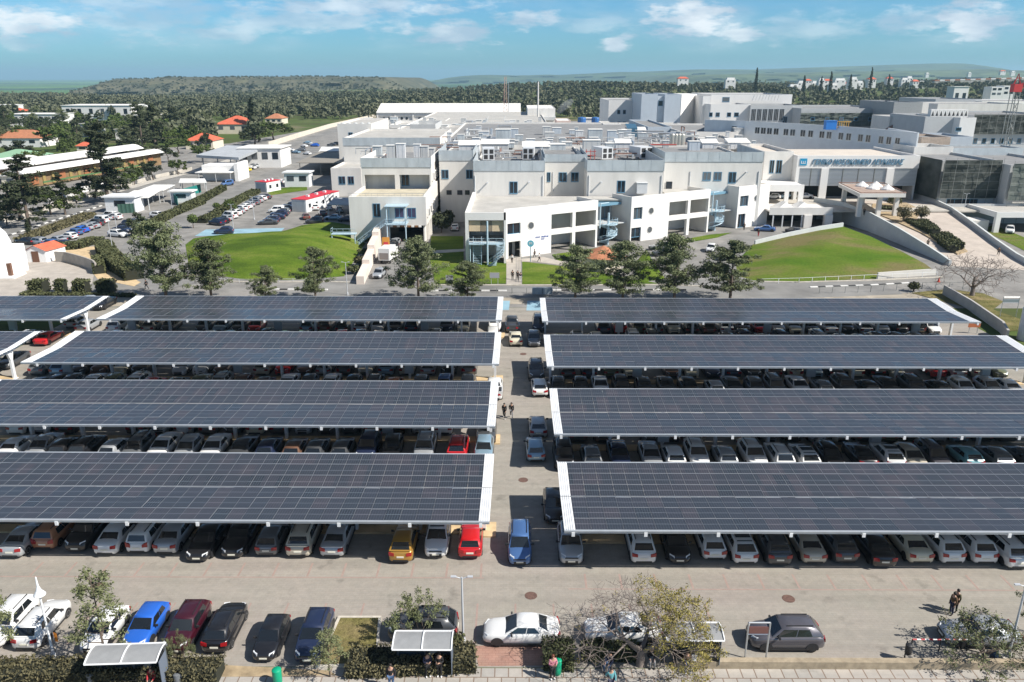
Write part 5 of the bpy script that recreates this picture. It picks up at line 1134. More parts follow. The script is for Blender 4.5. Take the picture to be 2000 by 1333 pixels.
# --- entrance hall with the name in Greek
ent = thing('entrance_hall', 'entrance hall of the hospital with blue lettering on its white fascia', 'hospital entrance', (85, 197, 0), 0, HG)
Ye = 197; x0, x1 = XU(1553, Ye, 10), XU(1790, Ye, 10); zt, zl, zb = ZV(304, Ye), ZV(329, Ye), ZV(363, Ye)
mb = MB(); mb.box(x0, x1, Ye, Ye + .5, zl, zt); mb.box(x0, x0 + .8, Ye, Ye + .5, 0, zl)
for u in (1608, 1735): x = XU(u, Ye, 9); mb.box(x - .9, x + .9, Ye - .15, Ye + .5, 3, zl + .02)
mb.box(x0, x0 + .4, Ye + .5, Ye + 26, 0, zt); mb.box(x1 - .4, x1, Ye + .5, Ye + 26, 3.9, zt); mb.build('wall', M_wall2, ent)
mb = MB(); mb.box(x0 + .4, x1 - .4, Ye + .5, Ye + 26, zt - 1.0, zt - .7); mb.build('roof', mat('entrance_roof', (0.56, 0.50, 0.43), 0.9, var=0.08, scale=0.3), ent)
mb = MB(); mb.box(x0 + .8, x1, Ye + 6, Ye + 6.3, 3.9, zl); mb.build('glass_front', M_dark, ent)
cuts = [1555.5, 1581, 1603.5, 1614, 1643, 1673, 1704, 1730, 1741, 1788]
for a, b_ in zip(cuts, cuts[1:]):
    if b_ - a < 12: continue
    xa_, xb_ = XU(a, Ye, 8.5), XU(b_, Ye, 8.5); mb = MB(); n = 13
    mb.box(xa_, xb_, Ye + .45, Ye + .5, zb, zl)
    for k in range(n + 1): z = zb + (zl - zb - .1) * k / n; mb.box(xa_ + .1, xb_ - .1, Ye + .2, Ye + .44, z, z + .24)
    lv = mb.build('louvre_panel', mat('louvre_white', (0.60, 0.615, 0.64), 0.5), ent); mb = MB()
    for k in range(n + 1): z = zb + (zl - zb - .1) * k / n; mb.box(xa_ + .1, xb_ - .1, Ye + .12, Ye + .198, z + .24, z + .30)
    mb.box(xa_, xa_ + .14, Ye + .1, Ye + .44, zb, zl); mb.build('louvre_frame', M_scaff, lv)
zc_ = ZV(317, Ye); xs = XU(1673, Ye, zc_)
tx_ = text('ΓΕΝΙΚΟ ΝΟΣΟΚΟΜΕΙΟ ΛΕΥΚΩΣΙΑΣ', ent, (xs, Ye - .12, zc_), 1.75, R(90), 0, mat('letter_steel_blue', (0.12, 0.25, 0.36), 0.4), shear=.3, ext=.1, sx=1.0)
tx_.scale.x = (XU(1762, Ye, zc_) - XU(1584, Ye, zc_)) / tx_.dimensions.x
xe = XU(1568, Ye, zc_); mb = MB(); mb.box(xe - .85, xe + .85, Ye - .12, Ye - .004, zc_ - .75, zc_ + .9); em = mb.build('emblem', mat('emblem_cyan', (0.015, 0.27, 0.48), 0.4), ent)
mb = MB()
for k in range(3): mb.box(xe - .6 + k * .45, xe - .6 + k * .45 + .14, Ye - .16, Ye - .125, zc_ - .25, zc_ + .35 - .12 * (k % 2))
mb.box(xe - .62, xe + .5, Ye - .155, Ye - .124, zc_ - .33, zc_ - .22); mb.build('emblem_mark', M_white, em)
# left annex with two windows beside the hall, lower deck
mb = MB(); xq = XU(1489, 200, 10); walls(ent, 'wall', xq, x0 - .05, 200, 224, 0, ZV(296, 200), M_wall, mat('entrance_roof', (0,0,0)), .8)
for a in ((1502, 1511), (1515, 1526)): win(ent, *a, 313, 338, 200, mp=mat('brown_glass', (0.04, 0.035, 0.03), 0.2))
dx0, dx1 = XU(1498, 190, 6), XU(1568, 190, 6); zd = ZV(361, 190)
mb = MB(); mb.box(dx0, dx1, 190, 190.4, zd - 1.6, zd); mb.box(dx0, dx0 + .5, 190, 196, 3.9, zd - 1.6); mb.box(dx1 - 1.2, dx1, 190, 190.6, 3.9, zd - 1.6); mb.box(dx1 - 4.5, dx1 - 3.5, 190, 190.5, 3.9, zd - 1.6); mb.box(dx0, dx1, 190.4, 199.8, zd - .5, zd - .2); mb.build('porch', M_wall2, ent)
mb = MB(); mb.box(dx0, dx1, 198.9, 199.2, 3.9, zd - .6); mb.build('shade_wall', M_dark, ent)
# --- glass and steel entrance canopy
ec = thing('entrance_canopy', 'flat entrance canopy with four white tent skylights on posts', 'canopy', (92, 185, 3.9))
zc1 = 8.6; A_, B_, C_, D_ = P(1638, 358, zc1), P(1680, 378, zc1), P(1770, 378, zc1), P(1727, 359, zc1)
mb = MB(); mb.prism([A_.xy, B_.xy, C_.xy, D_.xy], zc1 - .9, zc1 - .1); mb.build('roof_slab', M_wall, ec)
mb = MB(); cen = (A_ + B_ + C_ + D_) / 4
mb.prism([(A_.lerp(cen, .06)).xy, (B_.lerp(cen, .06)).xy, (C_.lerp(cen, .06)).xy, (D_.lerp(cen, .06)).xy], zc1 - .1, zc1 - .06); mb.build('roof_deck', mat('brown_deck', (0.36, 0.27, 0.22), 0.8, var=0.2, scale=0.6), ec)
for f0, f1 in ((.38, .3), (.5, .55), (.68, .3), (.78, .62)):
    c = A_.lerp(D_, f0).lerp(B_.lerp(C_, f0), f1); mb = MB(); mb.lathe((c.x, c.y, zc1 - .05), [(1.5, 0), (1.42, .25), (.7, .75), (.08, 1.2)], 12); mb.build('tent_skylight', M_wall2, ec)
mb = MB()
for (p, q) in ((A_, B_), (B_, C_), (C_, D_), (D_, A_)):
    mb.tube([p + Vector((0, 0, .15)), q + Vector((0, 0, .15))], .1, 5)
mb.build('edge_pipe', M_pipe, ec)
for f0, f1 in ((.1, .12), (.1, .85), (.5, .9), (.88, .88), (.5, .15), (.9, .12)):
    c = A_.lerp(D_, f0).lerp(B_.lerp(C_, f0), f1); mb = MB(); mb.box(c.x - .45, c.x + .45, c.y - .45, c.y + .45, 3.0, zc1 - .9); mb.build('post', M_wall, ec)
# --- netted block at the right of the entrance
nb_ = thing('scaffolded_block', 'corner block behind dark green scaffold netting right of the entrance', 'building', (115, 196, 0), 0, HG)
X0, X1, X2, X3 = XU(1792, 200, 9), XU(1832, 190, 9), XU(1928, 190, 9), XU(2060, 186, 9); zt2 = ZV(312, 190)
walls(nb_, 'wall', X1, X2 + 2, 190, 220, 0, zt2 - .2, M_wallg, M_roofg); walls(nb_, 'wall', X2 + 2.05, X3 + 6, 186, 222, 0, zt2 - .8, M_wallg, M_roofg)
mb = MB(); mb.prism([(X0, 203), (X1 - .05, 190), (X1 - .05, 196), (X0 + .5, 204)], 0, zt2 - .3); mb.build('wall', M_wallg, nb_)
netting(nb_, X1, X2 + 2, 189.6, 5.5, zt2, M_netd); netting(nb_, X2 + 2.1, X3 + 6, 185.6, 5.5, zt2 - .4, M_net)
mb = MB(); n = 6
for j in range(7):
    for i in range(n + 1): mb.v.append((X0 + (X1 - X0) * i / n - .6, 203 - 13.3 * i / n - .5 + .15 * ((i * j) % 3), 5.2 + (zt2 - 5.2) * j / 6))
for j in range(6):
    for i in range(n): q = j*(n+1)+i; mb.f.append((q, q+1, q+n+2, q+n+1)); mb.m.append(0)
mb.build('scaffold_net', M_netd, nb_)
for k in range(4): xk = X2 + 5 + k * 3.9; winx(nb_, xk, xk + 2.3, 1.9 if k % 2 else 1.9, 4.6, 185.98, mf=M_scaff)
winx(nb_, X1 + 2.5, X1 + 10, 3.9, 5.2, 189.98, mp=M_dark, n=4)
mb = MB(); mb.box(X2 + 3, X3 + 4, 184.3, 184.5, 5.0, 5.3); mb.build('work_platform', M_conc, nb_)
# white podium and parapets behind it
pod = thing('hospital_wing', 'white stepped block with dark stair and chiller fans on its roof at right', 'hospital', (135, 250, 0), 0, HG)
bw(pod, 1795, 1862, 228, 262, 25, M_wallg); bw(pod, 1862.3, 1893, 230, 258, 29, M_wall2); win(pod, 1863.5, 1875, 249, 256, 258, n=1)
bw(pod, 1843, 1888, 267, 240, 17, M_wallb); bw(pod, 1789, 1845, 268, 232, 14, mat('brick_tan', (0.45, 0.36, 0.29), 0.9, var=0.2, scale=1.5))
bw(pod, 1775, 1850, 287, 212, 12, M_wall, 0, 1.0); bw(pod, 1850.3, 1985, 289, 216, 10, M_galvw, 0, .4)
bw(pod, 1895, 2080, 226, 275, 40, M_wallg); netting(pod, XU(1897, 274, 18), XU(2080, 274, 18), 274.5, ZV(262, 274), ZV(224, 274), M_netd)
for k in range(7): win(pod, 1898 + k * 17, 1906 + k * 17, 270, 280, 275, n=1)
mb = MB(); a = PY(1731, 254, 284); b_ = PY(1772, 230, 284); mb.tube([a, b_], .5, 4); mb.build('dark_stair', M_pipe, pod)
for k in range(9):
    x = XU(1809 + k * 8, 265, 21); mb = MB(); z = ZV(226, 265); mb.box(x, x + 1.25, 263, 265, z - .6, z + 2.0); f = mb.build('chiller_fan', M_wall2, pod); mb = MB(); mb.add([(x + .2, 262.98, z), (x + 1.05, 262.98, z), (x + .62, 262.98, z + 1.6)], [(0, 1, 2)]); mb.build('grille', M_dark, f)
bw(pod, 1818, 1906, 194, 420, 40, M_wallg, 0); bw(pod, 1906.5, 2080, 198, 415, 40, M_wroof, 0); bw(pod, 1822, 1990, 203, 380, 30, M_wall, 0)
# white carport block by the right edge
cp = thing('white_carport', 'low white flat roofed carport by the right edge below the netted block', 'carport', (110, 165, 0))
zc2 = 4.6; a = P(1948, 415, zc2); mb = MB(); mb.box(a.x, a.x + 22, a.y, a.y + .4, zc2 - 1.2, zc2); mb.box(a.x, a.x + .4, a.y + .4, a.y + 12, zc2 - 1.2, zc2); mb.box(a.x, a.x + 1.1, a.y, a.y + .8, 0, zc2 - 1.2); mb.box(a.x + 9, a.x + 9.6, a.y, a.y + .6, 0, zc2 - 1.2); mb.build('frame', M_wall2, cp)
mb = MB(); mb.box(a.x + .4, a.x + 22, a.y + .4, a.y + 12, zc2 - .7, zc2 - .45); mb.build('roof', M_roof, cp); mb = MB(); mb.box(a.x - 5, a.x + 22, a.y + 12, a.y + 12.3, 0, zc2); mb.build('wall', M_wallg, cp)
mb = MB(); mb.box(a.x - 5.5, a.x - .2, a.y + 2, a.y + 7, 0, 2.4); mb.build('kiosk', M_wall, cp)
# lower canopy left of the ramp
lc = thing('lower_porch', 'low white porch with pillars under the upper deck, left of the ramp', 'porch', (72, 184, 0))
q0, q1 = XU(1500, 181, 3), XU(1622, 181, 3)
mb = MB(); mb.box(q0, q1, 180.5, 190, 3.55, 3.88); mb.box(q0, q1, 180.2, 180.5, 2.9, 4.6)
for k, u in enumerate((1577, 1617)): x = XU(u, 180, 2); mb.box(x - .9, x + .9, 179.8, 181, 0, 2.9)
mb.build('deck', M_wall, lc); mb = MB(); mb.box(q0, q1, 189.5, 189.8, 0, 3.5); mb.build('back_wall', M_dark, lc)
for k in range(5): x = q0 + 1 + k * 2.2; mb = MB(); mb.box(x - .12, x + .12, 180.3, 180.55, 0, 2.9); mb.build('post', M_acw, lc)
for k in range(2):
    x = XU(1527 + k * 35, 184, 5); mb = MB(); mb.add([(x - 2.2, 181, 3.9), (x + 2.6, 181, 3.9), (x + .2, 182, 5.6), (x - 2.2, 186, 3.9), (x + 2.6, 186, 3.9), (x + .2, 185, 5.4)], [(0,1,2),(0,2,5,3),(1,4,5,2),(3,5,4),(0,3,4,1)]); mb.build('skylight', M_wall2, lc)
mb = MB(); mb.box(q0, q1 + 20, 190.02, 200, 3.55, 3.9); mb.box(q1 - .2, q1 + 40, 180.5, 197, 3.5, 3.87); mb.build('upper_deck', M_conc, lc)
# ------------------------------------------------------------------ ramp up to the entrance
def lev(v): return 4.0 if v < 398 else max(0.0, 4.0 * (1 - (v - 398) / 120.0))
Lp = [P(u, v, lev(v)) for u, v in ((1590, 394), (1648, 404), (1700, 425), (1756, 456), (1806, 487), (1838, 508), (1855, 520), (1862, 545))]
Rp = [P(u, v, lev(v)) for u, v in ((1790, 392), (1822, 396), (1858, 414), (1900, 444), (1945, 478), (1985, 506), (2030, 530), (2090, 545))]
mb = MB(); mb.v = [tuple(p) for p in Lp + Rp]; n = len(Lp)
for i in range(n - 1): mb.f.append((i, i+1, n+i+1, n+i)); mb.m.append(0)
mb.f = [f[::-1] for f in mb.f]
tag(mb.build('ramp_road', M_ramp), kind='structure')
def rampwall(pts, name, label, th_=.45, up=1.05, endcap=True):
    mb = MB(); n = len(pts)
    for i in range(n - 1):
        a, b_ = pts[i], pts[i+1]; d = (b_ - a); d.z = 0; d.normalize(); nn = Vector((-d.y, d.x, 0)) * th_ / 2
        mb.prism([(a - nn).xy, (b_ - nn).xy, (b_ + nn).xy, (a + nn).xy], 0, [a.z + up, b_.z + up, b_.z + up, a.z + up])
    return tag(mb.build(name, mat('ramp_wall_paint', (0.52, 0.54, 0.53), 0.8, var=0.07, scale=0.4)), label, 'wall')
rampwall(Lp[:-1], 'ramp_wall', 'pale wall along the left side of the entrance ramp above the lawn')
rampwall(Rp[1:], 'ramp_wall', 'pale curved wall along the right side of the entrance ramp')
sheet('plaza', [P(u, v) for u, v in ((1855, 522), (2100, 545), (2150, 640), (2010, 600), (1905, 600), (1850, 560))], 0.016, M_plaza)
rampwall([P(1474, 477, .5), P(1540, 461, 1.5), P(1600, 449, 2.3), P(1646, 442, 2.7)], 'retaining_wall', 'low pale wall along the top edge of the right lawn', .35, .75)
# ramp median beds
md = [P(u, v, lev(v) + .15) for u, v in ((1705, 398), (1770, 396), (1800, 410), (1790, 428), (1850, 462), (1890, 490), (1870, 496), (1800, 455), (1745, 430), (1700, 412))]
mb = MB(); mb.v = [tuple(p) for p in md] + [(p.x, p.y, p.z - .3) for p in md]; n = len(md); mb.f = [tuple(range(n))] + [(i, n+i, n+(i+1) % n, (i+1) % n) for i in range(n)]; mb.m = [0] * (n + 1)
o = mb.build('median_bed', M_soil); bm = bmesh.new(); bm.from_mesh(o.data); bmesh.ops.recalc_face_normals(bm, faces=bm.faces); bmesh.ops.triangulate(bm, faces=bm.faces); bm.to_mesh(o.data); bm.free(); o['kind'] = 'structure'
# ================================================================== plants
def leaf_mat(name, c1, c2, rand=0.25, scale=0.5):
    m = mat(name, c1, 0.75, var=0.1, var2=c2, scale=scale, rand=rand, spec=0.25); nt = m.node_tree
    return m
M_bark = mat('tree_bark', (0.13, 0.10, 0.08), 0.95, var=0.3, scale=3)
M_barkp = mat('pale_bark', (0.27, 0.23, 0.19), 0.95, var=0.25, scale=3)
M_pine = leaf_mat('pine_needles', (0.082, 0.102, 0.048), (0.205, 0.228, 0.115), .15)
M_pine2 = leaf_mat('dark_needles', (0.026, 0.036, 0.018), (0.075, 0.088, 0.045), .25)
M_broad = leaf_mat('broad_leaves', (0.045, 0.075, 0.018), (0.115, 0.145, 0.04), .25)
M_olive = leaf_mat('pale_leaves', (0.085, 0.10, 0.045), (0.19, 0.20, 0.10), .2, 1.2)
M_spring = leaf_mat('spring_leaves', (0.19, 0.175, 0.045), (0.36, 0.29, 0.09), .1, 0.8)
M_hedge = leaf_mat('hedge_leaves', (0.045, 0.056, 0.024), (0.125, 0.13, 0.06), .15, 1.1)
M_brownh = leaf_mat('brown_green_leaves', (0.075, 0.07, 0.035), (0.17, 0.15, 0.08), .15, .8)
def cards(rs, cen, rad, per, size, flat=0.8, asp=0.55):
    """leaf-sized quads scattered in the shells of ellipsoidal clumps"""
    n = len(cen) * per; c = np.repeat(cen, per, 0); r = np.repeat(rad, per)[:, None]
    d = rs.normal(size=(n, 3)); d /= np.linalg.norm(d, axis=1)[:, None]
    p = c + d * r * (rs.random((n, 1)) ** 0.45) * np.array([1, 1, flat])
    a = rs.normal(size=(n, 3)); a /= np.linalg.norm(a, axis=1)[:, None]
    b = np.cross(a, d + rs.normal(size=(n, 3)) * .5); b /= np.linalg.norm(b, axis=1)[:, None] + 1e-9
    s = size * (0.6 + 0.8 * rs.random((n, 1)))
    a *= s; b *= s * asp
    v = np.stack([p - a - b * .4, p + a * .2 - b, p + a + b * .3, p - a * .1 + b], 1).reshape(-1, 3)
    return v
def quadmesh(name, v, m, extra=None):
    n = len(v) // 4; me = bpy.data.meshes.new(name); me.vertices.add(len(v)); me.vertices.foreach_set('co', v.astype(np.float32).ravel())
    me.loops.add(4 * n); me.loops.foreach_set('vertex_index', np.arange(4 * n, dtype=np.int32)); me.polygons.add(n)
    me.polygons.foreach_set('loop_start', np.arange(0, 4 * n, 4, dtype=np.int32)); me.update(calc_edges=True); me.materials.append(m)
    return me
def grow(mb, rs, p, d, L_, r, lev, tips, spread=.6, up=.15, kids_=(3, 4), minr=.02, m=0):
    seg = 3; pts = [p]; rad = [r]
    for k in range(seg):
        d = (d + Vector(rs.normal(0, .13, 3)) + Vector((0, 0, up * .3))).normalized(); p = p + d * L_ / seg; pts.append(p); rad.append(max(minr, r * (1 - .45 * (k + 1) / seg)))
    mb.tube(pts, rad, 6 if lev > 2 else 4 if lev > 1 else 3, m, False)
    if lev <= 1: tips.append(p); tips.append(pts[2]); return
    n = rs.integers(*kids_) if kids_[1] > kids_[0] else kids_[0]
    base = rs.random() * 6.28
    for i in range(n):
        an = base + 6.28 * i / n + rs.normal(0, .3); o = d.orthogonal().normalized(); o = Matrix.Rotation(an, 3, d) @ o
        nd = (d * (1 - spread * .5) + o * spread * (0.7 + .5 * rs.random())).normalized()
        grow(mb, rs, p if i < n - 1 else pts[2], nd, L_ * (.62 + .22 * rs.random()), rad[-1] * .8, lev - 1, tips, spread, up, kids_, minr, m)
_tm = {}
def tree_mesh(kind, seed):
    """unit-height trunk + crown meshes (height 1 m), scaled later"""
    k = (kind, seed)
    if k in _tm: return _tm[k]
    rs = np.random.default_rng(seed * 17 + 3); tb = MB()
    if kind in ('pine', 'ragged', 'conifer'):
        h = 10.0; top = h * .97; lean = rs.normal(0, .15, 2)
        tb.tube([(0, 0, 0), (lean[0]*.3, lean[1]*.3, h*.3), (lean[0], lean[1], h*.65), (lean[0]*1.2, lean[1]*1.2, top)], [.19, .15, .09, .02], 7)
        cen, rad = [], []
        nl = {'pine': 54, 'ragged': 34, 'conifer': 60}[kind]
        for i in range(nl):
            t = (i + rs.random()) / nl; z = h * ({'pine': .22, 'ragged': .16, 'conifer': .08}[kind] + {'pine': .76, 'ragged': .82, 'conifer': .9}[kind] * t)
            if kind == 'pine': rr = 3.3 * (math.sin(math.pi * min(1, .24 + .76 * t)) ** .7) * (.55 + .6 * rs.random()) + .25
            elif kind == 'ragged': rr = 2.6 * (1 - .82 * t) * (.35 + .95 * rs.random()) + .2
            else: rr = 1.25 * (1 - t) ** .7 * (.75 + .4 * rs.random()) + .12
            an = rs.random() * 6.28; f0 = Vector((lean[0]*t, lean[1]*t, z - rr * .22)); e = Vector((math.cos(an) * rr + f0.x, math.sin(an) * rr + f0.y, z + (.1 if kind == 'pine' else -.1) * rr))
            tb.tube([f0, f0.lerp(e, .55) + Vector((0, 0, .08*rr)), e], [.055, .035, .012], 3, 0, False)
            for q, s in ((1.0, 1), (.62, .9), (.3, .75)):
                c = f0.lerp(e, q); cen.append((c.x + rs.normal(0, .12), c.y + rs.normal(0, .12), c.z + .1)); rad.append((.30 + .34 * rs.random()) * s * (1.3 if kind == 'pine' else 1.0) * (.6 + .4 * min(1, rr)))
        v = cards(rs, np.array(cen), np.array(rad) * (1.12 if kind == 'pine' else 1), 88 if kind == 'pine' else 50, .16 if kind == 'pine' else .2, .68, .34)
        cm = quadmesh('crown', v / h, {'pine': M_pine, 'ragged': M_pine2, 'conifer': M_pine2}[kind])
    elif kind in ('round', 'lot'):
        h = 10.0; tips = []
        grow(tb, rs, Vector((0, 0, 0)), Vector((0, 0, 1)), 3.2, .26, 4, tips, .75, .2, (3, 4), .02)
        T = np.array([tuple(t) for t in tips]); T[:, 2] = np.minimum(T[:, 2], 9.4)
        sx_ = 4.2 / max(1, np.abs(T[:, :2]).max()); 
        v = cards(rs, T[::1], np.full(len(T), .85), 26, .33, .75, .6)
        cm = quadmesh('crown', v / h, M_broad)
    elif kind == 'topiary':
        h = 10.0; tb.tube([(0, 0, 0), (0, 0, 5.5)], [.3, .25], 6)
        v = cards(rs, np.array([(0, 0, 6.6)]), np.array([3.4]), 900, .5, .95, .6); cm = quadmesh('crown', v / h, M_broad)
    elif kind == 'cypress':
        h = 10.0; tb.tube([(0, 0, 0), (0, 0, 9)], [.2, .03], 5); zz = np.linspace(.8, 9.8, 26); rr = 1.0 * np.sin(np.pi * np.clip((zz / 10) ** .7, .05, .97)) + .1
        v = cards(rs, np.stack([rs.normal(0, .12, 26), rs.normal(0, .12, 26), zz], 1), rr, 40, .3, 1.0, .5); cm = quadmesh('crown', v / h, M_pine2)
    elif kind == 'thin':        # young open tree with olive leaves
        h = 10.0; tips = []
        tb.tube([(0, 0, 0), (.1, 0, 3), (0, .1, 6), (.1, 0, 9.6)], [.11, .09, .06, .02], 6)
        for i in range(19):
            z = 2.4 + 6.6 * i / 19; an = i * 2.4; L_ = 3.0 * (1 - .65 * i / 19)
            grow(tb, rs, Vector((0, 0, z)), Vector((math.cos(an), math.sin(an), .55)).normalized(), L_ * .55, .05, 2, tips, .6, .1, (2, 4), .012)
        T = np.array([tuple(t) for t in tips]); v = cards(rs, T, np.full(len(T), .55), 30, .12, .8, .5); cm = quadmesh('crown', v / h, M_olive)
    elif kind == 'bushy':
        h = 10.0; tips = []
        for i in range(6):
            an = i * 1.05; grow(tb, rs, Vector((0, 0, .2)), Vector((math.cos(an) * .6, math.sin(an) * .6, 1)).normalized(), 3.6, .12, 3, tips, .55, .1, (2, 4), .015)
        T = np.array([tuple(t) for t in tips]); v = cards(rs, T, np.full(len(T), .7), 50, .15, .8, .5); cm = quadmesh('crown', v / h, M_olive)
    tm = tb; tm.v = [tuple(q / 10.0 for q in p) for p in tm.v]
    _tm[k] = (tm.mesh('trunk', M_bark, True, 60), cm); return _tm[k]
def tree(name, label, p, h, w, kind, seed, rz=None, group=None, cmat=None, cat='tree'):
    tk, cr = tree_mesh(kind, seed)
    root = thing(name, label, cat, tuple(p), rng.random() * 6.28 if rz is None else rz, group)
    a = link('trunk', tk, root, False); b = link('crown', cr, root, False)
    ex = np.empty(len(cr.vertices) * 3, np.float32); cr.vertices.foreach_get('co', ex); ex = ex.reshape(-1, 3)
    wid = np.percentile(np.hypot(ex[:, 0], ex[:, 1]), 97) * 2; s = w / wid
    for o in (a, b): o.scale = (s, s, h)
    a.scale = (min(s, h * 1.1), min(s, h * 1.1), h)
    a.scale = (s, s, h)
    if cmat: b.material_slots[0].link = 'OBJECT'; b.material_slots[0].material = cmat
    return root
def tree_px(name, label, u, vtop, wpx, kind, seed, Y=None, vb=None, group=None, cmat=None):
    if Y is None: p = P(u, vb)
    else: p = Vector((XU(u, Y), Y, 0))
    Yp = p.y; h = ZV(vtop, Yp); zc = Yp * .9475 + 30 * .3196
    return tree(name, label, p, max(h, 2), wpx / F * zc, kind, seed, group=group, cmat=cmat)
# row of pines behind the canopies
PR = [(325,432,128,'pine',1,'big dark pine at the far left end of the row behind the canopies'),(413,468,106,'pine',2,'grey green open pine beside the big dark pine at left'),(520,520,62,'pine',3,'small pine at the foot of the left lawn'),(617,485,88,'pine',4,'pine left of the lamp post by the underpass'),(818,464,108,'pine',6,'tall pine by the mouth of the underpass ramp'),(913,513,88,'pine',7,'low rounded pine left of the entrance path'),(1123,480,106,'pine',8,'dark pine right of the entrance path, left of the kiosk'),(1216,472,112,'pine',9,'pine in front of the terracotta kiosk'),(1316,460,118,'pine',10,'tall grey green pine right of the kiosk'),(1425,472,126,'pine',11,'wide pine at the left foot of the right lawn')]
for u, vt, w_, k, s, lb in PR: tree_px('pine_tree', lb, u, vt, w_, k, s, Y=116.5, group='pines behind the canopies')
# bare tree at the right
def fractal_tree(name, label, p, lev, L_, r, spread, up, kids_, bark, leafm=None, per=0, rad=.5, size=.1, seed=1, sel=None, sc_=(1, 1, 1), minr=.015, cat='tree'):
    rs = np.random.default_rng(seed); tb = MB(); tips = []
    root = thing(name, label, cat, tuple(p))
    tb.tube([(0, 0, -.05), (.03, .02, L_ * .35), (0, .05, L_ * .62)], [r * 1.25, r * 1.02, r], 9)
    n = 5
    for i in range(n):
        an = 6.28 * i / n + rs.normal(0, .2); d = Vector((math.cos(an) * spread, math.sin(an) * spread, .8)).normalized()
        grow(tb, rs, Vector((0, .05, L_ * (.5 + .12 * (i % 2)))), d, L_, r * .62, lev, tips, spread, up, kids_, minr)
    tb.v = [(x * sc_[0], y * sc_[1], z * sc_[2]) for x, y, z in tb.v]
    tk = link('trunk', tb.mesh('trunk', bark, True, 60), root, False)
    T = np.array([tuple(t) for t in tips]) * np.array(sc_)
    if per:
        if sel is not None: T = T[[bool(sel(t, rs)) for t in T]]
        link('crown', quadmesh('crown', cards(rs, T, np.full(len(T), rad), per, size, .8, .55), leafm), root, False)
    return T
M_greyb = mat('grey_bark', (0.20, 0.165, 0.145), 0.95, var=0.3, scale=2)
fractal_tree('bare_tree', 'wide leafless tree on the grass by the plaza at right', P(1898, 578), 5, 2.9, .30, .80, .02, (3, 4), M_greyb, seed=5, sc_=(1.08, 1.0, .84), minr=.028)
T = fractal_tree('leafing_tree', 'large sparse tree with yellow green new leaves beside the bus stop', P(1250, 1300), 6, 1.85, .19, .84, .04, (3, 4), M_greyb, M_spring, 22, .28, .052, seed=21, sel=lambda t, rs: (t[0] > -.2 or rs.random() < .05) and rs.random() < (.42 if t[0] > .6 else .2), sc_=(1.22, 1.0, .95), minr=.010)
tree_px('young_tree', 'slender open tree with olive leaves over the white hatchback', 212, 1112, 118, 'thin', 2, vb=1300, cmat=None)
tree_px('young_tree', 'tree leaning in at the left edge over the white SUV', 2, 1140, 95, 'thin', 3, vb=1300)
tree_px('young_tree', 'bushy multi stemmed tree behind the middle bus shelter', 815, 1135, 122, 'bushy', 4, vb=1262)
tree_px('young_tree', 'small leafy tree in front of the maroon SUV', 352, 1218, 66, 'bushy', 5, vb=1305)
tree_px('young_tree', 'thin sapling with pale trunk by the planted island', 645, 1232, 70, 'thin', 6, vb=1322)
fractal_tree('street_tree', 'small round headed street tree by the pale silver sedan', P(1918, 1292), 4, 1.15, .1, .85, .08, (3, 4), M_bark, M_olive, 13, .3, .07, seed=7, sc_=(1.15, 1.0, .9))
tree_px('street_tree', 'darker tree cut by the right edge behind the lamp post', 2008, 1125, 70, 'bushy', 8, vb=1235, cmat=M_broad)
for u, vb, vt, w_, lb in ((1655,425,0,0,''),): pass
# round headed shrubs on the ramp, small ones near the road
def shrub(label, p, r, h, m, name='round_shrub', seed=1, stem=.35, n=1200, size=.16, cat='shrub'):
    rs = np.random.default_rng(seed); root = thing(name, label, cat, tuple(p))
    v = cards(rs, np.array([(0, 0, h * .62), (r*.3, 0, h*.55), (-r*.3, .1, h*.6)]), np.array([r, r*.8, r*.8]), n // 3, size, h * .42 / r, .6)
    link('foliage', quadmesh('foliage', v, m), root, False); mb = MB(); mb.tube([(0, 0, 0), (0, 0, h * .5)], [.14, .1], 6)
    for k in range(5): mb.tube([(0, 0, h*.2), (r*.6*math.cos(k*1.26), r*.6*math.sin(k*1.26), h*.6)], [.07, .02], 4)
    link('stem', mb.mesh('stem', M_bark), root, False)
p = P(1764, 434, 2.9); shrub('round brown green shrub on the ramp median, left one', p, 1.7, 3.6, M_brownh, seed=2)
p = P(1798, 432, 2.9); shrub('round brown green shrub on the ramp median, right one', p, 1.6, 3.4, M_brownh, seed=3)
shrub('small round bush at the bend of the road by the rear right canopy', P(1784, 570), .9, 1.6, M_hedge, seed=4, n=500)
shrub('green bush beside the curved concrete planter under the entrance canopy', P(1745, 405, 3.8), 1.7, 2.6, M_hedge, seed=5)
for i, (u, v, r) in enumerate(((872, 400, 2.2), (868, 430, 2.6), (862, 455, 2.4), (905, 392, 1.6), (860, 380, 2.2), (875, 440, 1.4))):
    shrub('dark shrub in the shaded planted alley between the wings', P(u, v), r, r * (2.0 + .5 * (i % 2)), M_pine2, seed=10 + i, n=800, size=.3)
bpy.data.objects  # (alley shrubs share one look)
for o in [o for o in col.objects if o.get('label') == 'dark shrub in the shaded planted alley between the wings']: o['group'] = 'shrubs in the alley'
for i, (u, v) in enumerate(((735, 470), (722, 478), (715, 500), (702, 520), (690, 535), (745, 448), (712, 446))):
    shrub('low bush beside the underpass ramp wall, %s from the building' % nth(sorted((470, 478, 500, 520, 535, 448, 446)).index(v)), P(u, v), 1.1 + .3 * (i % 3), 1.5 + .4 * (i % 2), M_brownh if i % 2 else M_hedge, seed=30 + i, n=500, size=.2)
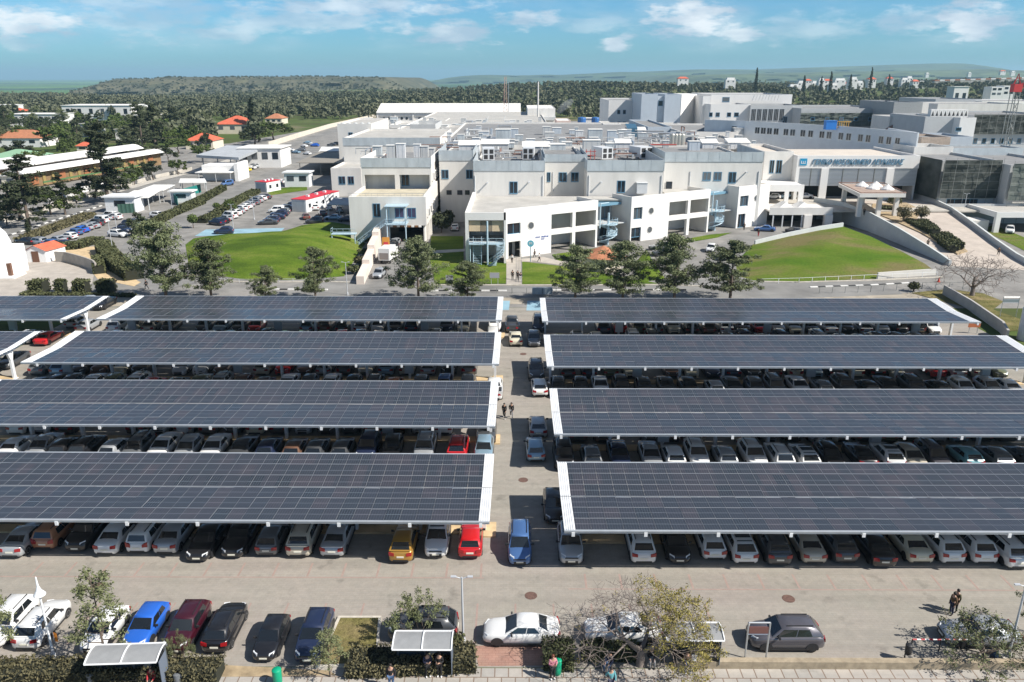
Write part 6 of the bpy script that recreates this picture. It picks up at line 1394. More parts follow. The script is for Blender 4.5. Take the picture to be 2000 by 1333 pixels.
def hedge(label, path, w_, h, m=None, name='hedge', z=0.0, dens=42, size=.11, seed=1):
    """clipped hedge along a world path: leaf cards over a rounded box and a dark core"""
    rs = np.random.default_rng(seed); root = thing(name, label, 'hedge', (path[0][0], path[0][1], z)); o = np.array([path[0][0], path[0][1], 0]); V = []; mb = MB()
    for a, b in zip(path, path[1:]):
        a = np.array([a[0], a[1]]); b = np.array([b[0], b[1]]); L_ = np.linalg.norm(b - a); d = (b - a) / L_; nn = np.array([-d[1], d[0]])
        area = L_ * (w_ + 2 * h) + 2 * w_ * h; n = int(area * dens); t = rs.random(n) * (L_ + w_ * .4) - w_ * .2; per = rs.random(n) * (w_ + 2 * h)
        off = np.where(per < h, -w_/2, np.where(per < h + w_, per - h - w_/2, w_/2)); zz = np.where(per < h, per, np.where(per < h + w_, h, per - h - w_))
        wob = .06 * np.sin(t * 2.1 + off * 3) + rs.normal(0, .05, n)
        c = np.stack([a[0] + d[0]*t + nn[0]*off*(1 + wob*.4) - o[0], a[1] + d[1]*t + nn[1]*off*(1 + wob*.4) - o[1], zz * (1 + wob * .5) + .03], 1)
        V.append(cards(rs, c, np.full(n, .09), 1, size, 1, .6))
        q = [a - d*w_*.15 - nn*(w_/2-.1), b + d*w_*.15 - nn*(w_/2-.1), b + d*w_*.15 + nn*(w_/2-.1), a - d*w_*.15 + nn*(w_/2-.1)]
        mb.prism([(x[0] - o[0], x[1] - o[1]) for x in q], 0, h - .1)
    f = link('foliage', quadmesh('foliage', np.concatenate(V), m or M_hedge), root, False)
    link('inner_wood', mb.mesh('inner_wood', mat('hedge_core', (0.02, 0.022, 0.012), 0.95)), root, False); return root
def pp(u, v, z=0.0): return tuple(P(u, v, z).xy)
hedge('long clipped hedge behind the left bus shelter', [pp(-30, 1326), pp(425, 1322)], 1.5, .95, m=M_brownh, seed=1, dens=110, size=.075)
hedge('clipped hedge from the planted island to behind the middle shelter', [pp(690, 1306), pp(920, 1296)], 1.9, .85, m=M_brownh, seed=2, dens=110, size=.075)
hedge('short square clipped hedge block by the red paving', [pp(1068, 1296), pp(1112, 1296)], 1.5, 1.35, seed=3, dens=120, size=.075)
hedge('low ragged hedge in the shade behind the large sparse tree', [pp(1140, 1284), pp(1240, 1284)], 1.0, .8, seed=4, dens=60)
hedge('small hedge tuft left of the lamp post', [pp(888, 1262), pp(902, 1262)], .8, .7, seed=5, dens=70)
for i, (u, wpx, lb) in enumerate(((78, 42, 'widest, leftmost'), (121, 27, 'narrowest, second from the left'), (161, 37, 'third from the left'), (209, 42, 'rightmost, by the black sedan'))):
    p = P(u, 572); zc = p.y * .9475 + 10; w_ = wpx / F * zc
    hedge('block of clipped bush in the row before the church court, ' + lb, [(p.x - w_ * .22, p.y), (p.x + w_ * .22, p.y)], w_ * .66, 2.0, seed=20 + i, dens=30, size=.2)
hedge('low hedge strip running under the clipped bush blocks', [pp(45, 577), pp(262, 580)], 1.0, .4, seed=26, dens=30, size=.2)
hedge('thick curved hedge beside the inner road bend', [pp(205, 490), pp(214, 508), pp(234, 528), pp(262, 546)], 3.0, 2.0, seed=27, dens=26, size=.22)
hedge('curved clipped hedge round the dry bed by the shed', [pp(116, 488), pp(150, 486), pp(180, 477), pp(198, 477)], 2.2, 1.3, seed=28, dens=26, size=.22)
hedge('tall narrow hedge below the church court wall', [pp(192, 515), pp(195, 535)], 1.8, 1.6, seed=29, dens=26, size=.22)
hedge('hedge between the left car park and the inner road', [pp(268, 462), pp(300, 442), pp(330, 425), pp(395, 398)], 2.2, 1.3, seed=31, dens=18, size=.28)
hedge('hedge strip between the main road and the left car park', [pp(45, 474), pp(100, 452), pp(175, 424)], 3.0, 1.0, m=M_brownh, seed=32, dens=14, size=.28)
hedge('hedge along the cabins on the inner road', [pp(345, 418), pp(400, 392), pp(436, 372)], 2.0, 1.4, seed=33, dens=14, size=.28)
hedge('hedge by the round topiary trees at the middle lot', [pp(395, 436), pp(420, 425), pp(460, 398), pp(500, 378)], 2.4, 1.2, seed=34, dens=14, size=.28)
for i, (a, b) in enumerate((((1722, 412), (1756, 414)), ((1772, 437), (1826, 456)), ((1800, 436), (1822, 452)), ((1818, 462), (1862, 488)), ((1842, 462), (1872, 484)))):
    z = lev((a[1] + b[1]) / 2); hedge('clipped hedge on the ramp median, %s from the top' % nth(i), [tuple(P(*a, z).xy), tuple(P(*b, z).xy)], 1.9, 1.1, seed=40 + i, z=z - .2, dens=22, size=.2)
# lawns as gentle mounds
def mound(name, pts, hgt, m, steps=10, zb=None, label=None):
    P3 = [Vector(p if len(p) == 3 else (p[0], p[1], 0.02)) for p in pts]
    dense = []
    for i in range(len(P3)):
        a, b = P3[i], P3[(i+1) % len(P3)]; k = max(1, int((b - a).length / 2.5)); dense += [a.lerp(b, q / k) for q in range(k)]
    c = sum(dense, Vector()) / len(dense); n = len(dense); mb = MB()
    for s in range(steps):
        t = s / steps
        for i, p in enumerate(dense):
            q = p.lerp(c, t); z = q.z + hgt * (1 - (1 - t) ** 2) + (.12 * math.sin(q.x * .5) * math.cos(q.y * .43) * min(1, t * 4)); mb.v.append((q.x, q.y, z))
    mb.v.append((c.x, c.y, c.z + hgt))
    for s in range(steps - 1):
        for i in range(n): mb.f.append((s*n + i, s*n + (i+1) % n, (s+1)*n + (i+1) % n, (s+1)*n + i)); mb.m.append(0)
    for i in range(n): mb.f.append(((steps-1)*n + i, (steps-1)*n + (i+1) % n, steps * n)); mb.m.append(0)
    o = mb.build(name, m, smooth=True, angle=80); bm = bmesh.new(); bm.from_mesh(o.data); bmesh.ops.recalc_face_normals(bm, faces=bm.faces)
    if sum(f.normal.z for f in bm.faces) < 0: bmesh.ops.reverse_faces(bm, faces=bm.faces)
    bm.to_mesh(o.data); bm.free(); o['kind'] = 'structure'; return o
def P3(u, v, z=0.02): return tuple(P(u, v, z))
mound('lawn', [P3(*q) for q in ((362, 478), (378, 466), (470, 461), (548, 456), (600, 441), (650, 434), (690, 441), (728, 452), (712, 478), (690, 512), (672, 540), (600, 546), (490, 548), (400, 535), (368, 516))], 2.6, M_grass)
mound('lawn', [P3(1470, 548), P3(1440, 540), P3(1436, 515), P3(1470, 478, .4), P3(1540, 462, 1.4), P3(1600, 450, 2.2), P3(1648, 443, 2.6), P3(1700, 462, 1.7), P3(1756, 489, .7), P3(1806, 515, .05), P3(1826, 530), P3(1715, 534), P3(1712, 545), P3(1560, 550)], .9, M_grass2)
sheet('lawn', px((842, 462), (905, 462), (906, 515), (990, 512), (988, 555), (850, 556), (838, 500)), .05, M_grass)
sheet('lawn', px((1020, 512), (1042, 514), (1110, 522), (1290, 555), (1020, 556)), .05, M_grass)
mound('lawn', [P3(*q) for q in ((1236, 520), (1262, 488), (1276, 512), (1300, 545), (1250, 552))], .8, M_grass)
sheet('lawn', px((1078, 498), (1165, 485), (1200, 488), (1232, 482), (1235, 490), (1090, 512)), .05, M_grass)
sheet('lawn', px((1303, 474), (1386, 459), (1430, 455), (1400, 465), (1310, 480)), .05, M_grass)
sheet('lawn', px((1915, 450), (1960, 470), (2060, 520), (2060, 490), (1990, 460), (1940, 440)), .06, M_grass2)
sheet('lawn', px((1780, 573), (1850, 566), (1920, 574), (1960, 590), (1940, 606), (1995, 625), (2040, 640), (1960, 650), (1880, 600)), .07, M_grass3)
sheet('path', px((989, 508), (1017, 503), (1019, 556), (989, 557)), .06, M_plaza)
sheet('path', px((1017, 507), (1060, 503), (1120, 516), (1118, 522), (1050, 513), (1018, 512)), .065, M_plaza)
sheet('path', px((845, 490), (908, 487), (908, 492), (845, 496)), .06, M_conc)
sheet('bed', px((60, 530), (130, 488), (200, 480), (215, 520), (275, 552), (262, 560), (190, 545), (170, 520)), .03, M_tan)
sheet('church_court', px((-60, 580), (-60, 520), (60, 500), (120, 512), (185, 530), (180, 555), (40, 585)), .05, M_plaza)
sheet('drive', px((1390, 560), (1370, 510), (1400, 480), (1440, 460), (1510, 440), (1640, 440), (1560, 462), (1480, 478), (1450, 500), (1445, 530), (1480, 560)), .03, M_asph)
sheet('ramp_down', px((720, 562), (745, 510), (764, 473), (826, 473), (826, 500), (815, 562)), .035, M_asph)
sheet('alley', px((870, 470), (893, 405), (917, 405), (907, 470)), .03, M_asph)
def road(name, pts, w_, z, m): 
    return sheet(name, strip_pts([P(u, v).xy for u, v in pts], w_), z, m)
road('main_road', [(-120, 500), (0, 456), (100, 425), (210, 391), (300, 364), (380, 343), (450, 321), (520, 299), (580, 279), (640, 259), (700, 244), (740, 235)], 8.0, .02, M_asph)
road('sidewalk', [(-120, 481), (0, 441), (100, 411), (210, 379), (300, 354), (375, 336), (440, 316), (520, 292)], 4.0, .06, M_conc)
road('inner_road', [(345, 562), (285, 540), (262, 510), (280, 474), (330, 443), (400, 406), (470, 371), (530, 343), (575, 316), (620, 290)], 7.5, .028, M_asph)
sheet('car_park', px((20, 480), (120, 452), (205, 415), (340, 412), (300, 430), (250, 462), (190, 485), (100, 492)), .024, M_asph2)
sheet('car_park', px((400, 462), (440, 430), (520, 376), (600, 395), (690, 430), (650, 440), (560, 448)), .024, M_asph2)
sheet('blue_bays', px((380, 462), (402, 449), (556, 446), (546, 456), (460, 460)), .04, mat('blue_bay_paint', (0.25, 0.40, 0.48), 0.8, var=.15, scale=.3))
sheet('grass_verge', px((515, 372), (600, 362), (600, 372), (530, 382)), .05, M_grass)
# black and white kerbs, dashes, edge fence
kerb_loop('kerb_blocks', [P(u, v).xy for u, v in ((500, 566), (640, 567))], .35, .16, M_white, False, M_black, 1.3)
kerb_loop('kerb_blocks', [P(u, v).xy for u, v in ((840, 569), (990, 569))], .35, .16, M_white, False, M_black, 1.3)
kerb_loop('kerb_blocks', [P(u, v).xy for u, v in ((1080, 568), (1340, 567))], .35, .16, M_white, False, M_black, 1.3)
kerb_loop('kerb_blocks', [P(u, v).xy for u, v in ((1582, 562), (1700, 558), (1790, 553))], .35, .16, M_white, False, M_black, 1.3)
kerb_loop('kerb_blocks', [P(u, v).xy for u, v in ((5, 465), (100, 433), (210, 399), (300, 372), (340, 361))], .45, .16, M_white, False, M_black, 1.6)
kerb_loop('kerb', [P(u, v).xy for u, v in ((400, 549), (490, 552), (640, 551), (700, 553))], .3, .13, closed=False)
kerb_loop('kerb', [P(u, v).xy for u, v in ((840, 557), (990, 558), (1020, 558), (1290, 557), (1370, 560))], .3, .13, closed=False)
kerb_loop('kerb', [P(u, v).xy for u, v in ((1470, 551), (1560, 552), (1712, 548), (1840, 542))], .3, .13, closed=False)
sheet('verge', px((-30, 586), (120, 584), (300, 581), (620, 576), (1000, 577), (1700, 575), (1800, 572), (1800, 590), (-30, 600)), .011, mat('verge_gravel', (0.33, 0.29, 0.23), 0.95, var=.3, scale=.4))
# ================================================================== roof plant on the hospital
AC = 'plant on the hospital roofs'
def eqp(u0, u1, vt, vb, z): 
    p = P((u0 + u1) / 2, vb, z); x0, x1 = XU(u0, p.y, z), XU(u1, p.y, z); return p, x0, x1, ZV(vt, p.y)
def chiller(u0, u1, vt, vb, ang, label, z=ZR):
    p, x0, x1, _ = eqp(u0, u1, vt, vb, z); w_ = (x1 - x0); h = 2.7; L_ = 5.5
    root = thing('rooftop_chiller', label, 'air conditioner', (p.x, p.y + 2.5, z), R(ang), AC)
    mb = MB(); mb.box(-w_/2, w_/2, -L_/2, L_/2, .3, h); mb.box(-w_/2, w_/2, -L_/2, -L_/2 + .3, 0, .3); mb.box(-w_/2, w_/2, L_/2 - .3, L_/2, 0, .3); mb.build('casing', M_acw, root, world=False)
    for sx_ in (-1, 1):
        for k in range(2):
            mb = MB(); mb.box(sx_ * w_ * .24 - w_ * .16, sx_ * w_ * .24 + w_ * .16, -L_/2 - .04, -L_/2 - .003, .25 + k * h * .47, .25 + k * h * .47 + h * .36); mb.build('fan_grille', M_dark, root, world=False)
chiller(942, 965, 296, 313, 3, 'white rooftop chiller with four dark grilles above the left upper block')
chiller(1022, 1044, 297, 312, -4, 'white rooftop chiller with four dark grilles left of the recessed windows')
chiller(1166, 1190, 296, 311, 22, 'slanted white chiller beside the red pipes on the roof')
chiller(1240, 1268, 291, 310, 22, 'slanted white chiller at the right end of its roof')
def box_eq(u0, u1, vt, vb, label, m=None, roofm=None, z=ZR, dep=None, pitched=False, cat='plant unit', name='roof_plant_unit'):
    p, x0, x1, zt = eqp(u0, u1, vt, vb, z); dep = dep or (x1 - x0) * .8; root = thing(name, label, cat, (p.x, p.y, z), 0, AC)
    zt = max(zt, z + .8); mb = MB(); mb.box(x0, x1, p.y, p.y + dep, z, zt - .1); mb.build('casing', m or M_acw, root)
    mb = MB()
    if pitched: mb.add([(x0 - .2, p.y - .2, zt - .1), (x1 + .2, p.y - .2, zt - .1), (x1 + .2, p.y + dep, zt + .8), (x0 - .2, p.y + dep, zt + .8), (x0 - .2, p.y + dep, zt - .1), (x1 + .2, p.y + dep, zt - .1)], [(0, 1, 2, 3), (0, 3, 4), (1, 5, 2), (3, 2, 5, 4)])
    else: mb.box(x0 - .12, x1 + .12, p.y - .12, p.y + dep + .12, zt - .1, zt)
    mb.build('cover', roofm or M_wroof, root)
    mb = MB(); k = max(2, int((x1 - x0) / 1.1))
    for i in range(k): q = x0 + (x1 - x0) * (i + .5) / k; mb.box(q - .03, q + .03, p.y - .03, p.y - .002, z + .1, zt - .2)
    mb.build('seams', M_galv, root); return root
BE = [(896, 936, 283, 303, 'long white shed at the left of the chillers', M_acw, True), (940, 993, 281, 297, 'white roofed shed behind the left chiller', M_wallg, True), (1021, 1073, 286, 300, 'long white roofed shed behind the second chiller', M_wallg, True), (1073, 1104, 282, 299, 'grey ribbed box next to the long white roofed shed', M_galvw, False),
      (968, 997, 253, 281, 'tall grey box with a step on the core roof', M_galvw, False), (998, 1012, 252, 270, 'narrow blue grey cabinet behind the tall box', M_wallb, False), (1139, 1172, 274, 303, 'tall pale grey stair house above the second upper block', M_wallg, False), (1149, 1176, 253, 273, 'grey box behind the tall stair house', M_galvw, False),
      (1202, 1231, 279, 299, 'white box with pitched lid between the chillers', M_acw, True), (1240, 1260, 254, 268, 'bright white box with lid on the grey shed roof', M_acw, True), (1207, 1223, 254, 270, 'grey ribbed box left of the blue glass roof', M_galvw, False), (1371, 1401, 279, 292, 'white roofed unit on the right upper roof, left one', M_acw, True), (1422, 1463, 278, 292, 'white roofed unit on the right upper roof, right one', M_acw, True),
      (1403, 1420, 280, 291, 'dark grey unit between the two white roofed units', M_wallb, False), (1186, 1203, 255, 283, 'blue grey framed unit behind the pitched white box', M_wallb, False), (1345, 1366, 276, 296, 'blue grey box behind the right screen', M_wallb, False)]
for a in BE: box_eq(a[0], a[1], a[2], a[3], a[4], a[5], pitched=a[6])
BL = [(774, 791, 281, 309, 'tall white duct housing on the left wing roof', M_acw, False), (755, 772, 284, 309, 'open framed plant stand on the left wing roof', M_wallg, False), (808, 821, 282, 306, 'white duct housing right of the tall one', M_acw, False), (822, 836, 286, 306, 'grey cabinet at the corner of the left wing roof', M_wallg, False), (838, 848, 290, 303, 'small white cabinet with a dark door on the left wing roof', M_acw, False), (728, 745, 286, 305, 'grey plant at the left end of the left wing roof', M_galvw, False)]
for a in BL: box_eq(a[0], a[1], a[2], a[3] + 2, a[4], a[5], z=15.2 - 1.2, pitched=a[6])
# blue glass roof, steel tanks, pipe tangles
p, x0, x1, zt = eqp(1224, 1244, 244, 268, ZR); mb = MB(); mb.box(x0, x1, p.y, p.y + 6, ZR, zt - 1); mb.add([(x0, p.y, zt - 1), (x1, p.y, zt - 1), (x1, p.y + 6, zt), (x0, p.y + 6, zt)], [(0, 1, 2, 3)]); tag(mb.build('glass_shed', mat('blue_shed_glass', (0.05, 0.13, 0.2), 0.15)), 'shed with a blue glass roof on the hospital core', 'shed')
for k in range(4):
    p, x0, x1, zt = eqp(1309 + k * 6.5, 1315 + k * 6.5, 261, 287, ZR); mb = MB(); r = .8; mb.lathe((p.x, p.y, ZR), [(r, 0), (r, zt - ZR - .4), (r * .7, zt - ZR - .1), (.1, zt - ZR)], 14)
    tag(mb.build('steel_tank', mat('tank_steel', (0.55, 0.52, 0.46), 0.35, metal=.6)), 'upright steel tank on the hospital roof, %s from the left of four' % nth(k), 'tank', 'steel tanks')
def pipes(label, u0, u1, v0, v1, z, seed, n=16, m=None, zs=1.4, r=.16):
    r_ = random.Random(seed); mb = MB()
    for k in range(n):
        a = P(r_.uniform(u0, u1), r_.uniform(v0, v1), z); zz = z + r_.uniform(.3, zs)
        b_ = a + Vector((r_.choice((-1, 1)) * r_.uniform(2, 7), 0, 0)) if r_.random() < .6 else a + Vector((0, r_.uniform(2, 8), 0))
        mb.tube([(a.x, a.y, z), (a.x, a.y, zz), (b_.x, b_.y, zz), (b_.x, b_.y, z)], r * r_.uniform(.6, 1.5), 5, k % 3)
    tag(mb.build('roof_pipes', [m or M_pipe, M_steelp, M_wallg]), label, 'pipes', 'pipe runs on the roofs')
pipes('tangle of brown pipes between the slanted chillers', 1195, 1240, 300, 311, ZR, 1, 16)
pipes('brown and grey pipe bundle on the blue grey roof block', 1290, 1342, 266, 284, ZR, 2, 16, zs=4)
pipes('pipe run along the upper roof left of the shed', 862, 925, 272, 296, ZR, 3, 20)
pipes('rusty pipes behind the first chiller', 966, 1022, 300, 311, ZR, 4, 12)
pipes('pipes and valves on the left wing roof', 712, 790, 300, 309, 14.2, 5, 14)
pipes('pipe racks on the middle of the core roof', 1100, 1140, 270, 290, ZR, 6, 14)
pipes('pale ducts on the far core roof', 905, 1000, 256, 276, ZR, 7, 14, M_steelp, 2.2, .3)
pipes('pale ducts behind the stair house', 1180, 1300, 268, 292, ZR, 8, 18, M_steelp, 2.2, .25)
pipes('grey ducts on the roof toward the long hall', 800, 960, 244, 258, 10.3, 9, 16, M_galvw, 2.5, .45)
pipes('short grey pipes behind the right screen', 1380, 1470, 284, 296, ZR, 10, 12, M_steelp)
r_ = random.Random(5)
for k in range(64):
    u = r_.choice((r_.uniform(860, 1060), r_.uniform(1060, 1300), r_.uniform(1300, 1470))); v = r_.uniform(256, 292); w_ = r_.uniform(6, 20)
    box_eq(u, u + w_, v - r_.uniform(6, 17), v, 'one of the low grey or white plant boxes crowding the core roofs', r_.choice((M_acw, M_wallg, M_galvw, M_wallb)), z=ZR)
for k in range(40):
    u = r_.uniform(700, 1060); v = r_.uniform(238, 257); w_ = r_.uniform(5, 16)
    box_eq(u, u + w_, v - r_.uniform(3, 11), v, 'small pale plant box on the rear low roof before the hall', r_.choice((M_acw, M_wallg, M_galvw)), z=10.0)
mb = MB(); p = P(1268, 300, ZR); mb.tube([(p.x, p.y, ZR), (p.x, p.y, ZR + 2.4)], .22, 6); mb.tube([(p.x, p.y, ZR + 2.2), (p.x + 7, p.y, ZR + 2.2)], .2, 6); tag(mb.build('fire_pipe', mat('red_pipe', (0.35, 0.06, 0.05), .6)), 'red pipe standing at the end of the chillers', 'pipe')
mb = MB(); p = P(1153, 312, ZR)
for k in range(3): mb.tube([(p.x - 1 + k, p.y, ZR), (p.x - 1 + k, p.y, ZR + 2.4)], .09, 5)
for z in (1, 1.9): mb.tube([(p.x - 1.3, p.y, ZR + z), (p.x + 1.3, p.y, ZR + z)], .09, 5)
tag(mb.build('fire_manifold', mat('red_pipe', (0, 0, 0))), 'small red pipe manifold at the screen of the second upper block', 'pipe')
def bluetank(u, lb):
    p = P(u, 244); mb = MB(); mb.lathe((p.x, p.y, 0), [(3, 0), (3, 4.5), (2.8, 5), (.3, 5.5)], 14); tag(mb.build('water_tank', mat('tank_blue', (0.03, 0.13, 0.36), .5)), lb, 'tank')
bluetank(1136, 'blue tank on the grass before the forest, left one'); bluetank(1163, 'blue tank on the grass before the forest, right one')
p = P(1150, 243); mb = MB(); mb.box(p.x - 5, p.x + 5, p.y, p.y + 8, 0, 4); mb.box(p.x - 5.5, p.x + 5.5, p.y - .5, p.y + 8.5, 4, 4.4); tag(mb.build('pump_house', M_wroof), 'small pale pump house between the two blue tanks', 'shed')
# ================================================================== buildings on the left
def house(label, u0, u1, vt, vb, dep, wm, rm, hip=False, name='house', flat=False, Y=None, cat='house', wins=3, zr=None):
    p = P((u0+u1)/2, vb) if Y is None else Vector((XU((u0+u1)/2, Y), Y, 0)); x0, x1 = XU(u0, p.y), XU(u1, p.y); zt = ZV(vt, p.y) ; g = th(p.x, p.y) if p.y > 650 else 0
    root = thing(name, label, cat, (p.x, p.y, g)); he = max(g + 2.4, zt if flat else g + (zt - g) * .55)
    mb = MB(); mb.box(x0, x1, p.y, p.y + dep, g - 2, he); mb.build('wall', wm, root); mb = MB(); o = .5; a = (x0 - o, p.y - o); b_ = (x1 + o, p.y + dep + o)
    if flat: mb.box(a[0], b_[0], a[1], b_[1], he, he + .35)
    else:
        zr_ = max(zt, he + 1.0); ym = p.y + dep / 2; q = min(dep / 2, (x1 - x0) / 2 - .5) if hip else 0
        mb.add([(a[0], a[1], he), (b_[0], a[1], he), (b_[0], b_[1], he), (a[0], b_[1], he), (a[0] + q, ym, zr_), (b_[0] - q, ym, zr_)], [(0, 1, 5, 4), (2, 3, 4, 5), (1, 2, 5), (3, 0, 4), (0, 3, 2, 1)])
    mb.build('roof', rm, root)
    for k in range(wins):
        x = x0 + (x1 - x0) * (k + .5) / wins; ww = min(1.4, (x1 - x0) / wins * .28); mb = MB(); mb.box(x - ww, x + ww, p.y - .08, p.y - .003, g + (he - g) * .45, g + (he - g) * .8); mb.build('window', M_pane, root)
    return root
M_cream = mat('cream_wall', (0.66, 0.60, 0.48), .85, var=.06, scale=.4); M_whouse = mat('house_white', (0.74, 0.73, 0.71), .85, var=.05, scale=.3); M_cab = mat('cabin_white', (0.72, 0.73, 0.74), .6, var=.04, scale=.5)
house('house with a big orange red roof among the trees left of the hall', 420, 488, 228, 262, 22, M_cream, M_redroof, True)
house('small house with a pale terracotta roof in the trees', 518, 550, 223, 243, 16, M_cream, M_terra, True)
house('orange roofed house behind trees at the left edge', -20, 78, 256, 288, 16, M_whouse, M_terra, True)
house('orange roofed bungalow below the big red roof', 362, 416, 262, 292, 14, M_cream, M_redroof, True)
house('tiny red roofed hut left of the white school roofs', 148, 170, 279, 296, 7, M_cream, M_redroof, True, wins=1)
house('low red roofed hut in the trees', 158, 186, 296, 308, 6, M_cream, M_redroof, True, wins=1)
house('long white flat roofed building far left behind trees', 122, 257, 207, 236, 30, M_whouse, M_wroof, flat=True, wins=6, name='white_building', cat='building')
house('low white flat roofed sheds left of the long white building', 18, 118, 224, 248, 18, M_whouse, M_wroof, flat=True, wins=4, name='white_building', cat='building')
house('white flat house peeking at the left edge', -10, 25, 206, 222, 16, M_whouse, M_whouse, flat=True, wins=2)
house('red roofed house at the far left horizon', 12, 42, 212, 225, 14, M_whouse, M_redroof, True, wins=2)
house('grey concrete kiosk with a dark opening in the trees', 157, 192, 243, 268, 8, M_wallg, M_roof, flat=True, wins=1, name='kiosk', cat='kiosk')
house('pale low building with green door behind the dark conifer', 225, 280, 254, 276, 10, M_whouse, M_roof, flat=True, wins=2, name='white_building', cat='building')
house('cream building behind the dark conifers', 262, 300, 226, 250, 14, M_cream, M_wroof, flat=True, wins=2, name='white_building', cat='building')
# school: two long white barrel roofs, orange and yellow front
sch = thing('school', 'long school with white curved roofs and an orange and yellow front', 'school', tuple(P(150, 365)))
a0, a1 = P(45, 372), P(318, 322); d = (a1 - a0); L_ = d.length; d.normalize(); nn = Vector((-d.y, d.x, 0))
def barrel(off, w_, z0, rise, l0=0, l1=1.0, nm='barrel_roof', m=None):
    mb = MB(); k = 10; A0 = a0.lerp(a1, l0); A1 = a0.lerp(a1, l1)
    for e in (A0, A1):
        for i in range(k + 1): t = i / k; q = e + nn * (off + w_ * t); mb.v.append((q.x, q.y, z0 + rise * math.sin(math.pi * t)))
    for i in range(k): mb.f.append((i, k+1+i, k+2+i, i+1)); mb.m.append(0)
    mb.f.append(tuple(range(k + 1))); mb.f.append(tuple(range(2*k+1, k, -1))); mb.m += [0, 0]; return mb.build(nm, m or M_wroof, sch)
barrel(-1.5, 8, 4.8, 1.2); barrel(7, 9, 6.2, 1.6); barrel(17, 14, 5.4, 1.8, -.35, .45)
mb = MB(); q = [a0 + nn * .5, a1 + nn * .5, a1 + nn * 15, a0 + nn * 15]; mb.prism([p.xy for p in q], 0, 4.75); mb.build('wall', mat('school_ochre', (0.23, 0.15, 0.075), .85, var=.2, scale=.5), sch)
for k in range(16):
    c = a0.lerp(a1, .08 + .055 * k) + nn * .3; mb = MB(); mb.obox((c.x, c.y, 2.4), (3.0 if k % 3 == 0 else 1.2, .3, 2.6 if k % 3 == 0 else 3.6), math.atan2(d.y, d.x)); mb.build('wall_panel', mat('school_orange', (0.33, 0.13, 0.055), .8) if k % 3 == 0 else mat('school_yellow', (0.30, 0.22, 0.08), .8), sch)
mb = MB(); c = a0.lerp(a1, .5) - nn * 1.2; mb.obox((c.x, c.y, 1.5), (L_ * .8, .25, .5), math.atan2(d.y, d.x)); mb.build('balcony_rail', mat('school_green', (0.08, 0.16, 0.06), .8), sch)
house('green roofed hall at the left edge behind the school', -30, 52, 296, 325, 18, M_whouse, mat('pale_green_roof', (0.24, 0.40, 0.26), .7), True, wins=3, name='hall', cat='hall')
house('small yellow and white hut at the left edge before the school', -15, 32, 345, 372, 5, M_cream, M_wroof, flat=True, wins=2, name='hut', cat='hut')
# gatehouse and shelters
gt = thing('gatehouse', 'gatehouse under a wide flat grey roof on the inner road', 'gatehouse', tuple(P(440, 345)))
zc3 = 6.8; A_, B_, C_, D_ = P(383, 303, zc3), P(466, 308, zc3), P(516, 287, zc3), P(443, 284, zc3); mb = MB(); mb.prism([A_.xy, B_.xy, C_.xy, D_.xy], zc3 - .9, zc3); mb.build('roof', mat('grey_flat_roof', (0.40, 0.42, 0.44), .7, var=.1, scale=.4), gt)
for f0, f1 in ((.06, .1), (.06, .9), (.94, .1), (.94, .9), (.5, .1)): c = A_.lerp(D_, f0).lerp(B_.lerp(C_, f0), f1); mb = MB(); mb.tube([(c.x, c.y, 0), (c.x, c.y, zc3 - .9)], .22, 6); mb.build('post', M_wallg, gt)
e0 = P(388, 356); e1 = P(455, 358); mb = MB(); mb.box(e0.x, e1.x, e0.y + 4, e0.y + 12, 0, 5.0); mb.box(e1.x - .8, e1.x + .4, e0.y + 2, e0.y + 13, 0, 5.8); mb.build('wall', M_whouse, gt); mb = MB(); mb.box(e0.x - .5, e1.x - 1, e0.y - 1, e0.y + 3.9, 3.0, 3.25); mb.build('porch_roof', M_wroof, gt)
for q in (.05, .5, .9): x = e0.x + (e1.x - e0.x) * q; mb = MB(); mb.tube([(x, e0.y - .8, 0), (x, e0.y - .8, 3.0)], .1, 6); mb.build('post', M_wallg, gt)
house('white office wing with dark windows right of the gatehouse', 468, 549, 291, 328, 14, M_whouse, M_wroof, flat=True, wins=4, name='office', cat='building')
for u0, u1, vt, vb, dep, lb in ((206, 264, 387, 416, 5, 'white container shed with a grey shutter at the left car park'),): house(lb, u0, u1, vt, vb, dep, M_cab, M_cab, flat=True, wins=1, name='container', cat='container')
def openshed(label, u0, u1, v0, v1, z, m, name='open_shed', posts=M_wallg, tilt=0):
    a, b_, c, d_ = P(u0[0], v1, z), P(u1[0], v1, z), P(u1[1], v0, z), P(u0[1], v0, z); root = thing(name, label, 'shelter', tuple((a + b_ + c + d_) / 4 - Vector((0, 0, z)))); mb = MB()
    mb.prism([a.xy, b_.xy, c.xy, d_.xy], [z - .2 + tilt * k for k in (0, 0, 1, 1)], [z + tilt * k for k in (0, 0, 1, 1)]); mb.build('roof', m, root)
    for p, q in ((a, c), (b_, d_), (c, a), (d_, b_), (a.lerp(b_, .5), c.lerp(d_, .5))): x = p.lerp(q, .05); mb = MB(); mb.tube([(x.x, x.y, 0), (x.x, x.y, z - .2)], .12, 6); mb.build('post', posts, root)
    return root
openshed('white open shed over the parked plant, nearer of two', (233, 262), (290, 313), 372, 386, 3.4, M_wroof); openshed('white open shed, farther of two by the main road', (270, 300), (318, 342), 361, 372, 3.4, M_wroof)
openshed('small white frame shelter beside the green netting', (349, 352), (404, 400), 349, 357, 3.2, M_wroof); openshed('grey shade roof over the white cars by the left wing', (638, 655), (684, 690), 386, 400, 3.2, mat('grey_flat_roof', (0, 0, 0)))
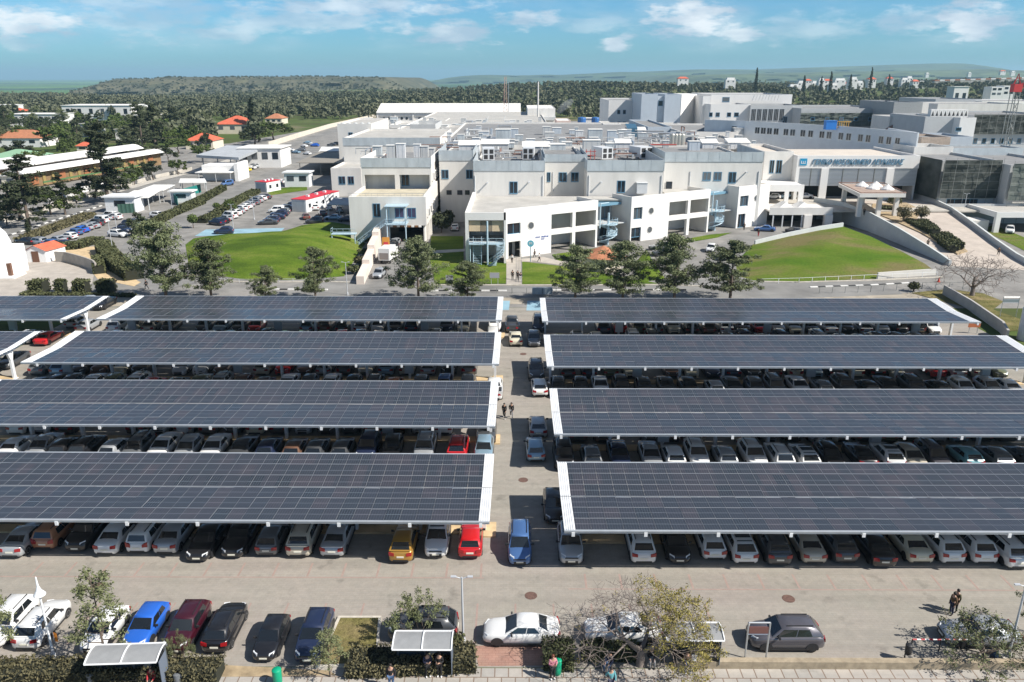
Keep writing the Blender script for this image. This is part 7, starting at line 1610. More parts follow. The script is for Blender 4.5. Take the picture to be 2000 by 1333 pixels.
openshed('dark framed brown shade roof behind the left wing', (578, 625), (668, 700), 296, 318, 4.6, mat('brown_shade_roof', (0.25, 0.23, 0.2), .8), posts=M_scaff); openshed('white roofed shade behind the brown shade roof', (622, 628), (672, 672), 287, 297, 4.6, M_wroof, posts=M_scaff)
for (u0, v0, u1, v1, lb) in ((335, 392, 348, 402, 'teal net fence by the small shed, nearer piece'), (350, 388, 393, 376, 'teal net fence below the frame shelter'), (232, 418, 264, 416, 'dark green net fence before the container')):
    a, b_ = P(u0, v0), P(u1, v1); mb = MB(); dd = (b_ - a); k = 8
    for i in range(k + 1):
        for z in (0, 1.2, 2.4): q = a + dd * i / k; mb.v.append((q.x, q.y + .1 * (i % 2), z))
    for i in range(k):
        for j in range(2): mb.f.append((i*3+j, i*3+3+j, i*3+4+j, i*3+1+j)); mb.m.append(0)
    for i in range(0, k + 1, 2): q = a + dd * i / k; mb.tube([(q.x, q.y, 0), (q.x, q.y, 2.5)], .05, 4)
    tag(mb.build('net_fence', mat('teal_net', (0.01, 0.19, 0.17), .8) if 'teal' in lb else mat('green_dark_net', (0.03, 0.08, 0.06), .8)), lb, 'fence')
house('small white shed by the teal nets', 333, 374, 376, 396, 3, M_cab, M_wroof, flat=True, wins=1, name='shed', cat='shed')
def cabin(label, base, h, rm, L_, w_, ang, wins=3):
    root = thing('cabin', label, 'cabin', tuple(base), ang); mb = MB(); mb.box(-w_/2, w_/2, 0, L_, 0, h); mb.build('wall', M_cab, root, world=False); mb = MB(); mb.box(-w_/2 - .1, w_/2 + .1, -.1, L_ + .1, h, h + .15)
    mb.build('roof', rm, root, world=False)
    for k in range(wins): y = L_ * (k + .5) / wins; mb = MB(); mb.box(w_/2 + .003, w_/2 + .06, y - .5, y + .5, 1.1, 2.1); mb.build('window', M_pane, root, world=False)
    mb = MB(); mb.box(-w_/2 + .3, w_/2 - .3, -.05, -.003, .1, h - .3); mb.build('end_panel', M_galvw, root, world=False)
    for k in range(3): mb = MB(); mb.box(-.5, .3, L_ * (.25 + .25 * k), L_ * (.25 + .25 * k) + .7, h + .15, h + .6); mb.build('roof_box', M_cab, root, world=False)
cabin('long white cabin with a bright red roof by the lawn', P(585, 415), 3.2, M_redcab, 17, 4.2, R(-17), 5); cabin('small white cabin with a red roof by the middle lot', P(511, 376), 3.0, M_redcab, 6.5, 4.2, R(-22), 2)
house('white cabin with grey windows between the red roofed cabins', 556, 604, 339, 366, 5, M_cab, M_cab, flat=True, wins=2, name='cabin', cat='cabin')
# church and its shed
ch = thing('church', 'white domed church cut by the left edge', 'church', tuple(P(-10, 548))); c = P(-12, 545); Yc = c.y
M_chw = mat('church_white', (0.80, 0.80, 0.79), .8, var=.03, scale=.3); mb = MB(); r = 4.0; mb.lathe((c.x - 3.0, c.y + 4, 0), [(r, 0), (r, 4.6), (r * .98, 5.4), (r * .86, 7.0), (r * .62, 8.2), (r * .3, 8.9), (.05, 9.1)], 28); mb.build('dome', M_chw, ch, True)
mb = MB(); q = P(14, 541); mb.lathe((q.x - .6, q.y + 1.5, 0), [(2.4, 0), (2.4, 3.4), (2.2, 3.9), (1.4, 4.6), (.1, 4.9)], 20); mb.box(q.x - 2.6, q.x + .9, q.y + 2.6, q.y + 5, 0, 4.9); mb.build('apse', M_chw, ch, True); mb = MB(); mb.box(q.x - 3.1, q.x + 2.2, q.y - 1.6, q.y + 2, 0, .3); mb.build('step', M_chw, ch)
for dx, dy in ((-1.3, -.78), (1.35, -.2)): mb = MB(); mb.box(q.x - .6 + dx - .5, q.x - .6 + dx + .5, q.y + dy - .35, q.y + dy + .5, .1, 2.5); mb.build('door', mat('church_door', (0.16, 0.08, 0.05), .7), ch)
mb = MB(); mb.lathe((q.x - .2, q.y - .95, 3.2), [(.12, 0), (.2, .2), (.12, .5), (.02, .6)], 8); mb.build('lantern', M_dark, ch)
sh = thing('shed', 'small white shed with a red tiled roof and brown door by the church', 'shed', tuple(P(80, 512))); a = P(53, 513); b_ = P(92, 513); mb = MB(); x0, x1 = a.x, b_.x; y0 = a.y; xm_ = (x0 + x1) / 2; dp = 4.4
mb.add([(x0, y0, 0), (x1, y0, 0), (x1, y0, 2.3), (xm_, y0, 3.2), (x0, y0, 2.3), (x0 + .9, y0 + dp, 0), (x1 + 1.3, y0 + dp, 0), (x1 + 1.3, y0 + dp, 2.3), (xm_ + 1.1, y0 + dp, 3.2), (x0 + .9, y0 + dp, 2.3)], [(0, 1, 2, 3, 4), (6, 5, 9, 8, 7), (1, 6, 7, 2), (5, 0, 4, 9)]); mb.build('wall', M_chw, sh)
mb = MB(); mb.add([(x0 - .3, y0 - .3, 2.2), (xm_, y0 - .3, 3.3), (x1 + .3, y0 - .3, 2.2), (x0 + .6, y0 + dp + .3, 2.2), (xm_ + 1.1, y0 + dp + .3, 3.3), (x1 + 1.6, y0 + dp + .3, 2.2)], [(0, 1, 4, 3), (1, 2, 5, 4)]); mb.build('roof', M_redroof, sh); mb = MB(); mb.box(xm_ - .75, xm_ + .55, y0 - .06, y0 - .003, 0, 2.1); mb.build('door', mat('church_door', (0, 0, 0)), sh)
def wall_line(label, pts, h, m, t=.3, name='boundary_wall', cat='wall'):
    mb = MB()
    for a, b_ in zip(pts, pts[1:]):
        d_ = Vector((b_[0] - a[0], b_[1] - a[1])); n_ = Vector((-d_.y, d_.x)).normalized() * t / 2; mb.prism([(a[0] - n_.x, a[1] - n_.y), (b_[0] - n_.x, b_[1] - n_.y), (b_[0] + n_.x, b_[1] + n_.y), (a[0] + n_.x, a[1] + n_.y)], 0, h)
    return tag(mb.build(name, m), label, cat)
wall_line('curved grey stone wall round the church court', [pp(110, 512), pp(130, 513), pp(150, 518), pp(170, 524), pp(185, 530), pp(190, 536)], 2.0, mat('grey_stone_wall', (0.36, 0.33, 0.29), .9, var=.15, scale=.8))
wall_line('low pale wall along the far side of the main road', [pp(-60, 458), pp(0, 437), pp(100, 407), pp(210, 375), pp(300, 350), pp(375, 333)], 1.2, M_conc)
wall_line('pale wall along the road towards the long white hall', [pp(525, 288), pp(580, 270), pp(645, 250), pp(705, 236), pp(735, 229)], 2.6, mat('pale_road_wall', (0.62, 0.56, 0.47), .85, var=.08, scale=.3))
a, b_ = P(708, 556), P(753, 455); mb = MB()
for k in range(5): q0 = a.lerp(b_, k / 5); q1 = a.lerp(b_, (k + 1) / 5); mb.prism([(q0.x - 1.0, q0.y), (q0.x + .3, q0.y), (q1.x + .3, q1.y), (q1.x - 1.0, q1.y)], 0, 1.4 + .75 * k)
tag(mb.build('ramp_wall', mat('pink_white_plaster', (0.72, 0.63, 0.56), .85, var=.05, scale=.4)), 'stepped pinkish white wall beside the underpass ramp', 'wall')
q = P(754, 478, 3); mb = MB(); mb.box(q.x - .7, q.x + .7, q.y - .06, q.y, 2.4, 4.4); sg = tag(mb.build('warning_sign', mat('sign_orange', (0.6, 0.26, 0.04), .6)), 'orange yellow square warning sign on the ramp wall', 'sign'); mb = MB(); mb.box(q.x - .45, q.x + .45, q.y - .08, q.y - .065, 2.7, 3.5); mb.build('red_field', mat('sign_red', (0.5, 0.04, 0.05), .6), sg); mb = MB(); mb.tube([(q.x, q.y + .05, 0), (q.x, q.y + .05, 2.4)], .07, 5); mb.build('post', M_steelp, sg)
wall_line('low pale wall at the front right of the lawn', [pp(1713, 545), pp(1826, 537)], 1.1, mat('pale_low_wall', (0.56, 0.54, 0.5), .85, var=.06, scale=.5))
wall_line('grey retaining wall beside the end of the rear right canopy', [pp(1842, 576), pp(1893, 606), pp(1955, 650), pp(1965, 668)], 1.6, mat('retaining_grey', (0.40, 0.38, 0.36), .9, var=.12, scale=.5))
wall_line('white boundary wall before the school', [pp(95, 398), pp(160, 378), pp(230, 352)], 1.8, M_whouse)
# round kiosk
kz = thing('kiosk', 'small kiosk with an eight sided terracotta roof among the pines', 'kiosk', tuple(P(1177, 525))); c = P(1177, 525); mb = MB(); n = 8
for k in range(n): a0_, a1_ = 2*math.pi*k/n + .39, 2*math.pi*(k+1)/n + .39; mb.add([(c.x + 4.3*math.cos(a0_), c.y + 4.3*math.sin(a0_), 2.5), (c.x + 4.3*math.cos(a1_), c.y + 4.3*math.sin(a1_), 2.5), (c.x, c.y, 4.25)], [(0, 1, 2)])
mb.build('roof', M_terra, kz); mb = MB(); mb.lathe((c.x, c.y, 0), [(3.2, 0), (3.2, 2.55)], 8); mb.build('wall', M_cream, kz)
# ================================================================== scattered trees on the left, far houses, forest
SC = [('ragged',1,58,446,300,110,'tall dark ragged conifer by the main road at left'),('lot',2,38,432,345,95,'dark bushy tree in front of the school, left of the tall ragged conifer'),('lot',3,100,420,345,85,'dark bushy tree right of the tall ragged conifer'),('lot',4,14,442,385,50,'dark tree at the left edge by the main road'),('ragged',5,212,396,240,96,'big dark conifer rising over the middle of the school roofs'),('lot',6,186,388,335,80,'broad dark tree below the school front'),('lot',2,228,378,330,44,'round dark tree right of the big conifer'),('lot',7,262,362,312,40,'green tree at the right end of the school'),('ragged',1,281,302,198,58,'tall dark conifer behind the school'),('ragged',2,306,298,200,60,'tall dark conifer, right neighbour of the one behind the school'),
      ('lot',1,112,296,232,66,'wide green tree left of the grey kiosk'),('lot',3,132,310,255,52,'green tree before the grey kiosk'),('lot',5,226,268,220,52,'round tree in front of the long white building, right'),('lot',4,150,262,222,40,'round tree in front of the long white building, left'),('lot',6,40,316,268,62,'dark low tree by the orange roof at left'),('ragged',3,14,262,205,38,'dark tree at the left edge above the orange roof'),('lot',2,404,300,252,36,'tree with a clear trunk right of the red roofed bungalow'),('cypress',1,496,262,190,20,'narrow dark cypress by the big red roof'),('lot',7,505,278,236,48,'green tree right of the big red roof'),('lot',4,498,284,232,62,'green bushy tree by the road wall'),('lot',5,535,274,230,75,'broad green tree left of the road wall'),('lot',3,348,342,300,44,'tree by the gatehouse, left'),('lot',6,300,352,308,44,'small tree by the far pale wall'),('lot',1,396,318,272,50,'tree behind the gatehouse roof'),('lot',2,276,462,408,46,'round tree in the left car park'),('lot',3,452,420,378,36,'round tree by the middle lot'),('topiary',1,378,446,418,20,'clipped ball tree by the car park gate'),('topiary',2,424,414,396,14,'small clipped ball tree by the middle lot'),('lot',5,318,275,222,50,'green tree right of the tall conifer pair'),('lot',6,345,262,200,54,'green tree far behind the bungalow'),('lot',1,350,300,262,52,'tree among the parked cars beyond the school'),('lot',7,385,285,240,44,'tree left of the big red roof'),('lot',4,330,318,280,40,'low tree beside the far grey yard'),('lot',6,20,425,372,60,'dark tree at the far left before the yellow hut'),('lot',3,150,398,352,64,'dark tree between the broad dark tree and the tall ragged conifer'),('lot',5,245,372,326,50,'dark tree under the right part of the school'),('lot',2,288,350,312,44,'green tree past the end of the school'),('ragged',4,128,420,338,56,'thin dark conifer before the school middle'),('lot',1,70,330,285,56,'green tree behind the school roofs, left'),('lot',6,255,318,262,60,'wide green tree behind the school roofs, right'),('cypress',2,57,460,430,12,'thin palm like stub by the main road')]
for k, s, u, vb, vt, w_, lb in SC: tree_px('tree' if k not in ('conifer', 'ragged', 'cypress') else 'conifer_tree', lb, u, vt, w_, k, s, vb=vb, group='trees left of the hospital', cmat=None if k != 'lot' else (M_pine2, M_broad)[s % 2])
rt = random.Random(77); cnt = 0
for i in range(260):
    u = rt.uniform(-20, 730); Y = rt.uniform(390, 640); v = 666.5 + F * math.tan(math.atan2(H, Y) - PITCH)
    x = XU(u, Y)
    if (408 < u < 496 and 225 < v < 300) or (120 < u < 262 and 205 < v < 245) or (u > 500 and v > 236) or (u < 120 and 205 < v < 250 and rt.random() < .6) or (u > 640 and v > 222): continue
    hh = rt.uniform(7, 13); kind = rt.choice(('lot', 'lot', 'ragged', 'pine')); s = rt.randint(1, 5)
    tree('tree', 'one of the scattered green trees between the houses and the far wood', (x, Y, 0), hh, hh * rt.uniform(.6, .9), kind, s, group='scattered trees toward the wood', cmat=M_pine2 if kind == 'lot' and s % 2 else None); cnt += 1
def far_houses():
    rh = random.Random(9); L_ = []
    for i, (u, v) in enumerate(((1567,158),(1580,156),(1592,160),(1606,154),(1618,157),(1630,162),(1642,155),(1655,163),(1668,153),(1680,158),(1705,152),(1768,155),(1778,150),(1790,157),(1802,160),(1812,143),(1740,150),(1552,164),(1895,142),(1960,138),(1980,140),(1428,152),(1335,150))):
        Y = rh.uniform(1100, 1400) if v > 146 else 2600; p = PY(u, v, Y); w_ = rh.uniform(9, 17); root = thing('house', 'small white house in the far hillside suburb, %s from the left' % nth(sorted(q[0] for q in ((1567,),(1580,),(1592,),(1606,),(1618,),(1630,),(1642,),(1655,),(1668,),(1680,),(1705,),(1768,),(1778,),(1790,),(1802,),(1812,),(1740,),(1552,),(1895,),(1960,),(1980,),(1428,),(1335,))).index(u)), 'house', (p.x, p.y, p.z - 8), 0, 'far white houses')
        hgt = rh.uniform(5, 8); mb = MB(); mb.box(p.x - w_/2, p.x + w_/2, p.y, p.y + 10, p.z - 14, p.z - 8 + hgt); mb.build('wall', M_whouse, root)
        mb = MB(); red = i % 3 == 1; z = p.z - 8 + hgt
        if red: mb.add([(p.x - w_/2 - .5, p.y - .5, z), (p.x + w_/2 + .5, p.y - .5, z), (p.x + w_/2 + .5, p.y + 10.5, z), (p.x - w_/2 - .5, p.y + 10.5, z), (p.x - w_/4, p.y + 5, z + 2.6), (p.x + w_/4, p.y + 5, z + 2.6)], [(0,1,5,4),(2,3,4,5),(1,2,5),(3,0,4)])
        else: mb.box(p.x - w_/2 + 2, p.x + w_/2 - 1, p.y + 2, p.y + 9, z, z + 2.5)
        mb.build('roof', M_redroof if red else M_whouse, root)
        for k in range(2): mb = MB(); x = p.x - w_/4 + k * w_/2; mb.box(x - 1, x + 1, p.y - .1, p.y - .01, z - 3.4, z - 1.6); mb.build('window', M_pane, root)
far_houses()
rowh = random.Random(4)
for i in range(19):
    u = 1830 + i * 10; p = PY(u, 160 - i * .3, 1500); root = thing('row_house', 'one of a long row of identical pale houses on the far right slope', 'house', (p.x, p.y, p.z - 7), 0, 'far row houses'); mb = MB(); mb.box(p.x - 4.2, p.x + 4.2, p.y, p.y + 9, p.z - 14, p.z + 1); mb.build('wall', mat('row_house_wall', (0.45, 0.43, 0.38), .85), root); mb = MB(); mb.box(p.x - 4.4, p.x + 4.4, p.y - .3, p.y + 9.3, p.z + 1, p.z + 3.2); mb.build('roof', M_wroof if i % 2 else M_terra, root)
for u, vt, vb, lb in ((1935, 170, 188, 'white modern villa block at the right above the hospital'), (1958, 168, 186, 'white modern villa right of its twin')):
    p = P(u, vb); Y = 700; x = XU(u, Y); root = thing('house', lb, 'house', (x, Y, 0)); z0, z1 = ZV(vb, Y), ZV(vt, Y); mb = MB(); mb.box(x - 5, x + 5, Y, Y + 12, z0 - 12, z1); mb.build('wall', M_whouse, root)
    for k in range(2):
        for j in range(2): mb = MB(); mb.box(x - 4 + k * 4.5, x - 1 + k * 4.5, Y - .1, Y - .01, z0 + 1 + j * (z1 - z0) / 2, z0 + 1 + j * (z1 - z0) / 2 + 1.8); mb.build('window', M_pane, root)
house('pale villa with a flat lawn at right beyond the hospital', 1852, 1880, 170, 186, 12, M_whouse, M_wroof, flat=True, wins=2, Y=700)
# tower crane at the right
cr_ = thing('tower_crane', 'red headed tower crane with a lattice mast at the right edge', 'crane', (XU(1968, 240, 20), 240, 0)); x = XU(1968, 240, 20); zt = ZV(180, 240); mb = MB()
for dx, dy in ((-.9, -.9), (.9, -.9), (.9, .9), (-.9, .9)): mb.tube([(x + dx, 240 + dy, 0), (x + dx, 240 + dy, zt)], .12, 4)
k = 0; z = 0
while z < zt - 2: s = 1 if k % 2 else -1; mb.tube([(x - .9 * s, 239.1, z), (x + .9 * s, 239.1, z + 2)], .08, 4); mb.tube([(x + .9, 240 - .9 * s, z), (x + .9, 240 + .9 * s, z + 2)], .08, 4); z += 2; k += 1
mb.build('mast', M_scaff, cr_); mb = MB(); mb.box(x - 1.2, x + 1.2, 239, 241, zt, zt + 2.2); mb.tube([(x - 1, 240, zt + 2), (x, 240, zt + 5), (x + 1, 240, zt + 2)], .2, 4); mb.build('head', mat('crane_red', (0.5, 0.04, 0.04), .5), cr_); mb = MB()
for dz in (0, 1.2): mb.tube([(x + 1.2, 240, zt + 1.2 + dz), (x + 40, 236, zt + 1.2 + dz)], .13, 4)
for k in range(24): mb.tube([(x + 1.2 + k * 1.6, 240 - k * .16, zt + 1.2 + 1.2 * (k % 2)), (x + 2.8 + k * 1.6, 240 - (k+1) * .16, zt + 2.4 - 1.2 * (k % 2))], .07, 3)
mb.build('jib', mat('crane_red', (0, 0, 0)), cr_)
# forest: one far mass
def forest(name, label, n, fx, fy, seed, hmin, hmax, m, test=None, per=98):
    rs = np.random.default_rng(seed); protos = []
    for k in range(6):
        c = []; r = []
        for j in range(6): an = rs.random() * 6.28; q = rs.random() * .26; c.append((q * math.cos(an), q * math.sin(an), .38 + .42 * rs.random())); r.append(.17 + .13 * rs.random())
        c.append((0, 0, .82)); r.append(.14); protos.append(cards(rs, np.array(c), np.array(r), per // 7, .105, .95, .7))
    V = []
    while len(V) < n:
        y = fy(rs); x = fx(rs, y)
        if test and not test(x, y): continue
        h = rs.uniform(hmin, hmax); w_ = h * rs.uniform(.75, 1.25); a = rs.random() * 6.28; p = protos[rs.integers(6)]; ca, sa = math.cos(a), math.sin(a)
        q = np.stack([(p[:, 0]*ca - p[:, 1]*sa) * w_ + x, (p[:, 0]*sa + p[:, 1]*ca) * w_ + y, p[:, 2] * h + th(x, y) - h * .12], 1); V.append(q)
    o = link(name, quadmesh(name, np.concatenate(V), m)); tag(o, label, kind='stuff'); return o
M_for = leaf_mat('forest_leaves', (0.065, 0.078, 0.045), (0.16, 0.165, 0.10), 0, .012); M_for2 = leaf_mat('forest_olive', (0.060, 0.078, 0.034), (0.155, 0.16, 0.075), 0, .03)
def tst(x, y):
    u = 1008 + x / (y * .9475 + 10) * F
    if y < 670 and -128 < x < 50: return False
    if y < 720 and u > 1480: return False
    if y < 560 and x > -30: return False
    v = 666.5 + F * math.tan(math.atan2(H, y) - PITCH)
    if y < 640 and ((414 < u < 492 and v > 222) or (512 < u < 555 and v > 218) or (115 < u < 262 and v > 205) or u < 115 or (u > 540 and v > 236) or (u > 640 and v > 226)): return False
    if 1040 < y < 1330 and 1545 < u < 1830 and rt.random() < .7: return False
    return True
forest('forest', 'wide dark green wood stretching behind the hospital', 6400, lambda rs, y: rs.uniform(-.82, .80) * (y + 40), lambda rs: 420 + 1350 * rs.random() ** 1.15, 4, 7, 13, M_for, tst)
forest('forest', 'paler olive scrub mixed through the wood and on the mesa foot', 1800, lambda rs, y: rs.uniform(-.80, .80) * (y + 40), lambda rs: 600 + 1600 * rs.random(), 5, 4, 9, M_for2, tst, 70)
rs = np.random.default_rng(8); V = []; bv, k_ = RIDGE['mesa_hill0']; bush = cards(rs, np.array([(0, 0, .4), (.3, .1, .35), (-.3, 0, .3)]), np.array([.4, .35, .35]), 9, .22, .9, .7); nb = len(bv) // k_
while len(V) < 1900:
    i = rs.integers(1, nb - 1); j = min(k_ - 3, int((k_ - 2) * rs.random() ** 1.0)); t_ = rs.random(); a = np.array(bv[i * k_ + j]); c = np.array(bv[(i + 1) * k_ + min(k_ - 3, j + 1)]); p_ = a + (c - a) * t_
    if j > 8 and j < 14 and rs.random() < .75: continue
    s_ = rs.uniform(3, 6.5) * (1.1 if j < 8 else .8); V.append(bush * np.array([s_ * 1.2, s_ * 1.2, s_]) + p_)
tag(link('scrub', quadmesh('scrub', np.concatenate(V), M_for)), 'scrub and small trees covering the long mesa hill', kind='stuff')
for u, vt in ((1472, 133), (1565, 148), (1616, 140), (1654, 146), (1693, 132), (1728, 146), (1598, 150)):
    Y = 1080; tree('conifer_tree', 'lone dark cypress standing above the far wood, %s from the left' % nth([1472, 1565, 1598, 1616, 1654, 1693, 1728].index(u)), (XU(u, Y), Y, th(XU(u, Y), Y)), max(8, ZV(vt, Y) - th(XU(u, Y), Y)), 5, 'cypress', 2, group='far cypresses')
# smoke from the boiler
mb = MB(); rs_ = random.Random(2)
sm = bpy.data.materials.new('smoke_puff'); sm.use_nodes = True; nt = sm.node_tree; nt.nodes.remove(nt.nodes['Principled BSDF']); pv = nt.nodes.new('ShaderNodeVolumePrincipled'); pv.inputs['Color'].default_value = (.9, .93, .96, 1); pv.inputs['Density'].default_value = .045; nt.links.new(pv.outputs[0], nt.nodes['Material Output'].inputs['Volume'])
c = PY(1097, 213, 560); mb.lathe((c.x - 4, c.y, c.z - 5), [(.2, 0), (2.0, 2), (3.4, 5), (4.2, 8), (3, 10.5), (.2, 12)], 14); mb.v = [(x_ + (z_ - c.z + 5) * .9, y_, z_) for x_, y_, z_ in mb.v]
tag(mb.build('smoke', sm, smooth=True, angle=180), 'pale puff of smoke drifting right from the boiler house', 'smoke', kind='stuff')
# ================================================================== people
def skin_mesh(name, V, E, Rr, root=0, sub=1):
    me = bpy.data.meshes.new('sk'); me.from_pydata(V, E, []); o = bpy.data.objects.new('sk', me); col.objects.link(o)
    md = o.modifiers.new('s', 'SKIN'); md.use_smooth_shade = True
    if not me.skin_vertices: me.skin_vertices.new()
    sv = me.skin_vertices[0].data
    for i, r in enumerate(Rr): sv[i].radius = (r, r); sv[i].use_root = (i == root)
    s = o.modifiers.new('u', 'SUBSURF'); s.levels = sub; s.render_levels = sub
    dg = bpy.context.evaluated_depsgraph_get(); dg.update(); r = bpy.data.meshes.new_from_object(o.evaluated_get(dg)); r.name = name
    bpy.data.objects.remove(o); r.materials.clear(); r.polygons.foreach_set('use_smooth', [True] * len(r.polygons)); return r
def figure(pose):
    P_ = {'pelvis': (0, 0, .93), 'waist': (0, .0, 1.10), 'chest': (0, .01, 1.32), 'neck': (0, .02, 1.47), 'head': (0, .035, 1.585), 'crown': (0, .03, 1.67)}
    Lg = {'stand': ((.02, .50), (-.01, .08), (.02, .50), (-.01, .08)), 'walk': ((.20, .52), (.20, .09), (-.06, .50), (-.34, .14))}
    V = []; E = []; Rr = []; ix = {}
    def add(k, p, r, par=None):
        ix[k] = len(V); V.append(p); Rr.append(r)
        if par: E.append((ix[par], ix[k]))
    sit = pose == 'sit'; dz = -.45 if sit else 0
    def q(p, dy=0): return (p[0], p[1] + dy, p[2] + dz)
    add('pelvis', q(P_['pelvis']), .135); add('waist', q(P_['waist']), .115, 'pelvis'); add('chest', q(P_['chest']), .15, 'waist'); add('neck', q(P_['neck']), .055, 'chest'); add('head', q(P_['head']), .085, 'neck'); add('crown', q(P_['crown']), .078, 'head'); add('nose', q((0, .14, 1.585)), .014, 'head')
    arms = {'stand': ((.24, -.02, 1.13), (.23, .06, .88)), 'walk': ((.23, .10, 1.14), (.20, .24, .94)), 'hold': ((.24, .03, 1.14), (.10, .26, 1.20)), 'sit': ((.22, .10, 1.14), (.14, .32, 1.02))}[pose if pose != 'hold' else 'hold']
    for s, sd in ((-1, 'l'), (1, 'r')):
        e, w_ = arms
        if pose == 'walk' and s > 0: e, w_ = (.24, -.14, 1.15), (.24, -.2, .92)
        add('sh' + sd, q((s*.175, .0, 1.40)), .062, 'chest'); add('el' + sd, q((s*e[0], e[1], e[2])), .044, 'sh' + sd); add('wr' + sd, q((s*w_[0], w_[1], w_[2])), .028, 'el' + sd)
        d = (Vector(w_) - Vector(e)).normalized(); pm = Vector(w_) + d * .075; add('pa' + sd, q((s*pm.x, pm.y, pm.z)), .031, 'wr' + sd)
        side = Vector((0, 1, 0)).cross(d).normalized() if abs(d.y) < .8 else Vector((1, 0, 0)); fw = d.cross(side).normalized()
        for k, (o_, l_) in enumerate(((-.028, .062), (-.010, .075), (.009, .070), (.026, .055))):
            b1 = pm + fw * o_ + d * .045; b2 = b1 + d * l_ * .6 + side * .008; b3 = b2 + d * l_ * .4 + side * .02
            add('f%s%d' % (sd, k), q((s*b1.x, b1.y, b1.z)), .0095, 'pa' + sd); add('g%s%d' % (sd, k), q((s*b2.x, b2.y, b2.z)), .0085, 'f%s%d' % (sd, k)); add('h%s%d' % (sd, k), q((s*b3.x, b3.y, b3.z)), .007, 'g%s%d' % (sd, k))
        t1 = pm - fw * .045 + d * .005; t2 = t1 + d * .04 - fw * .012; add('t' + sd, q((s*t1.x, t1.y, t1.z)), .0105, 'pa' + sd); add('u' + sd, q((s*t2.x, t2.y, t2.z)), .009, 't' + sd)
        if sit: hp, kn, an, to = (s*.10, .05, .92), (s*.13, .47, .93), (s*.13, .45, .53), (s*.13, .60, .49)
        else:
            L_ = Lg.get(pose, Lg['stand']); ky, kz, ay, az = (*L_[0], *L_[1]) if s < 0 else (*L_[2], *L_[3]); hp, kn, an, to = (s*.095, 0, .88), (s*.10, ky, kz), (s*.10, ay, az), (s*.11, ay + .15, max(.04, az - .045))
        add('hi' + sd, q(hp), .088, 'pelvis'); add('kn' + sd, q(kn), .058, 'hi' + sd); add('an' + sd, q(an), .038, 'kn' + sd); add('to' + sd, q(to), .036, 'an' + sd)
    body = skin_mesh('body', V, E, Rr)
    def sub(keys, grow_, edges, extra=0):
        m = {k: i for i, k in enumerate(keys)}; return skin_mesh('cloth', [V[ix[k]] for k in keys], [(m[a], m[b]) for a, b in edges], [Rr[ix[k]] + grow_ for k in keys])
    top = sub(['pelvis', 'waist', 'chest', 'shl', 'ell', 'wrl', 'shr', 'elr', 'wrr'], .017, [('pelvis', 'waist'), ('waist', 'chest'), ('chest', 'shl'), ('shl', 'ell'), ('ell', 'wrl'), ('chest', 'shr'), ('shr', 'elr'), ('elr', 'wrr')])
    tr = sub(['pelvis', 'hil', 'knl', 'anl', 'hir', 'knr', 'anr'], .014, [('pelvis', 'hil'), ('hil', 'knl'), ('knl', 'anl'), ('pelvis', 'hir'), ('hir', 'knr'), ('knr', 'anr')])
    shs = [sub(['an' + s, 'to' + s], .012, [('an' + s, 'to' + s)]) for s in 'lr']
    mb = MB(); h = V[ix['crown']]; mb.lathe((h[0], h[1] - .018, h[2] - .13), [(.075, 0), (.098, .05), (.102, .11), (.085, .17), (.05, .2), (.01, .212)], 12); hair = mb.mesh('hair', M_dark, True, 180)
    return dict(body=body, top=top, trousers=tr, shoes=shs, hair=hair)
_fg = {}
M_skin = mat('skin', (0.45, 0.27, 0.19), .6)
CL = {'black': (.012, .012, .014), 'navy': (.02, .025, .06), 'jeans': (.07, .12, .22), 'grey': (.2, .2, .21), 'white': (.7, .7, .7), 'red': (.4, .03, .04), 'brown': (.12, .07, .035), 'olive': (.1, .09, .05), 'blue': (.06, .2, .4), 'pink': (.5, .2, .25), 'teal': (.12, .33, .36)}
def person(label, p, rz, pose, top, tr, shoes='black', hair=(.015, .01, .008), s=1.0, z=None):
    if pose not in _fg: _fg[pose] = figure(pose)
    f = _fg[pose]; root = thing('person', label, 'person', tuple(p), R(rz)); root.scale = (s, s, s)
    def part(nm, me, m):
        o = link(nm, me, root, False)
        if not me.materials: me.materials.append(m)
        o.material_slots[0].link = 'OBJECT'; o.material_slots[0].material = m; return o
    part('body', f['body'], M_skin); part('top', f['top'], mat('cloth_' + top, CL[top], .85)); part('trousers', f['trousers'], mat('cloth_' + tr, CL[tr], .85)); part('hair', f['hair'], mat('hair_%d' % int(hair[0]*1000), hair, .6))
    for sh_ in f['shoes']: part('shoe', sh_, mat('cloth_' + shoes, CL[shoes], .7))
    return root
person('person in black walking up the aisle, left of the pair', P(985, 818), 170, 'walk', 'black', 'black', 'white')
person('person in black top and grey trousers walking in the aisle, right of the pair', P(999, 817), 175, 'walk', 'black', 'grey', 'white')
person('person in a dark jacket and jeans standing at the bottom edge by the shelter', P(765, 1345), 180, 'stand', 'black', 'jeans')
person('person in navy standing under the middle shelter holding something pale', P(836, 1322), 200, 'hold', 'navy', 'black', 'white')
person('person in black reading a phone at the right end of the middle shelter', P(859, 1322), 170, 'hold', 'black', 'black', 'white')
person('person in dark red sitting under the left shelter at the bottom', P(300, 1338), 180, 'sit', 'red', 'black')
person('person in a patterned pale top and black leggings by the green bin', P(1079, 1327), 200, 'hold', 'pink', 'black', 'white', hair=(.12, .03, .015))
person('person in jeans bending by the hedge in the tree shade', P(1190, 1306), 150, 'sit', 'navy', 'jeans')
person('person in a striped blue jacket walking at the bottom edge', P(1192, 1352), 190, 'walk', 'teal', 'navy')
person('person in brown and jeans sitting on the bench of the right shelter', P(1340, 1305), 180, 'sit', 'brown', 'jeans', 'white')
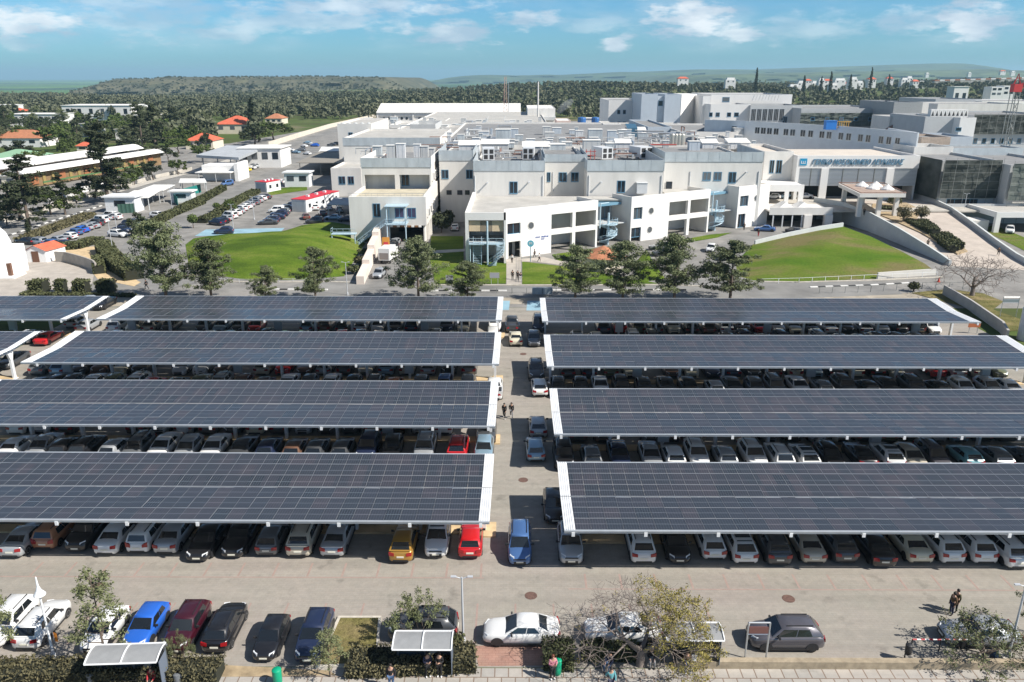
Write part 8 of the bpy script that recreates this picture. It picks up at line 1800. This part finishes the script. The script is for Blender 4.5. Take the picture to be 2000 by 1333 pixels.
person('person in dark clothes sitting in the shade beside the thick trunk', P(1271, 1296), 180, 'sit', 'black', 'grey')
person('person in a brown jacket standing beyond the pale silver sedan, front one', P(1857, 1201), 100, 'stand', 'brown', 'navy')
person('person in olive standing close behind the brown jacket', P(1864, 1195), 110, 'stand', 'olive', 'black')
person('person in black walking along the slanted white wall', P(1044, 504), 90, 'walk', 'black', 'black')
person('person in grey and white striding on the path before the round sign', P(1053, 512), -90, 'walk', 'white', 'black')
person('person in a white top just outside the small entrance door', P(1000, 514), 170, 'stand', 'white', 'black')
person('person in black at the foot of the entrance path, left of three', P(1001, 547), 180, 'stand', 'black', 'black')
person('person in black at the foot of the entrance path, middle of three', P(1011, 548), 180, 'walk', 'black', 'black')
person('person in navy with white trousers at the foot of the entrance path', P(1017, 551), 180, 'stand', 'navy', 'white')
person('person in black at the doorway in the last slanted wall', P(1453, 450), 150, 'stand', 'black', 'black')
person('person in dark clothes by the boot of the blue sedan', P(1481, 462), 120, 'stand', 'black', 'red')
person('person in dark clothes on the road under the big left pine', P(287, 566), 90, 'walk', 'black', 'black')
person('person in black on the upper ramp near its left wall', P(1687, 421, lev(421)), 150, 'stand', 'black', 'black')
person('small figure low on the ramp beside its left wall', P(1811, 484, lev(484)), 150, 'walk', 'olive', 'black')
person('person in brown walking in the shade of the right ramp wall', P(1949, 500, lev(500)), 160, 'walk', 'brown', 'black')
# ================================================================== street furniture
M_lamp = mat('lamp_post_grey', (0.55, 0.57, 0.6), .4, metal=.2); M_lampw = mat('lamp_white', (0.75, 0.76, 0.77), .45)
def lamp(label, p, h, kind='twin', z=0):
    root = thing('street_lamp', label, 'street lamp', tuple(p)); mb = MB(); mb.tube([(0, 0, 0), (0, 0, h)], [.075, .05], 8); mb.lathe((0, 0, 0), [(.14, 0), (.14, .35), (.09, .5)], 10); mb.build('pole', M_lampw if kind == 'cone' else M_lamp, root, world=False)
    if kind == 'cone':
        mb = MB(); mb.lathe((0, 0, h - .55), [(.33, 0), (.34, .04), (.16, .32), (.07, .6), (.04, 1.2), (.01, 1.25)], 14); mb.build('lamp_head', M_lampw, root, world=False); mb = MB(); mb.lathe((0, 0, h - .7), [(.12, 0), (.2, .1), (.2, .14)], 10); mb.build('lens', M_head, root, world=False)
    else:
        mb = MB()
        for s in (-1, 1): mb.tube([(0, 0, h - .1), (s * .38, 0, h + .02)], .03, 5)
        mb.build('arm', M_lamp, root, world=False)
        for s in (-1, 1): mb = MB(); mb.obox((s * .5, 0, h + .04), (.32, .14, .07), 0); mb.build('lamp_head', M_lamp, root, world=False)
    return root
def lamp_px(label, u, vb, vt, kind='twin', z=0):
    p = P(u, vb, z); lamp(label, p, ZV(vt, p.y) - z, kind)
lamp_px('white lamp post with a conical head by the tail out white SUV', 106, 1288, 1150, 'cone'); lamp_px('slim grey lamp post beside the middle bus shelter', 905, 1256, 1128); lamp_px('grey lamp post on a concrete foot at the right edge', 1968, 1288, 1140)
lamp_px('thin white lamp post by the mouth of the underpass ramp', 679, 577, 513); lamp_px('lamp post on the ramp near the entrance canopy', 1676, 418, 374, z=lev(418)); lamp_px('lamp post at the right wall of the ramp', 1881, 422, 378, z=2)
lamp_px('lamp post at the bend of the inner road', 222, 500, 432); lamp_px('lamp post in the left car park', 229, 455, 405); lamp_px('lamp post by the inner road hedge', 338, 420, 368); lamp_px('lamp post at the middle lot near the lawn', 457, 455, 400); lamp_px('lamp post at the right side of the middle lot', 497, 430, 385); lamp_px('lamp post on the main road pavement', 122, 405, 358)
def shelter(label, p, w_, rz=0, h=2.5):
    root = thing('bus_shelter', label, 'bus shelter', tuple(p), rz); k = 9; mb = MB(); d0 = 1.45
    for x in (-w_/2, w_/2):
        for i in range(k + 1): t = i / k; mb.v.append((x, -d0/2 + d0 * t, h - .28 + .34 * math.sin(math.pi * (.12 + .62 * t))))
    for i in range(k): mb.f.append((i, k+1+i, k+2+i, i+1)); mb.m.append(0)
    n = len(mb.v); mb.v += [(x, y, z - .04) for x, y, z in mb.v]; mb.f += [tuple(q + n for q in f[::-1]) for f in list(mb.f)]; mb.m += [0] * k
    r = mb.build('roof', mat('shelter_roof_sheet', (0.27, 0.275, 0.28), .45, var=.08, scale=2), root, True, 60, world=False); mb = MB()
    for x in (-w_/2, 0, w_/2): mb.tube([(x, -d0/2 + d0 * i / k, h - .25 + .34 * math.sin(math.pi * (.12 + .62 * i / k))) for i in range(k + 1)], .045, 5)
    for i in (0, k): mb.tube([(-w_/2, -d0/2 + d0 * i / k, h - .27 + .34 * math.sin(math.pi * (.12 + .62 * i / k))), (w_/2, -d0/2 + d0 * i / k, h - .27 + .34 * math.sin(math.pi * (.12 + .62 * i / k)))], .05, 5)
    mb.build('roof_frame', M_lampw, root, world=False)
    for x in (-w_/2 + .08, w_/2 - .08, 0):
        mb = MB(); mb.box(x - .05, x + .05, d0/2 - .12, d0/2 - .02, 0, h - .1); mb.build('post', mat('shelter_post', (0.1, 0.11, 0.12), .5), root, world=False)
    mb = MB(); mb.box(-w_/2 + .1, w_/2 - .1, d0/2 - .06, d0/2 - .04, .35, 2.0); mb.build('back_pane', mat('shelter_glass', (0.05, 0.065, 0.08), .08), root, world=False)
    mb = MB(); mb.box(-w_*.32, w_*.32, d0/2 - .6, d0/2 - .2, .42, .47)
    for x in (-w_*.28, w_*.28): mb.box(x - .04, x + .04, d0/2 - .5, d0/2 - .3, 0, .42)
    mb.build('bench', M_trim, root, world=False)
    mb = MB(); mb.box(w_/2 - .06, w_/2 - .03, -.35, d0/2 - .1, .3, 2.05); mb.build('side_panel', mat('shelter_panel', (0.16, 0.19, 0.24), .3), root, world=False)
shelter('bus shelter with curved roof and glass side at lower left', P(258, 1345), 3.9, R(3)); shelter('bus shelter with two roof panels in the middle of the hedge', P(829, 1318), 3.35, 0); shelter('bus shelter with pale roof beside the large sparse tree', P(1348, 1300), 3.3, 0)
def frame_sign(label, u, vb, w_, h, z=0, s=1, panel=(.25, .26, .28)):
    p = P(u, vb, z); root = thing('framed_sign', label, 'sign', tuple(p)); mb = MB()
    for x in (-w_/2, w_/2): mb.tube([(x, 0, 0), (x, 0, h)], .05, 6)
    mb.tube([(-w_/2, 0, h), (w_/2, 0, h)], .05, 6); mb.tube([(-w_/2, 0, h * .72), (w_/2, 0, h * .72)], .03, 5); mb.build('frame', M_steelp, root, world=False); mb = MB(); mb.box(-w_/2 + .06, w_/2 - .06, -.03, .03, h * .74, h * .9); mb.build('panel', mat('sign_panel_%d' % int(panel[0]*100), panel, .4), root, world=False)
frame_sign('tall steel sign frame with a brown panel on the front sidewalk', 1474, 1296, 1.25, 2.9, panel=(.16, .07, .06)); frame_sign('steel sign frame on the plaza at right', 1968, 620, 2.3, 3.0, panel=(.22, .26, .28)); 
def bin_(label, p, r, h, m, lid=None, post=False):
    root = thing('litter_bin', label, 'litter bin', tuple(p)); mb = MB(); z = .55 if post else 0
    mb.lathe((0, 0, z), [(r * .8, 0), (r * .95, h * .1), (r, h * .8), (r * .95, h * .86)], 14); mb.build('body', m, root, True, world=False); mb = MB(); mb.lathe((0, 0, z + h * .86), [(r * 1.03, 0), (r * 1.0, h * .06), (r * .6, h * .14)], 14); mb.build('lid', lid or m, root, True, world=False)
    if post: mb = MB(); mb.tube([(.0, r + .05, 0), (.0, r + .05, z + h)], .04, 6); mb.build('post', M_trim, root, world=False)
M_gb = mat('bin_green', (0.0, 0.30, 0.16), .45)
bin_('green plastic bin on the sidewalk near the black hatchback', P(543, 1335), .27, 1.05, M_gb); bin_('green plastic bin beside the person in the patterned top', P(1088, 1316), .26, 1.05, M_gb); bin_('black litter bin on a post by the low wall', P(1770, 1292), .2, .7, M_trim, post=True); bin_('dark blue litter bin at the foot of the right lamp post', P(1939, 1290), .22, .75, mat('bin_blue', (.03, .06, .12), .5)); bin_('grey round bin left of the left shelter', P(181, 1337), .25, .85, mat('bin_grey', (.14, .15, .16), .5)); bin_('grey round bin right of the left shelter', P(350, 1337), .25, .85, mat('bin_grey', (0, 0, 0)))
mb = MB(); p = P(1968, 1289); mb.box(p.x - .35, p.x + .35, p.y - .3, p.y + .3, 0, .22); tag(mb.build('lamp_foot', M_conc), 'concrete foot of the right lamp post', 'concrete block')
# red and white barrier
a, b_ = P(1778, 1272), P(1888, 1272); root = thing('barrier', 'low red and white tube barrier by the small round headed tree', 'barrier', tuple(a)); mb = MB(); n = 14
for k in range(n): x0 = (b_.x - a.x) * k / n; mb.tube([(x0, 0, .85), (x0 + (b_.x - a.x) / n, 0, .85)], .05, 6, k % 2)
mb.build('rail', [mat('barrier_red', (.45, .03, .04), .5), M_white], root, world=False)
for q in (0, .5, 1): mb = MB(); mb.tube([((b_.x - a.x) * q, 0, 0), ((b_.x - a.x) * q, 0, .85)], .04, 6); mb.build('post', M_trim, root, world=False)
p = P(113, 1280); root = thing('flag', 'small orange flag on a pole by the white lamp post', 'flag', tuple(p)); mb = MB(); mb.tube([(0, 0, 0), (0, 0, 1.7)], .025, 5); mb.build('pole', M_steelp, root, world=False); mb = MB(); mb.add([(0, 0, 1.0), (.2, .03, .95), (.22, -.02, 1.6), (0, 0, 1.7)], [(0, 1, 2, 3), (3, 2, 1, 0)]); mb.build('cloth', mat('flag_orange', (.6, .2, .02), .7), root, world=False)
for i, (u, v, lb) in enumerate(((190, 1146, 'beyond the slender tree'), (1037, 1164, 'near the white broadside sedan'), (1540, 1170, 'beyond the grey crossover'), (1022, 938, 'in the aisle by the front canopies'), (1022, 692, 'in the aisle by the third canopies'))):
    p = P(u, v); mb = MB(); mb.lathe((p.x, p.y, .007), [(.42, 0), (.42, .012), (.33, .014), (.32, .008), (.02, .008)], 20); tag(mb.build('manhole_cover', mat('manhole_rust', (.13, .075, .06), .8, var=.3, scale=6)), 'round rusty manhole cover ' + lb, 'manhole cover')
p = P(1833, 551); mb = MB(); mb.box(p.x - .25, p.x + .25, p.y - .25, p.y + .25, 0, .05); mb.lathe((p.x, p.y, .05), [(.2, 0), (.05, .75), (.02, .78)], 12); tag(mb.build('traffic_cone', mat('cone_red', (.5, .06, .03), .6)), 'red traffic cone at the corner of the lawn wall', 'traffic cone')
def posts_fence(label, pts, h=1.0, step=2.0, m=None, rails=(1.0,)):
    mb = MB(); W = [P(u, v) for u, v in pts]
    for a, b_ in zip(W, W[1:]):
        k = max(1, int((b_ - a).length / step))
        for i in range(k + 1): q = a.lerp(b_, i / k); mb.tube([(q.x, q.y, 0), (q.x, q.y, h)], .045, 5)
        for r_ in rails: mb.tube([(a.x, a.y, h * r_), (b_.x, b_.y, h * r_)], .03, 4)
    tag(mb.build('railing', m or M_lamp), label, 'railing')
posts_fence('thin rail of posts on the verge by the rear right canopy', [(1600, 574), (1700, 571), (1800, 565), (1880, 565)], 1.1, 2.0, M_scaff, (1.0,)); posts_fence('line of white posts along the road below the right lawn', [(1480, 555), (1560, 553), (1712, 546), (1830, 541)], .9, 2.4, M_lampw, (.95,)); posts_fence('line of short posts at the kerb below the left lawn', [(400, 551), (490, 553), (600, 551)], .7, 2.0, M_lamp, (.9,)); posts_fence('railing beside the narrow entrance path', [(1018, 553), (1018, 506)], 1.0, 1.6, M_scaff, (1.0, .5)); posts_fence('low rail along the upper deck edge', [(1086, 573), (1000, 573), (850, 573)], .9, 2.2, M_scaff, (1.0,))
p = P(1059, 578); mb = MB(); mb.box(p.x - 1.6, p.x + 1.6, p.y - .2, p.y + .35, .3, 1.3); root = tag(mb.build('electric_cabinet', mat('cabinet_blue_grey', (.33, .40, .45), .5)), 'blue grey double cabinet at the end of the aisle', 'cabinet'); mb = MB(); mb.box(p.x - .03, p.x + .03, p.y - .225, p.y - .203, .35, 1.25); mb.build('door_seam', M_trim, root)
sheet('blue_bay', px((1030, 588), (1056, 588), (1056, 607), (1028, 607)), .013, mat('blue_bay_paint', (0, 0, 0)))
sheet('blue_bay', px((981, 588), (996, 588), (994, 606), (979, 606)), .013, mat('blue_bay_paint', (0, 0, 0)))
def board(label, u, vb, w_, h, z0, m, nm='sign_board'):
    p = P(u, vb); root = thing(nm, label, 'sign', tuple(p)); mb = MB(); mb.box(-w_/2, w_/2, -.04, .04, z0, z0 + h); mb.build('panel', m, root, world=False); mb = MB()
    for x in (-w_*.35, w_*.35): mb.tube([(x, .06, 0), (x, .06, z0 + h)], .05, 5)
    mb.build('posts', M_steelp, root, world=False)
board('grey sign board on the lawn right of the low rounded pine', 966, 557, 1.6, .9, 1.2, mat('board_grey', (.34, .35, .37), .5)); board('small sign board before the lawn, left of the low rounded pine', 878, 556, 1.2, 1.0, .6, mat('board_grey', (0, 0, 0))); board('orange brown warning sign on the ground beyond the rear right canopy', 1900, 652, 1.6, .7, .9, mat('sign_rust', (.42, .13, .05), .6))
# round sign on a pole by the slanted wall
p = P(1036, 512); root = thing('pole_sign', 'round pale blue sign on a pole before the slanted white wall', 'sign', tuple(p)); mb = MB(); mb.tube([(0, 0, 0), (0, 0, 3.0)], .07, 6); mb.build('pole', mat('pole_blue', (.1, .2, .28), .5), root, world=False); mb = MB(); n = 20
mb.v = [(.62 * math.cos(6.2832*k/n), y, 3.5 + .62 * math.sin(6.2832*k/n)) for y in (-.06, .02) for k in range(n)]; mb.f = [tuple(range(n)), tuple(range(2*n-1, n-1, -1))] + [(k, n+k, n+(k+1) % n, (k+1) % n) for k in range(n)]; mb.m = [0] * (n + 2); mb.build('disc', mat('sign_cyan', (.12, .42, .56), .45), root, world=False)
mb = MB()
for x0, x1, z0, z1 in ((-.28, -.18, 3.3, 3.75), (.18, .28, 3.3, 3.75), (-.05, .05, 3.4, 3.75), (-.18, .18, 3.66, 3.75)): mb.box(x0, x1, -.085, -.061, z0, z1)
mb.build('mark', M_white, root, world=False)
p = P(2000, 664); mb = MB(); mb.lathe((p.x + .5, p.y, 0), [(1.3, 0), (1.3, 4.2), (1.1, 4.5)], 20); tag(mb.build('round_tank', mat('tank_pale', (.55, .57, .6), .5)), 'pale grey round tank cut by the right edge', 'tank')
p = P(758, 512); root = thing('delivery_truck', 'white box truck on the underpass ramp seen from behind', 'truck', tuple(p), R(-8)); mb = MB(); mb.box(-1.05, 1.05, -2.4, 1.9, .8, 3.0); mb.box(-1.0, 1.0, -2.41, -2.4, .9, 2.9); mb.build('cargo_box', mat('truck_white', (.68, .68, .66), .5), root, world=False); mb = MB(); mb.box(-1.0, 1.0, 2.0, 3.5, .55, 2.3); mb.build('cab', mat('truck_white', (0, 0, 0)), root, world=False); mb = MB(); mb.box(-.85, .85, -2.44, -2.412, 1.0, 2.2); mb.build('rear_door', mat('truck_door', (.25, .22, .2), .6), root, world=False); mb = MB(); mb.box(-.9, .9, 3.4, 3.52, 1.35, 2.1); mb.build('windscreen', M_glass, root, world=False)
for x in (-.85, .85):
    for y in (-1.4, 2.6): o = link('wheel', _cm[('suv', False)]['wheel'], root, False); o.location = (x, y, .36); o.scale = (1.1, 1.1, 1.1)
mb = MB(); mb.obox((0, 0, .3), (.3, .14, .4), 0); o = mb.build('carrier_bag', mat('bag_white', (.75, .75, .75), .6)); o.location = P(1354, 1304) + Vector((0, 0, .42)); tag(o, 'white carrier bag on the shelter bench beside the person in brown', 'bag')
